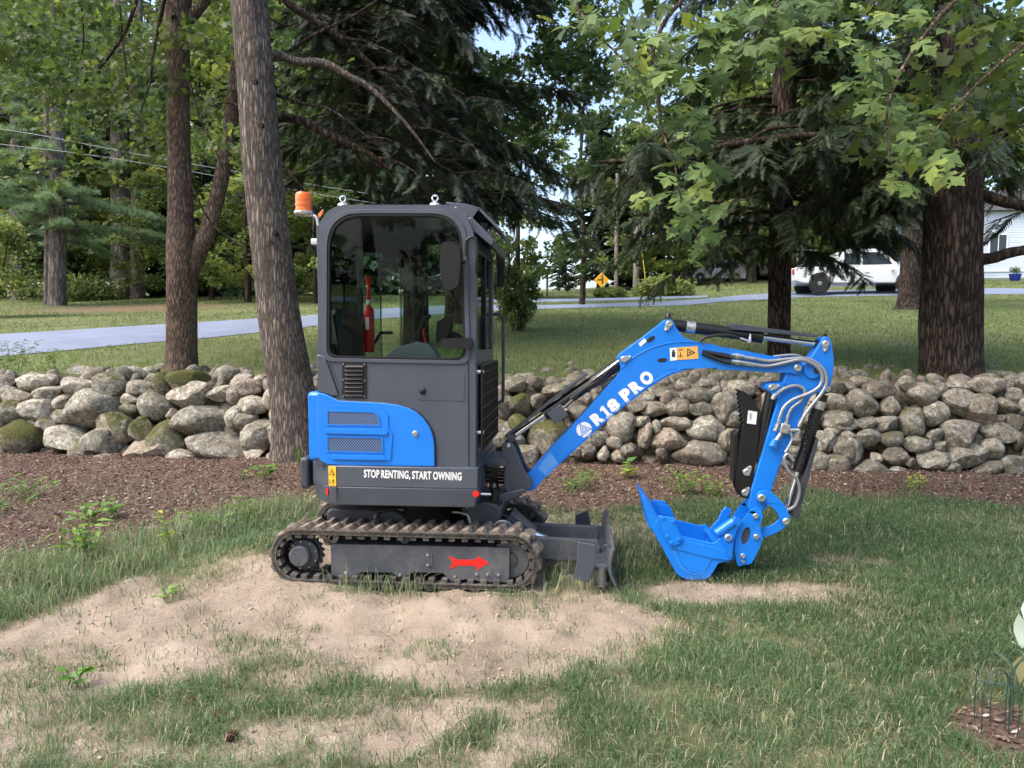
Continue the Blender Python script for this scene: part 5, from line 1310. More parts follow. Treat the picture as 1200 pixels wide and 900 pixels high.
# tall uncut grass at the left edge of the mulch and under the machine's edge
tx = []; ty = []
for px, py, n_, sp in [(20, 680, 260, .22), (60, 665, 260, .22), (100, 672, 220, .2), (135, 664, 200, .2), (165, 640, 260, .2), (200, 655, 150, .14), (230, 628, 240, .2), (270, 612, 220, .2), (310, 604, 180, .16), (5, 720, 200, .16), (330, 598, 140, .15), (150, 668, 120, .1), (90, 690, 120, .12), (470, 694, 50, .09), (440, 694, 30, .1), (500, 693, 25, .06), (360, 596, 120, .15), (640, 690, 60, .12), (690, 694, 30, .08), (730, 665, 120, .18), (745, 640, 120, .18)]:
    g_ = G(px, py); tx.append(RNG.normal(g_.x, sp, int(n_ * 1.5))); ty.append(RNG.normal(g_.y, sp * .55, int(n_ * 1.5)))
tx = np.concatenate(tx); ty = np.concatenate(ty)
kk = ~(((tx - EO.x) * EYv.x + (ty - EO.y) * EYv.y > -.015) & ((tx - EO.x) * EYv.x + (ty - EO.y) * EYv.y < 1.0) & (np.abs((tx - EO.x) * EXv.x + (ty - EO.y) * EXv.y) < .83))
tx, ty = tx[kk], ty[kk]
tz, _, _ = ground_z(tx, ty)
go2 = blades('tall_edge_grass', tx, ty, tz, RNG.uniform(.07, .23, len(tx)), RNG.uniform(.0035, .007, len(tx)), np.clip(np.abs(RNG.normal(.5, .3, len(tx))), .05, 1.2), np.clip(RNG.normal(.76, .10, len(tx)), .2, .84), m_grass)
tag(go2, 'taller bright green grass along the mulch edge and track', 'grass', kind='stuff')
# back lawn: short blades, thinning with distance
yy = 8.6 + (46 - 8.6) * RNG.uniform(0, 1, 150000) ** 1.7; xx = RNG.uniform(-1, 1, 150000) * (yy * .82 + 1)
t_ = yy - wall_y(xx); kk = t_ > 1.25 + .5 * fbm(xx, yy, 1.5, 2, 3)
A_, B_ = [Vector((*G(*p).xy, 0)) for p in dr_near], [Vector((*G(*p).xy, 0)) for p in dr_far]
def inside(px_, py_, poly):
    r = np.zeros(len(px_), bool); n_ = len(poly)
    for i in range(n_):
        x1, y1 = poly[i]; x2, y2 = poly[i - 1]
        c_ = ((y1 > py_) != (y2 > py_)) & (px_ < (x2 - x1) * (py_ - y1) / (y2 - y1 + 1e-12) + x1); r ^= c_
    return r
poly = [(v.x, v.y) for v in smooth2(A_, 5)] + [(v.x, v.y) for v in reversed(smooth2(B_, 5))]
kk &= ~inside(xx, yy, poly)
C_, D_ = [Vector((*G(*p).xy, 0)) for p in rd_near], [Vector((*G(*p).xy, 0)) for p in rd_far]
kk &= ~inside(xx, yy, [(v.x, v.y) for v in C_] + [(v.x, v.y) for v in reversed(D_)])
kk &= RNG.uniform(0, 1, len(xx)) < np.where(xx < -2, .35 + .5 * sstep(.4, .6, fbm(xx, yy, .8, 3, 91)), 1)
_, _, st_ = masks(xx, yy); kk &= st_ < .35
xx, yy = xx[kk], yy[kk]
zz_ = gz_np(xx, yy)
go3 = blades('back_lawn_grass', xx, yy, zz_, RNG.uniform(.03, .075, len(xx)), np.maximum(.005, .0011 * yy), RNG.uniform(0, .9, len(xx)), np.clip(.5 * fbm(xx, yy, .5, 3, 93) + RNG.normal(.25, .18, len(xx)) + .1 * (xx < -2), 0, 1), m_lawn, 1)
tag(go3, 'mown grass of the sloping back lawn behind the stone wall', 'grass', kind='stuff')

# wood chips, dead leaves and needles of the mulch bed
m_chip = ramp_stops(leafmat('wood_chips', (0, 0, 0), (1, 1, 1), .08, .8), [(0, (.035, .020, .014)), (.35, (.100, .064, .048)), (.65, (.18, .124, .096)), (.88, (.30, .23, .18)), (1, (.48, .40, .33))])
def flakes(name, N, y0, y1, smin, smax, sel, m, label, cat, asp=.45, lift=.006):
    x, y = front_pts(N, y0, y1, .85)
    z, s_, mu_ = ground_z(x, y)
    k_ = sel(x, y, s_, mu_)
    x, y, z = x[k_], y[k_], z[k_]; n_ = len(x)
    s = RNG.uniform(smin, smax, n_); a = RNG.uniform(0, 2 * pi, n_); tl = RNG.normal(0, .35, n_); t2 = RNG.normal(0, .35, n_)
    u = np.stack([np.cos(a), np.sin(a), tl], -1) * s[:, None]; v = np.stack([-np.sin(a), np.cos(a), t2], -1) * (s * asp * RNG.uniform(.4, 1.2, n_))[:, None]
    c_ = np.stack([x, y, z + lift + s * .25], -1)
    V = np.stack([c_ - u, c_ + v, c_ + u, c_ - v], 1).reshape(-1, 3)
    Fc = (np.arange(n_) * 4)[:, None] + np.array([[0, 1, 2, 3]])
    o = npmesh(name, V, Fc, m, tint=np.repeat(RNG.beta(1.6, 1.8, n_), 4))
    return tag(o, label, cat, kind='stuff')
flakes('mulch_chips', 120000, 2.2, 9.0, .006, .024, lambda x, y, s, mu: (mu > .4) & (y - wall_y(x) < .9), m_chip, 'brown bark mulch and dead leaves along the wall foot', 'mulch')
m_peb = ramp_stops(leafmat('sand_crumbs', (0, 0, 0), (1, 1, 1), 0, .95), [(0, (.17, .13, .095)), (.5, (.33, .265, .20)), (1, (.48, .41, .33))])
flakes('sand_crumbs', 26000, 2.1, 5.4, .002, .007, lambda x, y, s, mu: (s > .3) & (RNG.uniform(0, 1, len(x)) < .5), m_peb, 'loose sand crumbs and grit on the bare patch', 'sand grit', .9, .0)
# clods of sand thrown up by the tracks
CB = [(x_ * .525731, y_ * .525731, z_ * .525731) for x_, y_, z_ in [(-1, 1.618, 0), (1, 1.618, 0), (-1, -1.618, 0), (1, -1.618, 0), (0, -1, 1.618), (0, 1, 1.618), (0, -1, -1.618), (0, 1, -1.618), (1.618, 0, -1), (1.618, 0, 1), (-1.618, 0, -1), (-1.618, 0, 1)]]
CF = np.array([(0, 11, 5), (0, 5, 1), (0, 1, 7), (0, 7, 10), (0, 10, 11), (1, 5, 9), (5, 11, 4), (11, 10, 2), (10, 7, 6), (7, 1, 8), (3, 9, 4), (3, 4, 2), (3, 2, 6), (3, 6, 8), (3, 8, 9), (4, 9, 5), (2, 4, 11), (6, 2, 10), (8, 6, 7), (9, 8, 1)])
x, y = front_pts(30000, 2.1, 5.2); z, s_, m_ = ground_z(x, y)
k_ = (s_ > .35) & (RNG.uniform(0, 1, len(x)) < .03 + .22 * np.exp(-((y - 3.75) / .28) ** 2) * sstep(-2.2, -1.2, x) + .10 * sstep(.52, .7, fbm(x, y, 2.4, 3, 95)))
x, y, z = x[k_], y[k_], z[k_]; n_ = len(x)
sz = .003 + .008 * RNG.uniform(0, 1, n_) ** 3
tv = np.array(CB)[None] * (1 + RNG.uniform(-.3, .3, (n_, 12, 1))) * sz[:, None, None] * RNG.uniform(.6, 1.3, (n_, 1, 3)) + np.stack([x, y, z + .002], -1)[:, None]
o = npmesh('sand_clods', tv.reshape(-1, 3), (np.arange(n_) * 12)[:, None, None] .repeat(20, 1).reshape(-1, 1) + np.tile(CF, (n_, 1)), m_peb, tint=np.repeat(np.clip(RNG.normal(.5, .22, n_), 0, 1), 12), smooth=True)
tag(o, 'small clods of sand scattered over the bare patch', 'sand clods', kind='stuff')
m_thatch = ramp_stops(leafmat('dead_grass', (0, 0, 0), (1, 1, 1), .1, .8), [(0, (.12, .10, .055)), (.5, (.26, .21, .13)), (1, (.40, .34, .23))])
flakes('dead_grass', 26000, 2.0, 7.0, .012, .04, lambda x, y, s, mu: (s < .8) & (mu < .5) & (RNG.uniform(0, 1, len(x)) < .25 + .4 * s), m_thatch, 'flat dead grass thatch between the green blades', 'dead grass', .06, .004)

# ---- template scatter
def scatter(tv, tf, C, S, Nrm, spin):
    """copies of a template (in its xy plane, z = normal) at centres C, sizes S, normals Nrm, spun about the normal"""
    C = np.asarray(C, float); n_ = len(C); S = np.asarray(S, float)
    Nn = Nrm / (np.linalg.norm(Nrm, axis=1, keepdims=True) + 1e-9)
    ref = np.tile(np.array([[0., 0., 1.]]), (n_, 1)); bad = np.abs(Nn[:, 2]) > .95; ref[bad] = (1, 0, 0)
    T = np.cross(ref, Nn); T /= np.linalg.norm(T, axis=1, keepdims=True) + 1e-9
    Bv = np.cross(Nn, T)
    c_, s_ = np.cos(spin)[:, None], np.sin(spin)[:, None]
    X = T * c_ + Bv * s_; Yv = -T * s_ + Bv * c_
    V = C[:, None, :] + S[:, None, None] * (tv[None, :, 0:1] * X[:, None, :] + tv[None, :, 1:2] * Yv[:, None, :] + tv[None, :, 2:3] * Nn[:, None, :])
    Fc = (np.arange(n_) * len(tv))[:, None, None] + np.asarray(tf)[None]
    return V.reshape(-1, 3), Fc.reshape(-1, np.asarray(tf).shape[1])
def scatter_dir(tv, tf, C, S, D, roll):
    """template lies along its +y; D is the direction of +y"""
    n_ = len(C); D = D / (np.linalg.norm(D, axis=1, keepdims=True) + 1e-9)
    ref = np.tile(np.array([[0., 0., 1.]]), (n_, 1)); bad = np.abs(D[:, 2]) > .97; ref[bad] = (1, 0, 0)
    X = np.cross(D, ref); X /= np.linalg.norm(X, axis=1, keepdims=True) + 1e-9
    Z = np.cross(X, D)
    c_, s_ = np.cos(roll)[:, None], np.sin(roll)[:, None]
    X2 = X * c_ + Z * s_; Z2 = -X * s_ + Z * c_
    V = np.asarray(C)[:, None, :] + np.asarray(S)[:, None, None] * (tv[None, :, 0:1] * X2[:, None, :] + tv[None, :, 1:2] * D[:, None, :] + tv[None, :, 2:3] * Z2[:, None, :])
    Fc = (np.arange(n_) * len(tv))[:, None, None] + np.asarray(tf)[None]
    return V.reshape(-1, 3), Fc.reshape(-1, np.asarray(tf).shape[1])
LEAF_T = np.array([(0, -.5, 0), (.28, -.05, .06), (0, .55, -.05), (-.28, -.05, .06)]); LEAF_F = [(0, 1, 2, 3)]
LANCE_T = np.array([(0, 0, 0), (.16, .35, .05), (0, .38, -.03), (-.16, .35, .05), (0, 1, -.12)]); LANCE_F = [(0, 1, 2), (0, 2, 3), (1, 4, 2), (2, 4, 3)]
MAPM_T = np.array([(0, -.45, 0), (.42, -.22, .08), (.20, .02, 0), (.46, .30, .08), (.14, .22, 0), (0, .62, -.1), (-.14, .22, 0), (-.46, .30, .08), (-.20, .02, 0), (-.42, -.22, .08)])
MAPM_F = [(0, 1, 2), (2, 3, 4), (4, 5, 6), (6, 7, 8), (8, 9, 0), (0, 2, 8), (2, 4, 8), (4, 6, 8)]

m_weed = ramp_stops(leafmat('weed_leaves', (0, 0, 0), (1, 1, 1), .35, .45), [(0, (.055, .125, .026)), (.5, (.13, .25, .05)), (.85, (.24, .36, .075)), (1, (.38, .42, .07))])
m_stem = mat('green_stem', (.12, .17, .05), .6)
def weed(px, py, h, n_stem, leaf, sp, label, tint=.5, name='weed_plant', shape='leaf', group='weeds along the mulch bed'):
    g_ = G(px, py); base = Vector((g_.x, g_.y, gz(g_.x, g_.y) - .01))
    root = empty(name, base, 0, label, 'plant', group)
    C = []; D = []; S = []; mb = MB()
    for k in range(n_stem):
        a = random.uniform(0, 2 * pi); r = random.uniform(.1, 1) * sp; hh = h * random.uniform(.55, 1.05)
        p0 = Vector((random.gauss(0, sp * .25), random.gauss(0, sp * .25), 0)); p2 = Vector((cos(a) * r, sin(a) * r, hh)); p1 = p0.lerp(p2, .5) + Vector((0, 0, hh * .12))
        path = smooth2([p0, p1, p2], 4); mb.tube(path, [.004, .0035, .003, .003, .0025, .002, .002, .0015, .001][:len(path)], 5)
        m_ = max(3, int(hh / leaf * 2.2))
        for j in range(m_):
            t = .25 + .75 * (j + .5) / m_; q = path[min(int(t * (len(path) - 1)), len(path) - 1)]
            b_ = a + random.uniform(-2.2, 2.2)
            C.append(tuple(q)); D.append((cos(b_), sin(b_), random.uniform(-.1, .55))); S.append(leaf * random.uniform(.6, 1.15))
    mb.build('stem', m_stem, root)
    T, Fc = (LANCE_T, LANCE_F)
    if shape == 'wide': T = LANCE_T * np.array([1.9, 1, 1])
    V, Fa = scatter_dir(T, Fc, np.array(C), np.array(S), np.array(D), RNG.uniform(-.5, .5, len(C)))
    npmesh('foliage', V, Fa, m_weed, root, tint=np.repeat(np.clip(RNG.normal(tint, .16, len(C)), 0, 1), len(T)))
    return root
weed(92, 662, .34, 15, .12, .20, 'leafy bright green weed clump left of the sand heap', .55)
weed(200, 650, .30, 6, .075, .08, 'thin yellow green weed stalk before the mulch, left of the track', .85)
weed(105, 612, .16, 6, .11, .10, 'small three leaved weed alone in the left mulch', .6, shape='wide')
weed(133, 607, .16, 6, .11, .09, 'small broad leaved weed just right of a like one in the left mulch', .6, shape='wide')
weed(30, 584, .20, 14, .10, .34, 'low spreading green weed on the mulch at the left edge', .4)
weed(8, 600, .16, 9, .10, .26, 'low weed cut by the left picture edge on the mulch', .45)
weed(284, 562, .10, 4, .07, .07, 'tiny weed below the wide flat stone of the wall', .45, shape='wide')
weed(310, 562, .17, 8, .10, .12, 'small weed at the foot of the leaning trunk, on its left', .5, shape='wide')
weed(352, 545, .22, 9, .05, .12, 'dark green sprouts growing at the base of the leaning trunk', .2)
weed(245, 622, .18, 13, .09, .26, 'weed patch at the mulch edge beside the sand heap', .5)
weed(290, 608, .18, 13, .09, .26, 'weed patch at the mulch edge behind the rear of the track', .45)
weed(676, 574, .20, 16, .07, .24, 'ferny green weed patch under the boom on the dark mulch', .45)
weed(690, 566, .14, 8, .06, .14, 'green weed sprig beside the ferny patch under the boom', .5)
weed(735, 560, .18, 5, .13, .08, 'pale broad leaved weed before the stones under the boom', .9, shape='wide')
weed(800, 580, .26, 18, .08, .26, 'bushy green weed on the mulch left of the thumb', .55)
weed(834, 582, .20, 14, .08, .2, 'lower weed between the bushy one and the bucket arm', .6)
weed(1072, 574, .17, 12, .07, .13, 'yellow green sprig at the wall foot on the right', .97)
weed(195, 700, .07, 7, .05, .12, 'low clover tuft on the sand left of the track', .6, shape='wide')
weed(85, 805, .09, 5, .06, .06, 'small weed with a brown bud in the lower left grass', .5, shape='wide')
weed(12, 442, .55, 16, .12, .55, 'dark leafy shrub on top of the wall at the left edge', .15, name='shrub', group='shrubs on the wall')
weed(62, 440, .40, 12, .11, .5, 'low dark shrub between the driveway and the left wall', .18, name='shrub', group='shrubs on the wall')
# young plant with pale leaves inside a green wire border, right edge
gp = G(1200, 846)
yp = empty('young_plant', gp, 0, 'young plant with pale grey green leaves at the right edge', 'plant')
m_pale = leafmat('pale_leaf', (.42, .52, .42), (.55, .62, .52), .25, .5, attr=False)
sc = gp.y / F
MB().tube(smooth2([Vector((0, 0, 0)), Vector((.004, 0, .2)), Vector((-.002, 0, .42)), Vector((.005, 0, .62))], 4), .006, 8).build('stem', m_stem, yp)
def leaf_obj(parent, loc, d, s, wd, m, nm='leaf', roll=0.0):
    T = np.array([(0, 0, 0), (.10, .10, .02), (.22, .35, .05), (.20, .6, .04), (.09, .86, 0), (0, 1, -.05), (-.09, .86, 0), (-.20, .6, .04), (-.22, .35, .05), (-.10, .10, .02), (0, .35, 0), (0, .65, 0)]) * np.array([wd, 1, 1])
    Fc = [(0, 1, 10), (1, 2, 10), (2, 3, 11), (2, 11, 10), (3, 4, 11), (4, 5, 11), (5, 6, 11), (6, 7, 11), (7, 8, 10), (7, 10, 11), (8, 9, 10), (9, 0, 10)]
    V, Fa = scatter_dir(T, Fc, np.array([loc]), np.array([s]), np.array([d]), np.array([roll]))
    return npmesh(nm, V, Fa, m, parent, smooth=True)
def yl(px, py): q = atY(px, py, gp.y); return tuple(q - gp)
leaf_obj(yp, yl(1197, 760), (-.18, -.15, .9), .155, .95, m_pale, roll=.3)
leaf_obj(yp, yl(1196, 758), (-.55, -.35, .35), .075, 1.3, m_pale, roll=.2)
leaf_obj(yp, yl(1203, 724), (-.10, -.1, .9), .13, 1.0, m_pale, roll=.2)
leaf_obj(yp, yl(1204, 752), (.6, -.1, .6), .14, 1.0, m_pale)
leaf_obj(yp, yl(1204, 730), (.5, .4, .7), .14, 1.0, m_pale)
m_dry = leafmat('curled_leaf', (.16, .15, .06), (.2, .18, .08), .2, .6, attr=False)
leaf_obj(yp, yl(1197, 768), (-.2, -.2, -.8), .11, .9, m_dry)
m_wire = mat('green_wire', (.018, .055, .045), .4)
wf = empty('wire_border_fence', G(1165, 862), 0, 'low green wire hoop border round the young plant', 'garden fence')
wb = wf.location.copy()
for k, (pa, pb, hh) in enumerate([((1142, 846), (1192, 868), .30), ((1160, 850), (1186, 846), .20), ((1178, 858), (1215, 858), .28), ((1150, 862), (1182, 852), .24), ((1182, 862), (1230, 866), .32)]):
    a_, b_ = G(*pa), G(*pb)
    pts = [a_ - Vector((0, 0, .03)), a_ + Vector((0, 0, hh * .62)), a_.lerp(b_, .22) + Vector((0, 0, hh * .92)), a_.lerp(b_, .5) + Vector((0, 0, hh)), a_.lerp(b_, .78) + Vector((0, 0, hh * .92)), b_ + Vector((0, 0, hh * .62)), b_ - Vector((0, 0, .03))]
    MB().tube([q - wb for q in smooth2(pts, 5)], .0022, 6).build('wire_hoop', m_wire, wf)
a_, b_ = G(1142, 846), G(1230, 866)
MB().tube([a_ + Vector((0, 0, .17)) - wb, b_ + Vector((0, 0, .17)) - wb], .002, 6).build('wire_rail', m_wire, wf)
# pine cones and a few fallen leaves lying in the grass
m_cone = mat('pine_cone', (.10, .045, .03), .8, var=.3, vscale=60, bump=.6, bscale=90)
for px, py, lb in ((223, 825, 'brown pine cone in the lower left grass, farthest of three'), (256, 842, 'brown pine cone in the lower left grass, middle of three'), (272, 866, 'brown pine cone in the lower left grass, nearest of three')):
    g_ = G(px, py); cn = empty('pine_cone', (g_.x, g_.y, gz(g_.x, g_.y) + .012), random.uniform(0, 3), lb, 'pine cone', 'pine cones in the grass')
    cn.scale = (.7, .7, .7)
    core = MB().lathe((-.035, 0, 0), (1, 0, 0), [(0, .004), (.01, .014), (.03, .019), (.05, .014), (.07, .004)], 10).build('core', m_cone, cn)
    mb = MB()
    for j in range(46):
        t = (j + .5) / 46; a = j * 2.4; r = .008 + .017 * sin(pi * (.12 + .8 * t)); c_ = Vector((-.033 + .066 * t, r * cos(a), r * sin(a)))
        mb.box(c_, (.006, .011, .011), Euler((a, .7, 0)))
    sc_o = mb.build('scales', m_cone, cn, sharp=0); sc_o['kind'] = 'stuff'

# ================================================================== TREES
def barkmat(name, c1, c2, sx=9.0, sz=1.6, strength=1.0):
    m = bpy.data.materials.new(name); m.use_nodes = True
    n = m.node_tree.nodes; l = m.node_tree.links; b = n['Principled BSDF']; b.inputs['Roughness'].default_value = .95; b.inputs['Specular IOR Level'].default_value = .15
    tc = n.new('ShaderNodeTexCoord'); mp = n.new('ShaderNodeMapping'); mp.inputs['Scale'].default_value = (sx, sx, sz); l.new(tc.outputs['Object'], mp.inputs[0])
    t = n.new('ShaderNodeTexNoise'); t.inputs['Scale'].default_value = 2.2; t.inputs['Detail'].default_value = 8; t.inputs['Roughness'].default_value = .65; t.inputs['Distortion'].default_value = .6; l.new(mp.outputs[0], t.inputs['Vector'])
    t2 = n.new('ShaderNodeTexNoise'); t2.inputs['Scale'].default_value = 1.2; t2.inputs['Detail'].default_value = 3; l.new(tc.outputs['Object'], t2.inputs['Vector'])
    r = n.new('ShaderNodeValToRGB'); r.color_ramp.elements[0].position = .36; r.color_ramp.elements[0].color = (*c1, 1); r.color_ramp.elements[1].position = .62; r.color_ramp.elements[1].color = (*c2, 1)
    vo = n.new('ShaderNodeTexVoronoi'); vo.feature = 'DISTANCE_TO_EDGE'; vo.inputs['Scale'].default_value = 1.5
    va = n.new('ShaderNodeVectorMath'); va.operation = 'MULTIPLY_ADD'; va.inputs[1].default_value = (1.1, 1.1, 1.1); l.new(t.outputs['Color'], va.inputs[0]); l.new(mp.outputs[0], va.inputs[2]); l.new(va.outputs[0], vo.inputs['Vector'])
    vm = n.new('ShaderNodeMapRange'); vm.inputs['From Max'].default_value = .32; l.new(vo.outputs['Distance'], vm.inputs[0])
    hm = n.new('ShaderNodeMath'); hm.operation = 'MULTIPLY_ADD'; hm.inputs[1].default_value = .55; l.new(vm.outputs[0], hm.inputs[0])
    hs_ = n.new('ShaderNodeMath'); hs_.operation = 'MULTIPLY'; hs_.inputs[1].default_value = .5; l.new(t.outputs[0], hs_.inputs[0]); l.new(hs_.outputs[0], hm.inputs[2])
    l.new(hm.outputs[0], r.inputs[0])
    r2 = n.new('ShaderNodeValToRGB'); r2.color_ramp.elements[0].position = .35; r2.color_ramp.elements[0].color = (.7, .68, .66, 1); r2.color_ramp.elements[1].position = .7; r2.color_ramp.elements[1].color = (1.15, 1.12, 1.1, 1); l.new(t2.outputs[0], r2.inputs[0])
    mu = n.new('ShaderNodeMix'); mu.data_type = 'RGBA'; mu.blend_type = 'MULTIPLY'; mu.inputs[0].default_value = 1; l.new(r.outputs[0], mu.inputs[6]); l.new(r2.outputs[0], mu.inputs[7]); l.new(mu.outputs[2], b.inputs['Base Color'])
    bp = n.new('ShaderNodeBump'); bp.inputs['Strength'].default_value = strength; bp.inputs['Distance'].default_value = .03; l.new(hm.outputs[0], bp.inputs['Height']); l.new(bp.outputs[0], b.inputs['Normal'])
    return m
m_bark = barkmat('grey_bark', (.125, .106, .092), (.35, .30, .262), 22, 3.2, 1.2)
m_bark_r = barkmat('reddish_bark', (.030, .024, .020), (.130, .100, .084), 13, 2.4, 1.2)
m_bark_m = barkmat('maple_bark', (.125, .094, .072), (.36, .27, .21), 24, 5, 1.2)
m_bark_d = barkmat('dark_bark', (.03, .022, .018), (.11, .08, .062), 10, 2)
m_bark_p = barkmat('far_pine_bark', (.10, .085, .08), (.24, .205, .19), 5, 1)
m_maple = ramp_stops(leafmat('maple_leaves', (0, 0, 0), (1, 1, 1), .5, .45), [(0, (.030, .055, .018)), (.5, (.072, .115, .032)), (.85, (.135, .185, .048)), (1, (.27, .27, .06))])
m_mapf = ramp_stops(leafmat('near_maple_leaves', (0, 0, 0), (1, 1, 1), .30, .60, attr=False), [(0, (.035, .070, .018)), (.3, (.070, .120, .030)), (.65, (.110, .170, .042)), (.9, (.16, .23, .060)), (1, (.24, .29, .05))])
m_broad = ramp_stops(leafmat('wood_leaves', (0, 0, 0), (1, 1, 1), .45, .5), [(0, (.042, .072, .022)), (.45, (.105, .152, .042)), (.8, (.18, .23, .066)), (1, (.28, .31, .09))])
m_need = ramp_stops(leafmat('dark_needles', (0, 0, 0), (1, 1, 1), .15, .6), [(0, (.010, .018, .009)), (.6, (.024, .038, .017)), (1, (.055, .075, .028))])
m_pine = ramp_stops(leafmat('pine_needles', (0, 0, 0), (1, 1, 1), .25, .55), [(0, (.065, .115, .066)), (.5, (.13, .21, .105)), (1, (.24, .33, .15))])
m_hem = ramp_stops(leafmat('hemlock_needles', (0, 0, 0), (1, 1, 1), .2, .55), [(0, (.014, .026, .011)), (.6, (.034, .054, .021)), (1, (.085, .11, .038))])

def bark_tube(path, radii, seg=40, ridges=0.05, flare=None, seed=0):
    """trunk with ridged bark"""
    P_ = smooth2(path, 6); 
    R_ = [v.x for v in smooth2([Vector((r, 0, 0)) for r in radii], 6)]
    mb = MB(); from mathutils import noise as mn
    def rn(i, k):
        a = 2 * pi * k / seg
        lo_ = max(0, 1 - i / 9) ** 2 * (cos(5 * a + seed) + .6 * cos(3 * a + 2 * seed)) * 2.6
        return lo_ + mn.noise(Vector((cos(a) * 5 + seed, sin(a) * 5, i * .16))) * .9 + mn.noise(Vector((cos(a) * 1.2 + seed, sin(a) * 1.2, i * .10))) * .9
    mb.tube(P_, R_, seg, True, ridges, rn)
    return mb
def px_path(pts, Y, base):
    path = []; rad = []
    for q in pts:
        y_ = Y + (q[3] if len(q) > 3 else 0)
        path.append(atY(q[0], q[1], y_) - base); rad.append(q[2] * y_ / F)
    return path, rad
def tree_root(name, base, label, cat='tree', group=None): return empty(name, base, 0, label, cat, group)
def limb(parent, pts, Y, base, m, name='limb', seg=10):
    p_, r_ = px_path(pts, Y, base)
    return MB().tube(smooth2(p_, 5), [v.x for v in smooth2([Vector((r, 0, 0)) for r in r_], 5)], seg, True, .06).build(name, m, parent, sharp=60)

# needle spray: a flat twig with needles both sides, along +y, length 1
def spray_t(nn, wl=.26, ww=.05):
    v = []; f = []
    for k in range(nn):
        t = (k + .5) / nn
        for s in (-1, 1):
            ln = wl * (1 - .6 * t) * random.uniform(.7, 1.1); i = len(v)
            v += [(0, t - ww * .5, 0), (0, t + ww * .5, 0), (s * ln, t + ln * .7, random.uniform(-.06, .03))]; f.append((i, i + 1, i + 2))
    return np.array(v), np.array(f)
HEM_T, HEM_F = spray_t(15, .27, .065)
def tuft_t(nn=16, w=.035):
    v = []; f = []
    for k in range(nn):
        a = random.uniform(0, 2 * pi); e = random.uniform(.05, 1.2); d = Vector((cos(a) * cos(e), sin(a) * cos(e), sin(e))); s = d.cross(Vector((.3, .5, .8))).normalized() * w; i = len(v)
        L_ = random.uniform(.7, 1)
        v += [tuple(-s), tuple(s), tuple(d * L_)]; f.append((i, i + 1, i + 2))
    return np.array(v), np.array(f)
TUFT_T, TUFT_F = tuft_t()
def conifer_boughs(specs, twig=.42, per_m=15, droop=.35, hang=.25):
    """specs: (origin, azimuth, pitch, length). returns spray centres, directions, sizes and the limb polylines"""
    C = []; D = []; S = []; limbs = []
    for o_, az, pt, ln in specs:
        o_ = Vector(o_); d0 = Vector((cos(az) * cos(pt), sin(az) * cos(pt), sin(pt)))
        N = max(4, int(ln / .25)); pts = []
        for k in range(N + 1):
            t = k / N; pts.append(o_ + d0 * ln * t + Vector((random.gauss(0, .02), random.gauss(0, .02), -droop * ln * t * t)))
        limbs.append((pts, .010 + .009 * ln))
        side = d0.cross(Vector((0, 0, 1))).normalized()
        for k in range(int(ln * per_m)):
            t = random.uniform(.12, 1) ** .8; i = min(int(t * N), N - 1); q = pts[i].lerp(pts[i + 1], t * N - i)
            s = random.choice((-1, 1)); ax = (pts[min(i + 1, N)] - pts[max(i - 1, 0)]).normalized()
            dd = (ax * random.uniform(.3, .9) + side * s * random.uniform(.3, 1.0) + Vector((0, 0, -hang * random.uniform(.1, 2.4)))).normalized()
            z_ = twig * random.uniform(.6, 1.25) * (1.15 - .55 * t)
            q2 = q + dd * z_ * .5 + Vector((0, 0, -.12 * z_))
            for a_, b_ in ((q, dd), (q2, (dd + Vector((random.gauss(0, .4), random.gauss(0, .4), -hang))).normalized()), (q + dd * z_ * .3, (dd + side * random.gauss(0, .8) + Vector((0, 0, -hang))).normalized())):
                C.append(tuple(a_)); D.append(tuple(b_)); S.append(z_ * random.uniform(.7, 1))
    return np.array(C), np.array(D), np.array(S), limbs
def conifer_foliage(parent, specs, m, limb_m, tint=.4, twig=.42, per_m=15, droop=.35, hang=.25, T=None):
    C, D, S, limbs = conifer_boughs(specs, twig, per_m, droop, hang)
    T, Fc = T or (HEM_T, HEM_F)
    V, Fa = scatter_dir(T, Fc, C, S, D, RNG.uniform(-.7, .7, len(C)))
    npmesh('crown', V, Fa, m, parent, tint=np.repeat(np.clip(RNG.normal(tint, .22, len(C)), 0, 1), len(T)))
    mb = MB()
    for pts, r in limbs: mb.tube(pts, [r * (1 - .85 * k / (len(pts) - 1)) for k in range(len(pts))], 5, False)
    lo_ = mb.build('branches', limb_m, parent, sharp=80); lo_['kind'] = 'stuff'
def leaf_cloud(parent, clumps, n_per, size, m, base, T=LEAF_T, Fc=LEAF_F, tint=.45, flat=.6, name='crown'):
    """clumps: (x, y, z, radius) in world; leaves spread through each clump"""
    C = []; sh = []
    for x_, y_, z_, r_ in clumps:
        k = max(4, int(n_per * random.uniform(.6, 1.3)))
        d = RNG.normal(0, 1, (k, 3)); d /= np.linalg.norm(d, axis=1, keepdims=True); d *= (RNG.uniform(0, 1, (k, 1)) ** .45) * r_; d[:, 2] *= flat
        C.append(np.array([[x_, y_, z_]]) + d); sh.append(np.full(k, random.gauss(0, .10)))
    C = np.concatenate(C) - np.array(base); sh = np.concatenate(sh); n_ = len(C)
    Nn = RNG.normal(0, 1, (n_, 3)) * .75 + np.array([[-.1, -.35, .75]])
    V, Fa = scatter(T, Fc, C, size * RNG.uniform(.6, 1.25, n_), Nn, RNG.uniform(0, 2 * pi, n_))
    return npmesh(name, V, Fa, m, parent, tint=np.repeat(np.clip(tint + sh + RNG.normal(0, .16, n_), 0, 1), len(T)))
def px_clumps(L_):
    out = []
    for px, py, Y, rpx in L_:
        q = atY(px, py, Y); out.append((q.x, q.y, q.z, rpx * Y / F))
    return out

U_ = random.uniform
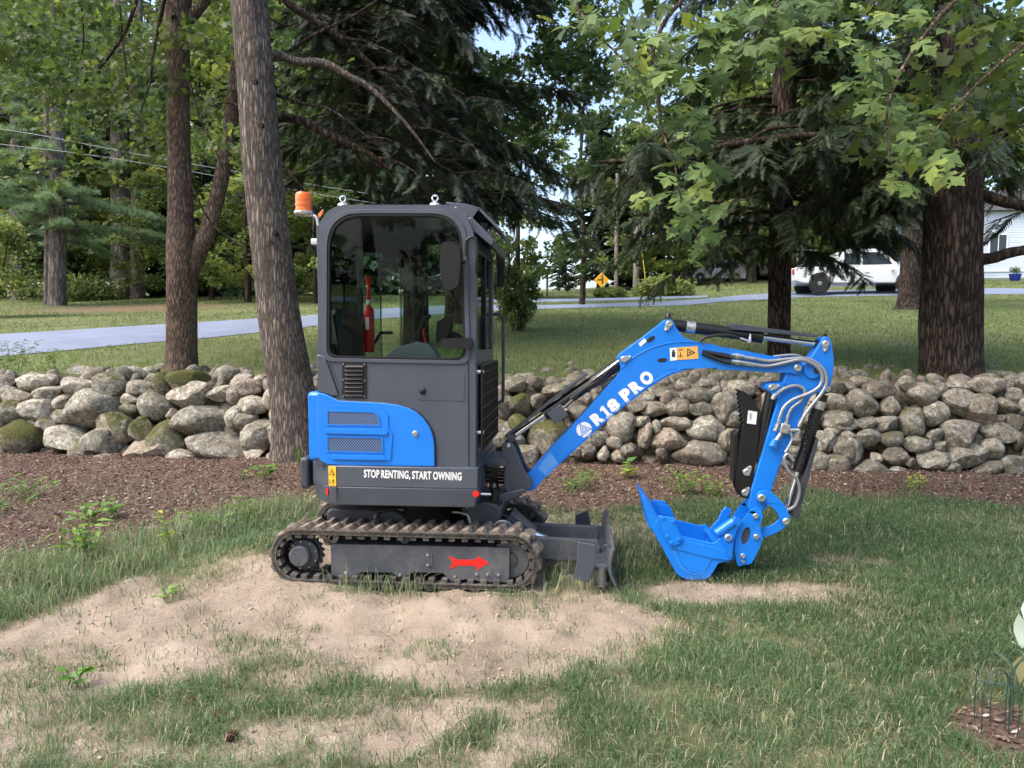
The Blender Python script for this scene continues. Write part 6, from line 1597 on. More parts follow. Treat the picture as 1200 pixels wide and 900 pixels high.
# ---- maple behind the left wall, forked trunk
Y = 10.2; base = atY(214, 436, Y); base.z = gz(base.x, base.y) - .1
t1_ = tree_root('maple_tree', base, 'forked brown maple trunk rising behind the left end of the wall')
p_, r_ = px_path([(213, 446, 20), (213, 425, 17.5), (213, 380, 16.5), (213, 330, 16.5), (213, 295, 17), (211, 240, 13.5), (209, 150, 12), (208, 60, 13), (209, 0, 14), (212, -90, 12), (214, -200, 9)], Y, base)
bark_tube(p_, r_, 40, .06, seed=3).build('trunk', m_bark_m, t1_, sharp=80)
limb(t1_, [(219, 325, 9), (232, 298, 10), (246, 262, 9), (258, 215, 8.3), (268, 160, 7.5), (275, 100, 7), (280, 40, 6.3), (284, -60, 5)], Y, base, m_bark_m, seg=20)
limb(t1_, [(220, 25, 6), (240, 0, 6), (262, -40, 5)], Y, base, m_bark_m)
limb(t1_, [(203, 20, 4), (180, -20, 3), (150, -60, 2)], Y - .2, base, m_bark_m)
for pts in ([(165, -20, 2.5), (150, 30, 2), (125, 70, 1.5), (100, 95, 1.1), (60, 125, .7)], [(195, -10, 2), (180, 60, 1.6), (176, 95, 1.2), (165, 130, .7)], [(222, 95, 1.5), (235, 140, 1.2), (250, 170, 1), (262, 200, .6)], [(222, 210, 1.5), (240, 250, 1.2), (262, 275, 1), (285, 290, .6)], [(140, 0, 1.2), (145, 60, 1), (152, 110, .6)], [(95, 0, 1), (98, 50, .8), (92, 75, .5)]):
    limb(t1_, pts, Y - .6, base, m_bark_d, 'twig', 6)
cl_ = []
for _ in range(120):
    px = random.uniform(-60, 310); py = random.uniform(-110, 60) if random.random() < .5 else random.uniform(0, 205)
    if py > 120 and (px < 30 or random.random() < .35): continue
    cl_.append((px, py, random.uniform(8.6, 14.5), random.uniform(26, 48)))
leaf_cloud(t1_, px_clumps(cl_), 85, .115, m_maple, base, MAPM_T, MAPM_F, .50)

# ---- leaning tree in front of the wall
Y = 8.35; base = G(346, 548); base.z -= .05
t2_ = tree_root('leaning_tree', base, 'thick grey barked trunk leaning left, right behind the excavator cab')
p_, r_ = px_path([(350, 560, 46), (349, 545, 36), (347, 515, 29), (344, 470, 26.5), (336, 420, 25), (326, 360, 23.5), (319, 300, 22.5), (312, 240, 21.5), (306, 180, 21.5), (301, 110, 20.5), (295, 40, 20), (290, -30, 19.5), (284, -120, 18), (275, -260, 14)], Y, base)
bark_tube(p_, r_, 56, .055, seed=9).build('trunk', m_bark, t2_, sharp=80)
for q in ((322, 273), (318, 285), (306, 147), (299, 96)):
    c_ = atY(q[0], q[1], Y - .20) - base; MB().lathe(c_, (0, -1, 0), [(-.06, .035), (.0, .032), (.012, .02), (.006, .008)], 12).build('knot', m_bark_d, t2_)
lim = [[(308, 68, 6), (330, 66, 5.5), (352, 73, 5), (380, 74, 4.5), (410, 90, 4), (440, 108, 3), (480, 150, 2), (510, 190, 1)], [(318, 138, 6), (350, 140, 5), (380, 155, 4.5), (410, 170, 4), (440, 185, 3), (480, 215, 2)],
       [(310, -30, 6), (340, 5, 5), (370, 25, 4), (400, 45, 3.5), (440, 80, 2.5), (490, 120, 1.5)], [(315, 108, 2.5), (350, 120, 2), (390, 130, 1.5), (430, 160, .8)], [(340, 60, 2.5), (370, 40, 2), (420, 15, 1.5), (470, -20, 1)], [(320, 180, 2), (350, 215, 1.6), (372, 250, 1)],
       [(285, 125, 1.8), (262, 120, 1.2), (248, 124, .6)], [(310, 18, 1.5), (335, 30, 1.2), (350, 26, .6)]]
for k, pts in enumerate(lim): limb(t2_, pts, Y + .2 + .15 * (k % 3), base, m_bark_d if k else m_bark, seg=8)
sp = []
for pts in lim[:5]:
    for q in pts[3:]:
        for _ in range(2):
            o_ = atY(q[0], q[1], Y + .4) - base; sp.append((o_, random.uniform(-.9, 1.4), random.uniform(-.5, .1), random.uniform(.5, 1.2)))
conifer_foliage(t2_, sp, m_need, m_bark_d, .25, .34, 16)

mb = MB(); rt = random.Random(5)
for pts in lim[:6]:
    for q in pts[2:]:
        for _ in range(4):
            p0 = atY(q[0] + rt.gauss(0, 8), q[1] + rt.gauss(0, 6), Y + .3) - base; a = rt.uniform(-.6, .9); ln = rt.uniform(.25, .8)
            d = Vector((cos(a), rt.uniform(-.5, .5), rt.uniform(-.7, .25))); p1 = p0 + d * ln * .5 + Vector((0, 0, .03)); p2 = p0 + d * ln + Vector((rt.gauss(0, .06), 0, -.08 * ln))
            mb.tube(smooth2([p0, p1, p2], 3), [.006, .005, .0045, .004, .003, .0025, .0015], 4, False)
tw_ = mb.build('dead_twigs', m_bark_d, t2_, sharp=80); tw_['kind'] = 'stuff'

# ---- dark spruce behind the cab
Y = 13.5; base = G(486, 430); base = Vector((atY(486, 430, Y).x, Y, gz(atY(486, 430, Y).x, Y) - .1))
t3_ = tree_root('spruce_tree', base, 'dark spruce with sweeping black boughs right above the cab roof')
bark_tube([Vector((0, 0, 0)), Vector((.03, 0, 3)), Vector((0, .05, 7)), Vector((0, 0, 12))], [.24, .2, .15, .05], 20, .06).build('trunk', m_bark_d, t3_, sharp=80)
sp = []
for k in range(116):
    z_ = 2.7 + 8.9 * (k / 116) + random.uniform(-.15, .15); ln = 3.1 * random.uniform(.55, 1.12)
    sp.append((Vector((0, 0, z_)), random.uniform(0, 2 * pi), random.uniform(-.05, .35), max(ln, .5)))
conifer_foliage(t3_, sp, m_need, m_bark_d, .32, .5, 15, .32)

# ---- hemlock right of the middle
Y = 11.0; base = atY(915, 415, Y); base.z = gz(base.x, base.y) - .1
t4_ = tree_root('hemlock_tree', base, 'slim hemlock trunk behind the arm with drooping feathery boughs')
p_, r_ = px_path([(913, 440, 16), (913, 420, 13.5), (913, 380, 12.5), (914, 300, 12.5), (917, 200, 13), (920, 100, 13), (922, 20, 12.5), (924, -120, 10), (925, -400, 4)], Y, base)
bark_tube(p_, r_, 28, .06, seed=14).build('trunk', m_bark_r, t4_, sharp=80)
sp = []
for k in range(124):
    z_ = 1.35 + 7.0 * (k / 124) ** .9 + random.uniform(-.15, .15)
    az = random.uniform(0, 2 * pi) if k > 34 else random.choice((random.uniform(2.5, 4.4), random.uniform(-1.2, .9)))
    ln = (2.6 if cos(az) < -.2 else 2.1) * random.uniform(.55, 1.1) * (1 - .05 * max(z_ - 3, 0))
    sp.append((Vector((.03, 0, z_ + .35)), az, random.uniform(-.12, .25), max(ln, .5)))
for px, py, ln, az in ((862, 250, 1.2, 3.5), (850, 235, 1.5, 3.3), (845, 215, 1.5, 3.6), (960, 265, 1.0, -.7), (985, 262, .8, -.9), (830, 195, 1.5, 3.4)):
    sp.append((atY(px, py, Y - .7) - base, az, -.1, ln))
for k in range(16):
    sp.append((atY(925, U_(190, 248), Y) - base, U_(-.9, .7), U_(-.1, .15), U_(1.2, 2.1)))
conifer_foliage(t4_, sp, m_hem, m_bark_d, .42, .34, 21, .30, .32)

# ---- big pine trunk behind the right wall
Y = 9.1; base = atY(1115, 446, Y); base.z = gz(base.x, base.y) - .15
t5_ = tree_root('pine_tree', base, 'massive furrowed reddish brown trunk behind the right wall')
p_, r_ = px_path([(1114, 475, 42), (1114, 445, 35), (1115, 410, 32.5), (1115, 350, 31), (1116, 290, 30), (1117, 230, 29), (1119, 160, 26), (1121, 90, 25), (1123, 0, 24), (1126, -150, 24), (1130, -400, 16)], Y, base)
bark_tube(p_, r_, 72, .075, seed=21).build('trunk', m_bark_r, t5_, sharp=80)
limb(t5_, [(1130, 232, 8), (1150, 229, 7), (1175, 236, 6.5), (1205, 242, 6), (1260, 252, 5)], Y - .15, base, m_bark_d, seg=14)
limb(t5_, [(1135, 304, 7), (1160, 303, 6.5), (1185, 296, 6), (1230, 288, 5)], Y - .1, base, m_bark_d, seg=14)
limb(t5_, [(1140, 160, 8), (1165, 150, 7), (1200, 138, 6)], Y - .1, base, m_bark_d, seg=12)
limb(t5_, [(1095, 158, 5), (1040, 155, 4.5), (1000, 157, 4.2), (920, 161, 4), (850, 171, 4), (780, 183, 3.6), (740, 188, 3), (700, 190, 1.6)], Y - .4, base, m_bark_d, seg=10)
limb(t5_, [(880, 165, 3), (900, 152, 2.2), (935, 148, 1.5)], Y - .4, base, m_bark_d, seg=8)
sp = []
for q in ((1215, 245), (1030, 158), (980, 160), (930, 162), (880, 168), (830, 175), (780, 184), (735, 188), (1060, 160), (1180, 150)):
    for _ in range(5):
        sp.append((atY(q[0], q[1], Y - .3) - base, random.uniform(0, 2 * pi), random.uniform(-.4, .2), random.uniform(.5, 1.3)))
for k in range(44):
    sp.append((Vector((.0, 0, random.uniform(3.4, 9))), random.choice((random.uniform(.6, 1.4), random.uniform(2, 4.4))), random.uniform(-.1, .2), random.uniform(1.2, 2.6)))
for k in range(16):
    sp.append((atY(1090, U_(190, 235), Y) - base, U_(2.3, 3.9), U_(-.15, .1), U_(.9, 1.7)))
conifer_foliage(t5_, sp, m_hem, m_bark_d, .30, .36, 15, .25, .35)

# ---- trunk further back on the lawn
base = G(1067, 362); base.z -= .1; Y = base.y
t6_ = tree_root('oak_tree', base, 'dark trunk standing alone on the back lawn before the garage')
p_, r_ = px_path([(1066, 366, 20), (1067, 357, 15), (1068, 330, 12.5), (1070, 295, 12), (1071, 240, 12), (1072, 150, 11), (1073, 0, 9)], Y, base)
bark_tube(p_, r_, 28, .06, seed=31).build('trunk', m_bark_r, t6_, sharp=80)
cl_ = []
for _ in range(70): cl_.append((random.gauss(1070, 70), random.uniform(-60, 215), random.uniform(Y - 3.5, Y + 4), random.uniform(22, 40)))
leaf_cloud(t6_, px_clumps(cl_), 110, .24, m_maple, base, tint=.15)

# ---- maple whose branches hang in from the upper right, close to the camera
base = Vector((5.6, 4.9, gz(5.6, 4.9) - .1))
t7_ = tree_root('overhanging_maple', base, 'bright green maple branches hanging in from the top right corner')
bark_tube([Vector((0, 0, 0)), Vector((.02, 0, 1.5)), Vector((0, .1, 3)), Vector((-.1, .1, 4.6)), Vector((-.1, 0, 6.5))], [.24, .18, .16, .13, .06], 28, .06, seed=41).build('trunk', m_bark_m, t7_, sharp=80)
def maple_leaf_mesh(seed):
    rnd = random.Random(seed)
    half = [(0, -.42), (.16, -.46), (.36, -.48), (.38, -.34), (.52, -.24), (.42, -.12), (.40, -.03), (.52, .06), (.66, .12), (.54, .20), (.56, .34), (.42, .30), (.32, .28), (.27, .33), (.29, .46), (.17, .50), (0, .74)]
    outl = [(x * rnd.uniform(.92, 1.08), y * rnd.uniform(.95, 1.05)) for x, y in half]
    full = outl + [(-x, y) for x, y in reversed(outl[1:-1])]
    cv = rnd.uniform(.2, .55)
    def zz(x, y): return .16 * abs(x) - cv * (x * x + y * y) + rnd.uniform(-.02, .02)
    v = [(0, -.15, .02), (0, .2, .0)] + [(x, y, zz(x, y)) for x, y in full]; N = len(full); f = []
    for i in range(N):
        j = (i + 1) % N; my = (full[i][1] + full[j][1]) / 2
        f.append((1 if my > .12 else 0, i + 2, j + 2))
    f += [(0, 1, 2 + 12), (0, 1, 2 + N - 12)]
    v += [(.006, -.42, 0), (-.006, -.42, 0), (0, -.95, .12)]; f.append((N + 2, N + 3, N + 4))
    me = bpy.data.meshes.new('leaf'); me.from_pydata(v, [], f); me.materials.append(m_mapf)
    return me
MLM = [maple_leaf_mesh(k) for k in range(6)]
def mbr(pts, Ys, r0):
    N = len(pts); pp = [atY(a, c, Ys[0] + (Ys[1] - Ys[0]) * k / (N - 1)) - base for k, (a, c) in enumerate(pts)]
    pp = smooth2(pp, 5); return MB().tube(pp, [r0 * (1 - .85 * k / (len(pp) - 1)) for k in range(len(pp))], 7).build('branch', m_bark_m, t7_, sharp=70)
BR = [([(1400, -260), (1100, -230), (860, -170), (690, -70), (672, -10), (690, 30), (715, 55), (742, 80)], (4.6, 4.1), .022,
       [(700, 45, 20, 5), (735, 40, 30, 9), (765, 35, 25, 9), (800, 45, 22, 7), (830, 35, 22, 5), (745, 70, 25, 7), (775, 70, 20, 5), (690, 20, 25, 5), (830, 10, 30, 5), (650, 15, 30, 5), (760, 10, 25, 5)]),
      ([(1400, -200), (1120, -150), (900, -70), (800, 0), (765, 60), (770, 110), (775, 150), (790, 190), (800, 240), (820, 285)], (4.7, 4.15), .02,
       [(750, 92, 14, 4), (775, 92, 18, 5), (812, 95, 22, 6), (835, 105, 12, 3), (752, 135, 14, 4), (780, 135, 22, 8), (810, 140, 18, 7), (825, 155, 14, 4), (805, 170, 10, 3), (800, 200, 22, 7), (830, 195, 16, 4), (760, 228, 12, 3), (785, 225, 20, 8), (812, 240, 18, 8), (835, 245, 12, 4), (800, 258, 14, 4), (825, 275, 12, 4), (842, 278, 8, 2), (812, 297, 10, 2)]),
      ([(1400, -180), (1150, -110), (1000, -60), (930, -20), (900, 20), (880, 55)], (4.9, 4.5), .02,
       [(870, 15, 25, 7), (905, 15, 28, 9), (945, 20, 30, 10), (985, 12, 28, 9), (870, 58, 12, 3), (895, 60, 12, 3), (930, 45, 15, 4), (960, 58, 10, 2), (915, -10, 30, 6)]),
      ([(1400, -120), (1200, -60), (1120, 0), (1070, 60), (1045, 110), (1038, 160), (1050, 205)], (4.6, 4.1), .02,
       [(978, 45, 12, 3), (1000, 55, 18, 6), (1020, 70, 18, 6), (1000, 100, 12, 4), (1030, 95, 18, 6), (1045, 115, 20, 7), (1035, 140, 16, 5), (1062, 140, 22, 8), (1080, 160, 22, 8), (1060, 175, 16, 5), (1085, 190, 20, 6), (1050, 205, 14, 4), (1105, 205, 14, 4), (1065, 222, 8, 2), (1040, 30, 28, 7), (1075, 15, 28, 7)]),
      ([(1400, -60), (1290, 0), (1210, 45), (1160, 85), (1120, 125), (1085, 165)], (4.5, 4.0), .02,
       [(1110, 35, 26, 9), (1145, 30, 26, 9), (1180, 25, 26, 9), (1095, 75, 22, 8), (1130, 70, 26, 9), (1165, 65, 26, 8), (1195, 70, 16, 5), (1105, 105, 18, 7), (1120, 130, 20, 7), (1150, 125, 18, 6), (1185, 120, 18, 6), (1140, 165, 18, 6), (1165, 160, 16, 5), (1190, 175, 14, 5), (1120, 175, 14, 4), (1195, 150, 12, 4), (1080, 100, 14, 4)])]
cnt = 0
for pts, Ys, r0, cls in BR:
    br_ = mbr(pts, Ys, r0)
    for px, py, rr_, k_ in cls:
        for _ in range(k_):
            if cnt >= 300: break
            q = atY(px + random.gauss(0, rr_ * .6), py + random.gauss(0, rr_ * .5), random.uniform(3.75, 4.75)) - base
            o = bpy.data.objects.new('leaf', MLM[cnt % 6]); COL.objects.link(o); o.parent = br_
            nrm = Vector((random.gauss(-.1, .35), random.gauss(-.62, .3), random.gauss(.62, .3))).normalized()
            tip = Vector((random.gauss(-.2, .6), random.gauss(-.3, .3), random.gauss(-.8, .35))); tip = (tip - nrm * tip.dot(nrm)).normalized()
            X = tip.cross(nrm); Mx = Matrix((X, tip, nrm)).transposed()
            o.rotation_euler = Mx.to_euler(); o.location = q
            s = random.choice((random.uniform(.07, .10), random.uniform(.10, .145), random.uniform(.10, .145))); o.scale = (s, s, s); cnt += 1
# leaves of the same tree behind the nearest ones and above the frame
cl_ = []
for _ in range(46): cl_.append((random.uniform(860, 1290), random.uniform(-160, 60), random.uniform(4.9, 6.4), random.uniform(50, 85)))
for _ in range(26): cl_.append((random.uniform(640, 900), random.uniform(-170, 10), random.uniform(4.9, 6.4), random.uniform(40, 75)))
for _ in range(14): cl_.append((random.uniform(1010, 1260), random.uniform(60, 170), random.uniform(5.2, 6.6), random.uniform(40, 60)))
lc_o = leaf_cloud(t7_, px_clumps(cl_), 34, .13, m_maple, base, MAPM_T, MAPM_F, .40); lc_o['kind'] = 'stuff'

# ---- tree giving the small dark leaves against the sky in the upper middle
bx_ = atY(532, 420, 19); base = Vector((bx_.x, 19, gz(bx_.x, 19) - .1))
t8_ = tree_root('maple_tree', base, 'tall maple behind the cab, its small leaves dark against the sky')
bark_tube([Vector((0, 0, 0)), Vector((.1, 0, 4)), Vector((.3, 0, 9)), Vector((.5, 0, 14))], [.26, .22, .16, .05], 20, .06).build('trunk', m_bark_d, t8_, sharp=80)
cl_ = []
for _ in range(460):
    px = random.uniform(330, 710); py = random.uniform(-70, 190)
    if 525 < px < 628 and 5 < py < 72 and random.random() < .93: continue
    if px > 640 and py > 110 and random.random() < .6: continue
    if 575 < px < 660 and 60 < py < 175 and random.random() < .22: continue
    cl_.append((px, py, random.uniform(15, 21), random.uniform(16, 30)))
leaf_cloud(t8_, px_clumps(cl_), 60, .17, m_maple, base, MAPM_T, MAPM_F, .22)

# ---- leafy tree right of the sky gap
bx_ = atY(682, 372, 27); base = Vector((bx_.x, 27, gz(bx_.x, 27) - .1))
t9_ = tree_root('young_maple', base, 'thin leafy tree on the lawn right of the sky gap')
bark_tube([Vector((0, 0, 0)), Vector((.05, 0, 2.5)), Vector((-.1, 0, 5)), Vector((.1, 0, 9))], [.11, .09, .07, .03], 14, .06).build('trunk', m_bark_d, t9_, sharp=80)
cl_ = []
for _ in range(125):
    px = random.gauss(705, 38); py = random.uniform(60, 318)
    if px < 648 + 10 * sin(py * .06) and random.random() < .75: continue
    cl_.append((px, py, random.uniform(24.5, 29.5), random.uniform(9, 19)))
leaf_cloud(t9_, px_clumps(cl_), 42, .20, m_maple, base, MAPM_T, MAPM_F, .15)

# ---- shrubs on the lawn
def shrub(px, py, wpx, hpx, label, tint, m=m_broad, n=90, size=.09, name='shrub'):
    b_ = G(px, py); b_.z -= .05
    r = tree_root(name, b_, label, 'shrub'); s = b_.y / F; w_, h_ = wpx * s, hpx * s
    mb = MB()
    for k in range(7):
        a = random.uniform(0, 6.28); mb.tube([Vector((random.gauss(0, .08), random.gauss(0, .08), 0)), Vector((cos(a) * w_ * .2, sin(a) * w_ * .2, h_ * .45)), Vector((cos(a) * w_ * .33, sin(a) * w_ * .33, h_ * .8))], [.025, .018, .006], 6)
    mb.build('stem', m_bark_d, r)
    cl_ = []
    for _ in range(46):
        a = random.uniform(0, 6.28); t = random.uniform(.08, 1); rr_ = sqrt(max(0, 1 - (2 * t - 1) ** 2 * .8)) * random.uniform(.3, 1)
        cl_.append((b_.x + cos(a) * w_ * .42 * rr_, b_.y + sin(a) * w_ * .42 * rr_, b_.z + h_ * (.08 + .86 * t), .16 * w_))
    leaf_cloud(r, cl_, n, size, m, b_, tint=tint, flat=.9, name='foliage'); return r
shrub(606, 388, 62, 76, 'rounded green shrub on the lawn just right of the cab', .45, size=.10)
shrub(-8, 372, 120, 112, 'yellow green bush at the left edge across the driveway', .72, size=.17)
shrub(95, 352, 120, 20, 'low green undergrowth below the left pines', .4, size=.2)
shrub(716, 349, 40, 9, 'low pale shrub at the foot of the road sign', .7, size=.2)
shrub(778, 346, 76, 15, 'pale green bush right of the utility poles', .75, size=.25)

# ================================================================== BACKGROUND WOODS
def unit_broad(seed, n_cl=46, n_l=95, size=.030, zlo=.12):
    rnd = random.Random(seed); C = []; sh = []
    for _ in range(n_cl):
        t = rnd.uniform(zlo, 1); prof = .34 * (sin(pi * min(1, (t - zlo) / (1 - zlo) * .86 + .14)) ** .7)
        a = rnd.uniform(0, 2 * pi); r = prof * sqrt(rnd.uniform(.15, 1))
        c_ = np.array([cos(a) * r, sin(a) * r, t]); d = RNG.normal(0, 1, (n_l, 3)); d /= np.linalg.norm(d, axis=1, keepdims=True); d *= RNG.uniform(0, 1, (n_l, 1)) ** .4 * rnd.uniform(.05, .095); d[:, 2] *= .6
        C.append(c_ + d); sh.append(np.full(n_l, rnd.gauss(0, .16)))
    C = np.concatenate(C); sh = np.concatenate(sh); n_ = len(C)
    V, Fa = scatter(LEAF_T, LEAF_F, C, size * RNG.uniform(.6, 1.3, n_), RNG.normal(0, 1, (n_, 3)) * .7 + np.array([[0, -.2, .8]]), RNG.uniform(0, 6.28, n_))
    return V, Fa, np.repeat(np.clip(.5 + sh + RNG.normal(0, .15, n_), 0, 1), 4)
def unit_conifer(seed, n_b=120, zlo=.08, wide=.22, per=26):
    rnd = random.Random(seed); C = []; D = []; S = []
    for k in range(n_b):
        t = zlo + (1 - zlo) * (k + rnd.random()) / n_b; ln = wide * (1 - t) ** .75 * rnd.uniform(.7, 1.1) + .012; a = rnd.uniform(0, 6.28)
        for j in range(per):
            u = rnd.uniform(.15, 1); dr = .28 * u * u * ln
            C.append((cos(a) * ln * u + rnd.gauss(0, .012), sin(a) * ln * u + rnd.gauss(0, .012), t - dr)); b_ = a + rnd.uniform(-1.1, 1.1); D.append((cos(b_), sin(b_), -.45 + rnd.uniform(-.3, .3))); S.append(.045 * rnd.uniform(.6, 1.2))
    T = np.array([(-.16, 0, 0), (.16, 0, 0), (.26, .5, .05), (0, 1, -.05), (-.26, .5, .05)]); Fc = [(0, 1, 2), (0, 2, 4), (4, 2, 3)]
    V, Fa = scatter_dir(T, Fc, np.array(C), np.array(S), np.array(D), RNG.uniform(-.8, .8, len(C)))
    return V, Fa, np.repeat(np.clip(RNG.normal(.45, .2, len(C)), 0, 1), 5)
def trunk_mesh(seed, m, crook=.02, r=.016):
    mb = MB(); rnd = random.Random(seed)
    pts = [Vector((rnd.gauss(0, crook) * k / 5, rnd.gauss(0, crook) * k / 5, k / 5 * .95)) for k in range(6)]; pts[0] = Vector((0, 0, -.01))
    mb.tube(smooth2(pts, 3), [r * (1.15 - 1.05 * k / 15) for k in range(16)], 10)
    for k in range(5):
        z_ = rnd.uniform(.3, .75); a = rnd.uniform(0, 6.28); mb.tube([Vector((0, 0, z_)), Vector((cos(a) * .1, sin(a) * .1, z_ + .07)), Vector((cos(a) * .2, sin(a) * .2, z_ + .12))], [r * .4, r * .25, r * .08], 6)
    me = mb.mesh('trunk', 60); me.materials.append(m); return me
TPL = {}
for kind, fn, mm_, tm in (('broad', unit_broad, m_broad, m_bark_d), ('conifer', unit_conifer, m_need, m_bark_d)):
    TPL[kind] = []
    for k in range(4):
        V, Fa, ti = fn(200 + k)
        o = npmesh('crown', V, Fa, mm_, tint=ti); me = o.data; bpy.data.objects.remove(o)
        TPL[kind].append((me, trunk_mesh(300 + k, tm)))
V, Fa, ti = unit_conifer(230, 150, .05, .26, 30); o = npmesh('crown', V, Fa, m_pine, tint=ti); TPL['pale'] = [(o.data, trunk_mesh(310, m_bark_p))]; bpy.data.objects.remove(o)
ORD = ['first', 'second', 'third', 'fourth', 'fifth', 'sixth', 'seventh', 'eighth', 'ninth', 'tenth', 'eleventh', 'twelfth', 'thirteenth', 'fourteenth', 'fifteenth', 'sixteenth', 'seventeenth', 'eighteenth', 'nineteenth', 'twentieth', 'twenty-first', 'twenty-second', 'twenty-third', 'twenty-fourth']
def bg_tree(kind, px, Y, h, wide, label, group, name):
    x_ = (px - 600) / F * Y; b_ = Vector((x_, Y, gz(x_, Y) - .15))
    r = tree_root(name, b_, label, 'tree', group); r.rotation_euler = (0, 0, random.uniform(0, 6.28)); r.scale = (h * wide, h * wide, h)
    cm, tm = random.choice(TPL[kind])
    for nm, me in (('trunk', tm), ('crown', cm)):
        o = bpy.data.objects.new(nm, me); COL.objects.link(o); o.parent = r
    return r
def row(kind, pxs, Yf, hf, wide, text, group, name):
    for i, px in enumerate(sorted(pxs)):
        bg_tree(kind, px, Yf(), hf(), wide() if callable(wide) else wide, ORD[i] + ' ' + text, group, name)
U = random.uniform
row('broad', [-60, 5, 60, 120, 185, 240, 290, 345, 400, 455], lambda: U(44, 54), lambda: U(15, 22), lambda: U(.9, 1.2), 'leafy tree from the left in the woods beyond the driveway', 'leafy trees of the left woods', 'woodland_tree')
row('broad', [-90, -10, 75, 150, 220, 275, 330, 385, 440, 490], lambda: U(58, 74), lambda: U(20, 30), lambda: U(.9, 1.2), 'leafy tree from the left in the back row of the left woods', 'leafy trees at the back of the left woods', 'woodland_tree')
row('broad', [205, 250, 292, 332, 372], lambda: U(31, 37), lambda: U(7, 9.5), lambda: U(1.0, 1.25), 'small leafy tree from the left at the wood edge behind the leaning tree', 'small trees at the wood edge', 'woodland_tree')
row('broad', [-30, 90, 160], lambda: U(40, 44), lambda: U(10, 13), lambda: U(1.0, 1.2), 'mid sized leafy tree from the left behind the bank pines', 'trees behind the bank pines', 'woodland_tree')
row('pale', [30, 100, 210, 310, 420, 510], lambda: U(40, 48), lambda: U(13, 20), lambda: U(.9, 1.2), 'dark evergreen from the left among the left woods', 'dark evergreens of the left woods', 'evergreen_tree')
row('broad', [552, 580, 606], lambda: U(30, 36), lambda: U(8.5, 10), lambda: U(.75, .85), 'mid green tree behind the round shrub, counted from the left', 'trees behind the shrub', 'woodland_tree')
row('conifer', [702, 724, 742, 775, 812, 850, 890, 930], lambda: U(58, 72), lambda: U(11, 17), lambda: U(1, 1.3), 'evergreen from the left in the woods behind the road sign', 'evergreens behind the road sign', 'evergreen_tree')
row('broad', [748, 790, 835, 880, 925, 975, 1020], lambda: U(50, 60), lambda: U(11, 17), lambda: U(1.0, 1.3), 'leafy tree from the left behind the road sign and parked cars', 'leafy trees behind the cars', 'woodland_tree')
row('broad', [775, 840, 915, 985, 1060, 1130, 1200, 1270], lambda: U(72, 84), lambda: U(20, 28), lambda: U(.9, 1.2), 'leafy tree from the left in the far right woods', 'leafy trees of the far right woods', 'woodland_tree')
row('broad', [1000, 1050, 1110, 1165, 1225], lambda: U(62, 70), lambda: U(16, 22), lambda: U(1, 1.2), 'leafy tree from the left behind the white house', 'trees behind the house', 'woodland_tree')
row('conifer', [655, 663], lambda: U(80, 90), lambda: U(7, 8), 1.0, 'small distant evergreen from the left in the sky gap', 'distant evergreens in the gap', 'evergreen_tree')
# pines of the left bank: tall bare trunks with pale needle boughs
def bank_pine(px, py, hw, label, boughs, Yo=None, m=m_bark_p):
    b_ = G(px, py); b_.z -= .1; Y = b_.y
    r = tree_root('pine_tree', b_, label, 'tree', 'pines on the left bank')
    p_, rr_ = px_path([(px, py + 6, hw * 1.35), (px, py - 4, hw * 1.08), (px + .5, py - 90, hw * .95), (px - 1, py - 200, hw * .85), (px, py - 330, hw * .7), (px, py - 480, hw * .4)], Y, b_)
    bark_tube(p_, rr_, 22, .05, seed=px).build('trunk', m, r, sharp=80)
    sp = []
    for z_, az, ln in boughs: sp.append((Vector((0, 0, z_)), az, U(-.05, .12), ln))
    C, D, S, limbs = conifer_boughs(sp, .9, 11, .12, .05)
    V, Fa = scatter(TUFT_T, TUFT_F, C, S * .55, np.tile(np.array([[0, 0, 1.]]), (len(C), 1)) + RNG.normal(0, .35, (len(C), 3)), RNG.uniform(0, 6.28, len(C)))
    npmesh('crown', V, Fa, m_pine, r, tint=np.repeat(np.clip(RNG.normal(.7, .2, len(C)), 0, 1), len(TUFT_T)))
    mb = MB()
    for pts, r0 in limbs: mb.tube(pts, [r0 * 1.6 * (1 - .85 * k / (len(pts) - 1)) for k in range(len(pts))], 5, False)
    bo_ = mb.build('branches', m_bark_p, r, sharp=80); bo_['kind'] = 'stuff'
def bl_(z0, z1, n_, ln): return [(U(z0, z1), U(0, 6.28), U(.6, 1.1) * ln) for _ in range(n_)]
bank_pine(67, 358, 9, 'pale trunked pine on the left bank, nearest the picture edge', bl_(3.0, 6, 22, 4.4) + bl_(6, 15, 22, 3.4))
bank_pine(141, 350, 11, 'stout pine trunk on the left bank, left one of a close pair', bl_(3.0, 5.2, 17, 4.4) + bl_(6, 16, 20, 3.6))
bank_pine(161, 350, 8, 'pine trunk on the left bank, right one of a close pair', bl_(5, 15, 16, 3.0))
bank_pine(57, 357, 5, 'thin pine trunk touching the edgemost pine on the left bank', bl_(4.5, 12, 12, 2.2))
bank_pine(114, 345, 5, 'slender straight trunk between the bank pines', bl_(6, 13, 10, 2.0))
bank_pine(186, 347, 5, 'slender trunk seen left of the forked maple', bl_(3.6, 12, 14, 2.4))
bank_pine(242, 346, 7, 'woodland trunk seen between the maple and the leaning tree, left one', bl_(7, 13, 10, 2.4), m=m_bark_m)
bank_pine(284, 346, 7, 'woodland trunk seen just left of the leaning tree', bl_(7, 13, 10, 2.4), m=m_bark_m)
bank_pine(486, 356, 6, 'pale trunk across the driveway seen through the cab window', bl_(7, 13, 10, 2.4))
bank_pine(20, 352, 7, 'pine at the left edge with pale green boughs', bl_(2.4, 5, 18, 4.5) + bl_(6, 13, 14, 3.5))

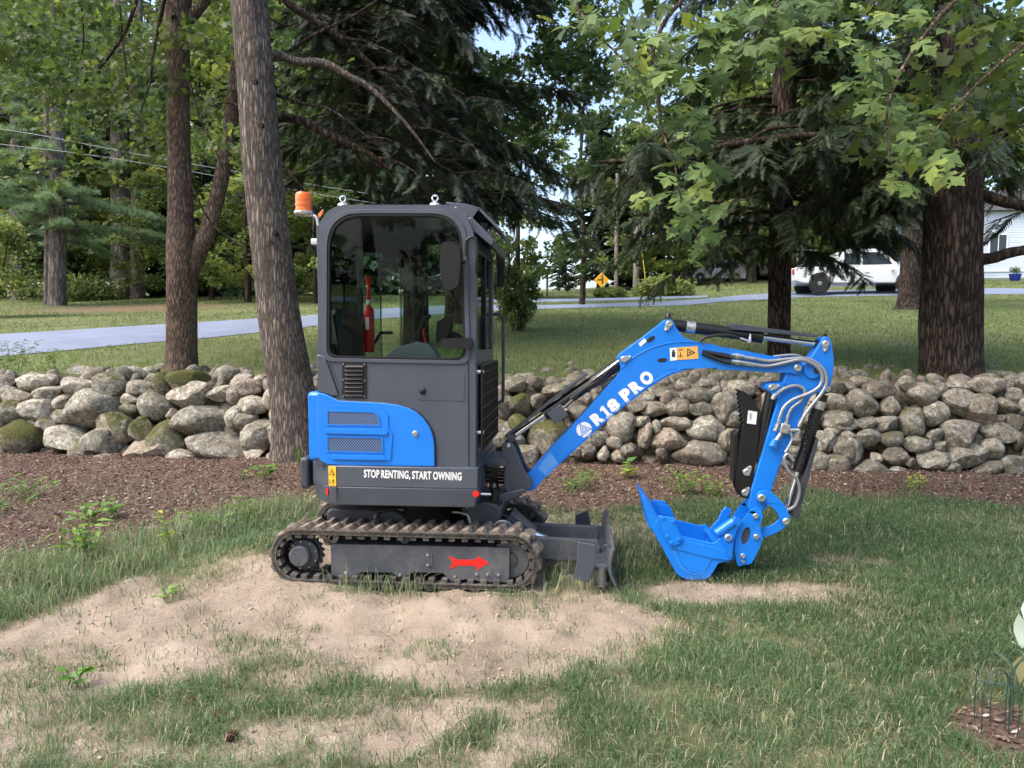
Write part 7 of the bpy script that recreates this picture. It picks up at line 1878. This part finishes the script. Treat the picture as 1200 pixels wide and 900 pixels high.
# woods on the viewer's side of the yard: they shade it and mirror in the cab glass
for i, (x_, y_, h_) in enumerate(((-17, -13, 15), (-9, -17, 17), (-1, -19, 16), (7, -17, 17), (15, -14, 15), (24, -8, 16), (-26, -6, 16))):
    b_ = Vector((x_, y_, -.15)); r = tree_root('woodland_tree', b_, ORD[i] + ' leafy tree of the row standing behind the viewer', 'tree', 'trees behind the viewer'); r.scale = (h_, h_, h_); r.rotation_euler = (0, 0, i * 1.3)
    cm, tm = TPL['broad'][i % 4]
    for nm, me in (('trunk', tm), ('crown', cm)):
        o = bpy.data.objects.new(nm, me); COL.objects.link(o); o.parent = r

# ================================================================== HOUSE, CARS, SIGN, POLES, WIRES
m_side = mat('white_siding', (.62, .68, .76), .6, var=.04)
m_trim = mat('white_trim', (.74, .78, .82), .5)
m_roof = mat('roof_shingle', (.06, .06, .065), .9, var=.3, vscale=6)
m_wing = mat('window_glass', (.03, .04, .05), .08)
def G2(px, Y): x_ = (px - 600) / F * Y; return Vector((x_, Y, gz(x_, Y)))
hb = G2(1125, 58); hz = gz(hb.x, 58) - .2
HO = empty('house', (hb.x, 58, hz), R(-6), 'white clapboard house with garage beyond the right lawn', 'house')
x0, x1, hh = -8.5, 16, 5.6
def sid(name, xa, xb, z0, z1, y_):
    k = 0; z_ = z0; mb = MB()
    while z_ < z1:
        mb.add([(xa, y_, z_), (xb, y_, z_), (xb, y_ + .035, z_ + .2), (xa, y_ + .035, z_ + .2)], [(0, 1, 2, 3)]); mb.add([(xa, y_, z_), (xb, y_, z_), (xb, y_ + .05, z_), (xa, y_ + .05, z_)], [(3, 2, 1, 0)]); z_ += .2
    o = mb.build(name, m_side, HO, sharp=0); o['kind'] = 'stuff'
MB().box(((x0 + x1) / 2, 4, hh / 2), (x1 - x0, 7.8, hh)).build('wall', m_side, HO)
sid('clapboards', x0, x1, .3, hh, .02)
MB().prism([(-.5, hh), (4, hh + 2.4), (8.5, hh)], x0 - .5, x1 + .5, axis='x').build('roof', m_roof, HO)
for gx in (-5.9, -2.6):
    gd_ = MB().box((gx, .0, 1.35), (2.9, .10, 2.3)).build('garage_door', m_trim, HO, bevel=.02)
    for k in range(4):
        MB().box((gx - 1.05 + .7 * k, -.06, 2.05), (.46, .03, .34)).build('pane', m_wing, gd_)
    for z_ in (.85, 1.4): MB().box((gx, -.055, z_), (2.7, .02, .03)).build('panel_joint', m_roof, gd_)
for wx in (2.5, 9.5):
    w_ = MB().box((wx, .0, 3.0), (1.5, .12, 1.7)).build('window', m_trim, HO, bevel=.02); MB().box((wx, -.065, 3.0), (1.2, .03, 1.4)).build('pane', m_wing, w_); MB().box((wx, -.085, 3.0), (.06, .03, 1.4)).build('mullion', m_trim, w_)
MB().box((4.2, -.02, .9), (26 * .4, .06, .25)).build('trim_board', m_trim, HO)
# far white house seen through the left woods
hb = G2(262, 66)
H2 = empty('house', (hb.x, 66, hb.z - .2), R(8), 'distant white house glimpsed between the left trunks', 'house')
MB().box((0, 3, 1.7), (9, 6, 3.4)).build('wall', m_side, H2); MB().prism([(-.4, 3.4), (3, 5.4), (6.4, 3.4)], -4.8, 4.8, axis='x').build('roof', m_roof, H2)
for wx in (-2.6, 0, 2.6):
    w_ = MB().box((wx, -.02, 1.9), (1.0, .08, 1.4)).build('window', m_trim, H2); MB().box((wx, -.07, 1.9), (.8, .03, 1.2)).build('pane', m_wing, w_)
# blue planter by the house
pp = G2(1185, 50)
PL = empty('flower_pot', pp, 0, 'blue pot with a green plant before the white house', 'plant pot'); PL.scale = (.6, .6, .6)
m_bpot = mat('blue_pot', (.01, .03, .25), .3)
MB().lathe((0, 0, 0), (0, 0, 1), [(0, .42), (.1, .5), (.7, .62), (.8, .66), (.8, .55)], 20).build('pot', m_bpot, PL)
leaf_cloud(PL, [(pp.x + U(-.35, .35), pp.y + U(-.35, .35), pp.z + U(.95, 1.5), .4) for _ in range(9)], 50, .16, m_broad, pp, tint=.4, name='foliage')

m_tyre = mat('tyre', (.015, .015, .016), .8); m_rim = mat('alloy_rim', (.45, .45, .46), .3, .8); m_cglass = mat('car_glass', (.015, .02, .022), .06)
m_tail = mat('tail_lamp', (.45, .01, .01), .2); m_head = mat('head_lamp', (.6, .6, .6), .1)
def vehicle(name, loc, rz, prof, glass, width, wheels, wr, paint, label, cat, lamps=True):
    """prof: side outline (x,z), nose towards +x; glass: list of side window outlines"""
    r = empty(name, loc, rz, label, cat)
    hw = width / 2
    zmax = max(p[1] for p in prof)
    mb = MB(); N = len(prof)
    def inset(p): return hw - .16 * max(0, (p[1] - .95) / max(zmax - .95, .1))
    rings = [[(p[0], -inset(p), p[1]) for p in prof], [(p[0], inset(p), p[1]) for p in prof]]
    tri = tessellate_polygon([[Vector((p[0], p[1], 0)) for p in prof]])
    mb.add(rings[0] + rings[1], [tuple(t) for t in tri] + [tuple(i + N for i in reversed(t)) for t in tri] + [(i, (i + 1) % N, (i + 1) % N + N, i + N) for i in range(N)])
    body = mb.build('body', paint, r, bevel=.05, seg=3)
    for sgn in (-1, 1):
        for g_ in glass:
            mb = MB(); vs = [(p[0], sgn * (inset(p) + .012), p[1]) for p in g_]; mb.add(vs, [tuple(range(len(vs)))]); mb.add([(v[0], v[1] - sgn * .03, v[2]) for v in vs], [tuple(reversed(range(len(vs))))]); mb.build('side_window', m_cglass, body)
        for wx in wheels:
            ty_ = MB().lathe((wx, sgn * (hw - .20), wr), (0, sgn, 0), [(0, wr * .7), (0, wr * .95), (.03, wr), (.19, wr), (.215, wr * .95), (.215, wr * .66)], 26).build('tyre', m_tyre, r)
            MB().lathe((wx, sgn * (hw + .005), wr), (0, sgn, 0), [(-.02, wr * .66), (.006, wr * .62), (.0, wr * .5), (.012, wr * .16), (.016, .02)], 20).build('rim', m_rim, ty_)
            MB().prism(circ(wx, wr, wr * 1.13, 24), sgn * (hw + .002), sgn * (hw - .02), [circ(wx, wr, wr * 1.0, 24)]).build('wheel_arch', m_tyre, body)
        xa = min(p[0] for p in prof); xb = max(p[0] for p in prof)
        MB().box((xa + .03, sgn * (hw - .18), .95), (.10, .26, .22)).build('tail_light', m_tail, body, bevel=.02)
        MB().box((xb - .10, sgn * (hw - .22), .78), (.18, .34, .16)).build('headlight', m_head, body, bevel=.02)
        mid = sum(p[0] for p in glass[0]) / len(glass[0])
        MB().box((max(p[0] for p in glass[-1]) - .05, sgn * (hw + .10), 1.02), (.10, .18, .14)).build('wing_mirror', paint, body, bevel=.03)
        for g_ in glass[:2]: MB().box((min(p[0] for p in g_) + .18, sgn * (hw + .008), .88), (.18, .02, .035)).build('door_handle', m_rim, body)
    return r
suv = [(-2.2, .38), (-2.28, .8), (-2.2, 1.05), (-1.95, 1.5), (-1.6, 1.64), (.2, 1.66), (.55, 1.55), (1.25, 1.08), (2.05, .93), (2.28, .72), (2.25, .38), (1.9, .28), (-1.9, .28)]
suvg = [[(-1.75, 1.12), (-1.55, 1.48), (-.75, 1.54), (-.75, 1.10)], [(-.68, 1.10), (-.68, 1.54), (.15, 1.54), (.15, 1.08)], [(.22, 1.08), (.22, 1.53), (.45, 1.46), (1.0, 1.08)]]
sedan = [(-2.2, .36), (-2.28, .78), (-2.2, .98), (-1.5, 1.08), (-.95, 1.40), (-.1, 1.46), (.45, 1.36), (1.1, 1.0), (2.0, .86), (2.22, .66), (2.18, .34), (1.8, .24), (-1.8, .24)]
sedg = [[(-1.3, 1.02), (-.88, 1.34), (-.15, 1.40), (-.15, 1.0)], [(-.08, 1.0), (-.08, 1.40), (.38, 1.31), (.85, 1.0)]]
truck = [(-2.9, .55), (-2.95, 1.12), (-.95, 1.14), (-.9, 1.75), (-.6, 1.92), (.6, 1.93), (.9, 1.82), (1.5, 1.25), (2.6, 1.15), (2.85, .95), (2.85, .5), (2.4, .42), (-2.5, .42)]
trkg = [[(-.82, 1.25), (-.78, 1.72), (-.1, 1.78), (-.1, 1.22)], [(-.02, 1.22), (-.02, 1.78), (.6, 1.78), (.85, 1.68), (1.25, 1.25)]]
van = [(-2.7, .45), (-2.75, 2.2), (-2.6, 2.35), (1.3, 2.35), (1.7, 2.15), (2.2, 1.35), (2.75, 1.15), (2.85, .9), (2.85, .45), (2.4, .35), (-2.4, .35)]
vang = [[(.6, 1.35), (.6, 2.0), (1.45, 2.0), (1.95, 1.35)]]
p_grey = mat('grey_car_paint', (.33, .32, .32), .3, .4, coat=.6); p_white = mat('white_car_paint', (.72, .73, .75), .3, coat=.5); p_blk = mat('dark_car_paint', (.012, .016, .022), .2, coat=.8)
vehicle('parked_car', G2(834, 55), pi + R(6), suv, suvg, 1.85, (-1.4, 1.4), .35, p_grey, 'grey sport utility car parked beyond the hemlock boughs', 'car')
vehicle('parked_van', G2(930, 58), R(4), van, vang, 2.0, (-1.75, 1.85), .36, p_white, 'white van half hidden behind the hemlock trunk', 'van')
vehicle('pickup_truck', G(1000, 344.5), R(-4), truck, trkg, 2.0, (-1.85, 1.85), .42, p_white, 'white pickup truck parked before the garage', 'truck')
vehicle('parked_car', G2(536, 39), R(182), sedan, sedg, 1.8, (-1.35, 1.4), .33, p_blk, 'black car beyond the driveway, seen through the cab glass', 'car')
vehicle('parked_car', G2(880, 64), R(0), suv, suvg, 1.85, (-1.4, 1.4), .35, p_blk, 'dark car tucked between the grey car and the white van', 'car')

# yellow diamond road sign with a side road symbol
m_sign = mat('sign_yellow', (.80, .38, .01), .4); m_post = mat('galvanised_post', (.35, .36, .36), .5, .6)
sg = G2(704, 43); zc = atY(704, 328, 43).z - sg.z
SG = empty('road_sign', sg, 0, 'yellow diamond warning sign with black side road symbol', 'road sign')
MB().box((0, 0, zc / 2), (.07, .05, zc)).build('post', m_post, SG)
hd = .46
pl_ = MB().prism(fillet([(0, zc - hd), (hd, zc), (0, zc + hd), (-hd, zc)], .06), -.06, -.04).build('panel', m_sign, SG)
MB().prism([(.02, zc - .24), (.10, zc - .24), (.10, zc + .24), (.02, zc + .24)], -.066, -.061).prism([(-.24, zc - .04), (.02, zc - .04), (.02, zc + .04), (-.24, zc + .04)], -.066, -.061).build('symbol', m_blk, pl_)
# utility poles
m_pole = barkmat('weathered_pole', (.16, .14, .12), (.32, .29, .26), 6, .8, .4)
m_glassi = mat('insulator', (.3, .32, .33), .2)
def pole(px, Y, top, hw, label):
    b_ = G2(px, Y); h_ = atY(px, top, Y).z - b_.z; r = empty('utility_pole', b_, 0, label, 'utility pole')
    MB().tube([Vector((0, 0, -.2)), Vector((0, 0, h_ * .5)), Vector((.02, 0, h_))], [hw * Y / F, hw * .9 * Y / F, hw * .75 * Y / F], 14).build('post', m_pole, r)
    MB().lathe((0, 0, h_), (0, 0, 1), [(0, .10), (.06, .10), (.09, .03)], 12).build('cap', m_glassi, r)
    return r
pole(721, 46, 205, 2.3, 'slim utility pole just right of the yellow sign')
pole(744, 46, 215, 3.4, 'thick grey utility pole, second right of the yellow sign')
m_guy = mat('yellow_guard', (.55, .38, .04), .5)
gy0 = G2(757, 45); 
GW = empty('guy_wire', gy0, 0, 'yellow guarded guy wire slanting down beside the thick pole', 'guy wire')
MB().cyl((0, 0, 0), (-.42, .1, 3.4), .03, 8).build('guard', m_guy, GW); MB().cyl((-.42, .1, 3.4), (-.75, .2, 7.5), .012, 6).build('wire', m_post, GW)
# power lines crossing the left woods
m_line = mat('bright_cable', (.22, .24, .27), .4, .3)
for pts, lb in (([(-200, 118), (0, 151), (60, 161), (195, 187), (400, 222), (560, 246)], 'upper overhead cable crossing the left pines'), ([(-200, 146), (0, 169), (100, 181), (195, 196), (400, 232), (560, 255)], 'lower overhead cable crossing the left pines')):
    pp_ = [atY(a, c, 27) for a, c in pts]; b_ = pp_[0].copy()
    w_ = empty('power_line', b_, 0, lb, 'cable'); MB().tube([q - b_ for q in smooth2(pp_, 6)], .010, 6).build('cable', m_line, w_)
# mailbox by the road
mbx = G2(641, 36); MX = empty('mailbox', mbx, 0, 'small dark mailbox on a wooden post by the road', 'mailbox')
MB().box((0, 0, .55), (.10, .10, 1.1)).build('post', m_pole, MX); MB().box((0, 0, .95), (.55, .08, .08)).build('crossbar', m_pole, MX)
MB().prism(fillet([(-.14, 1.12), (.14, 1.12), (.14, 1.38), (-.14, 1.38)], [0, 0, .13, .13]), -.3, .3).build('box', m_black, MX, bevel=.01)
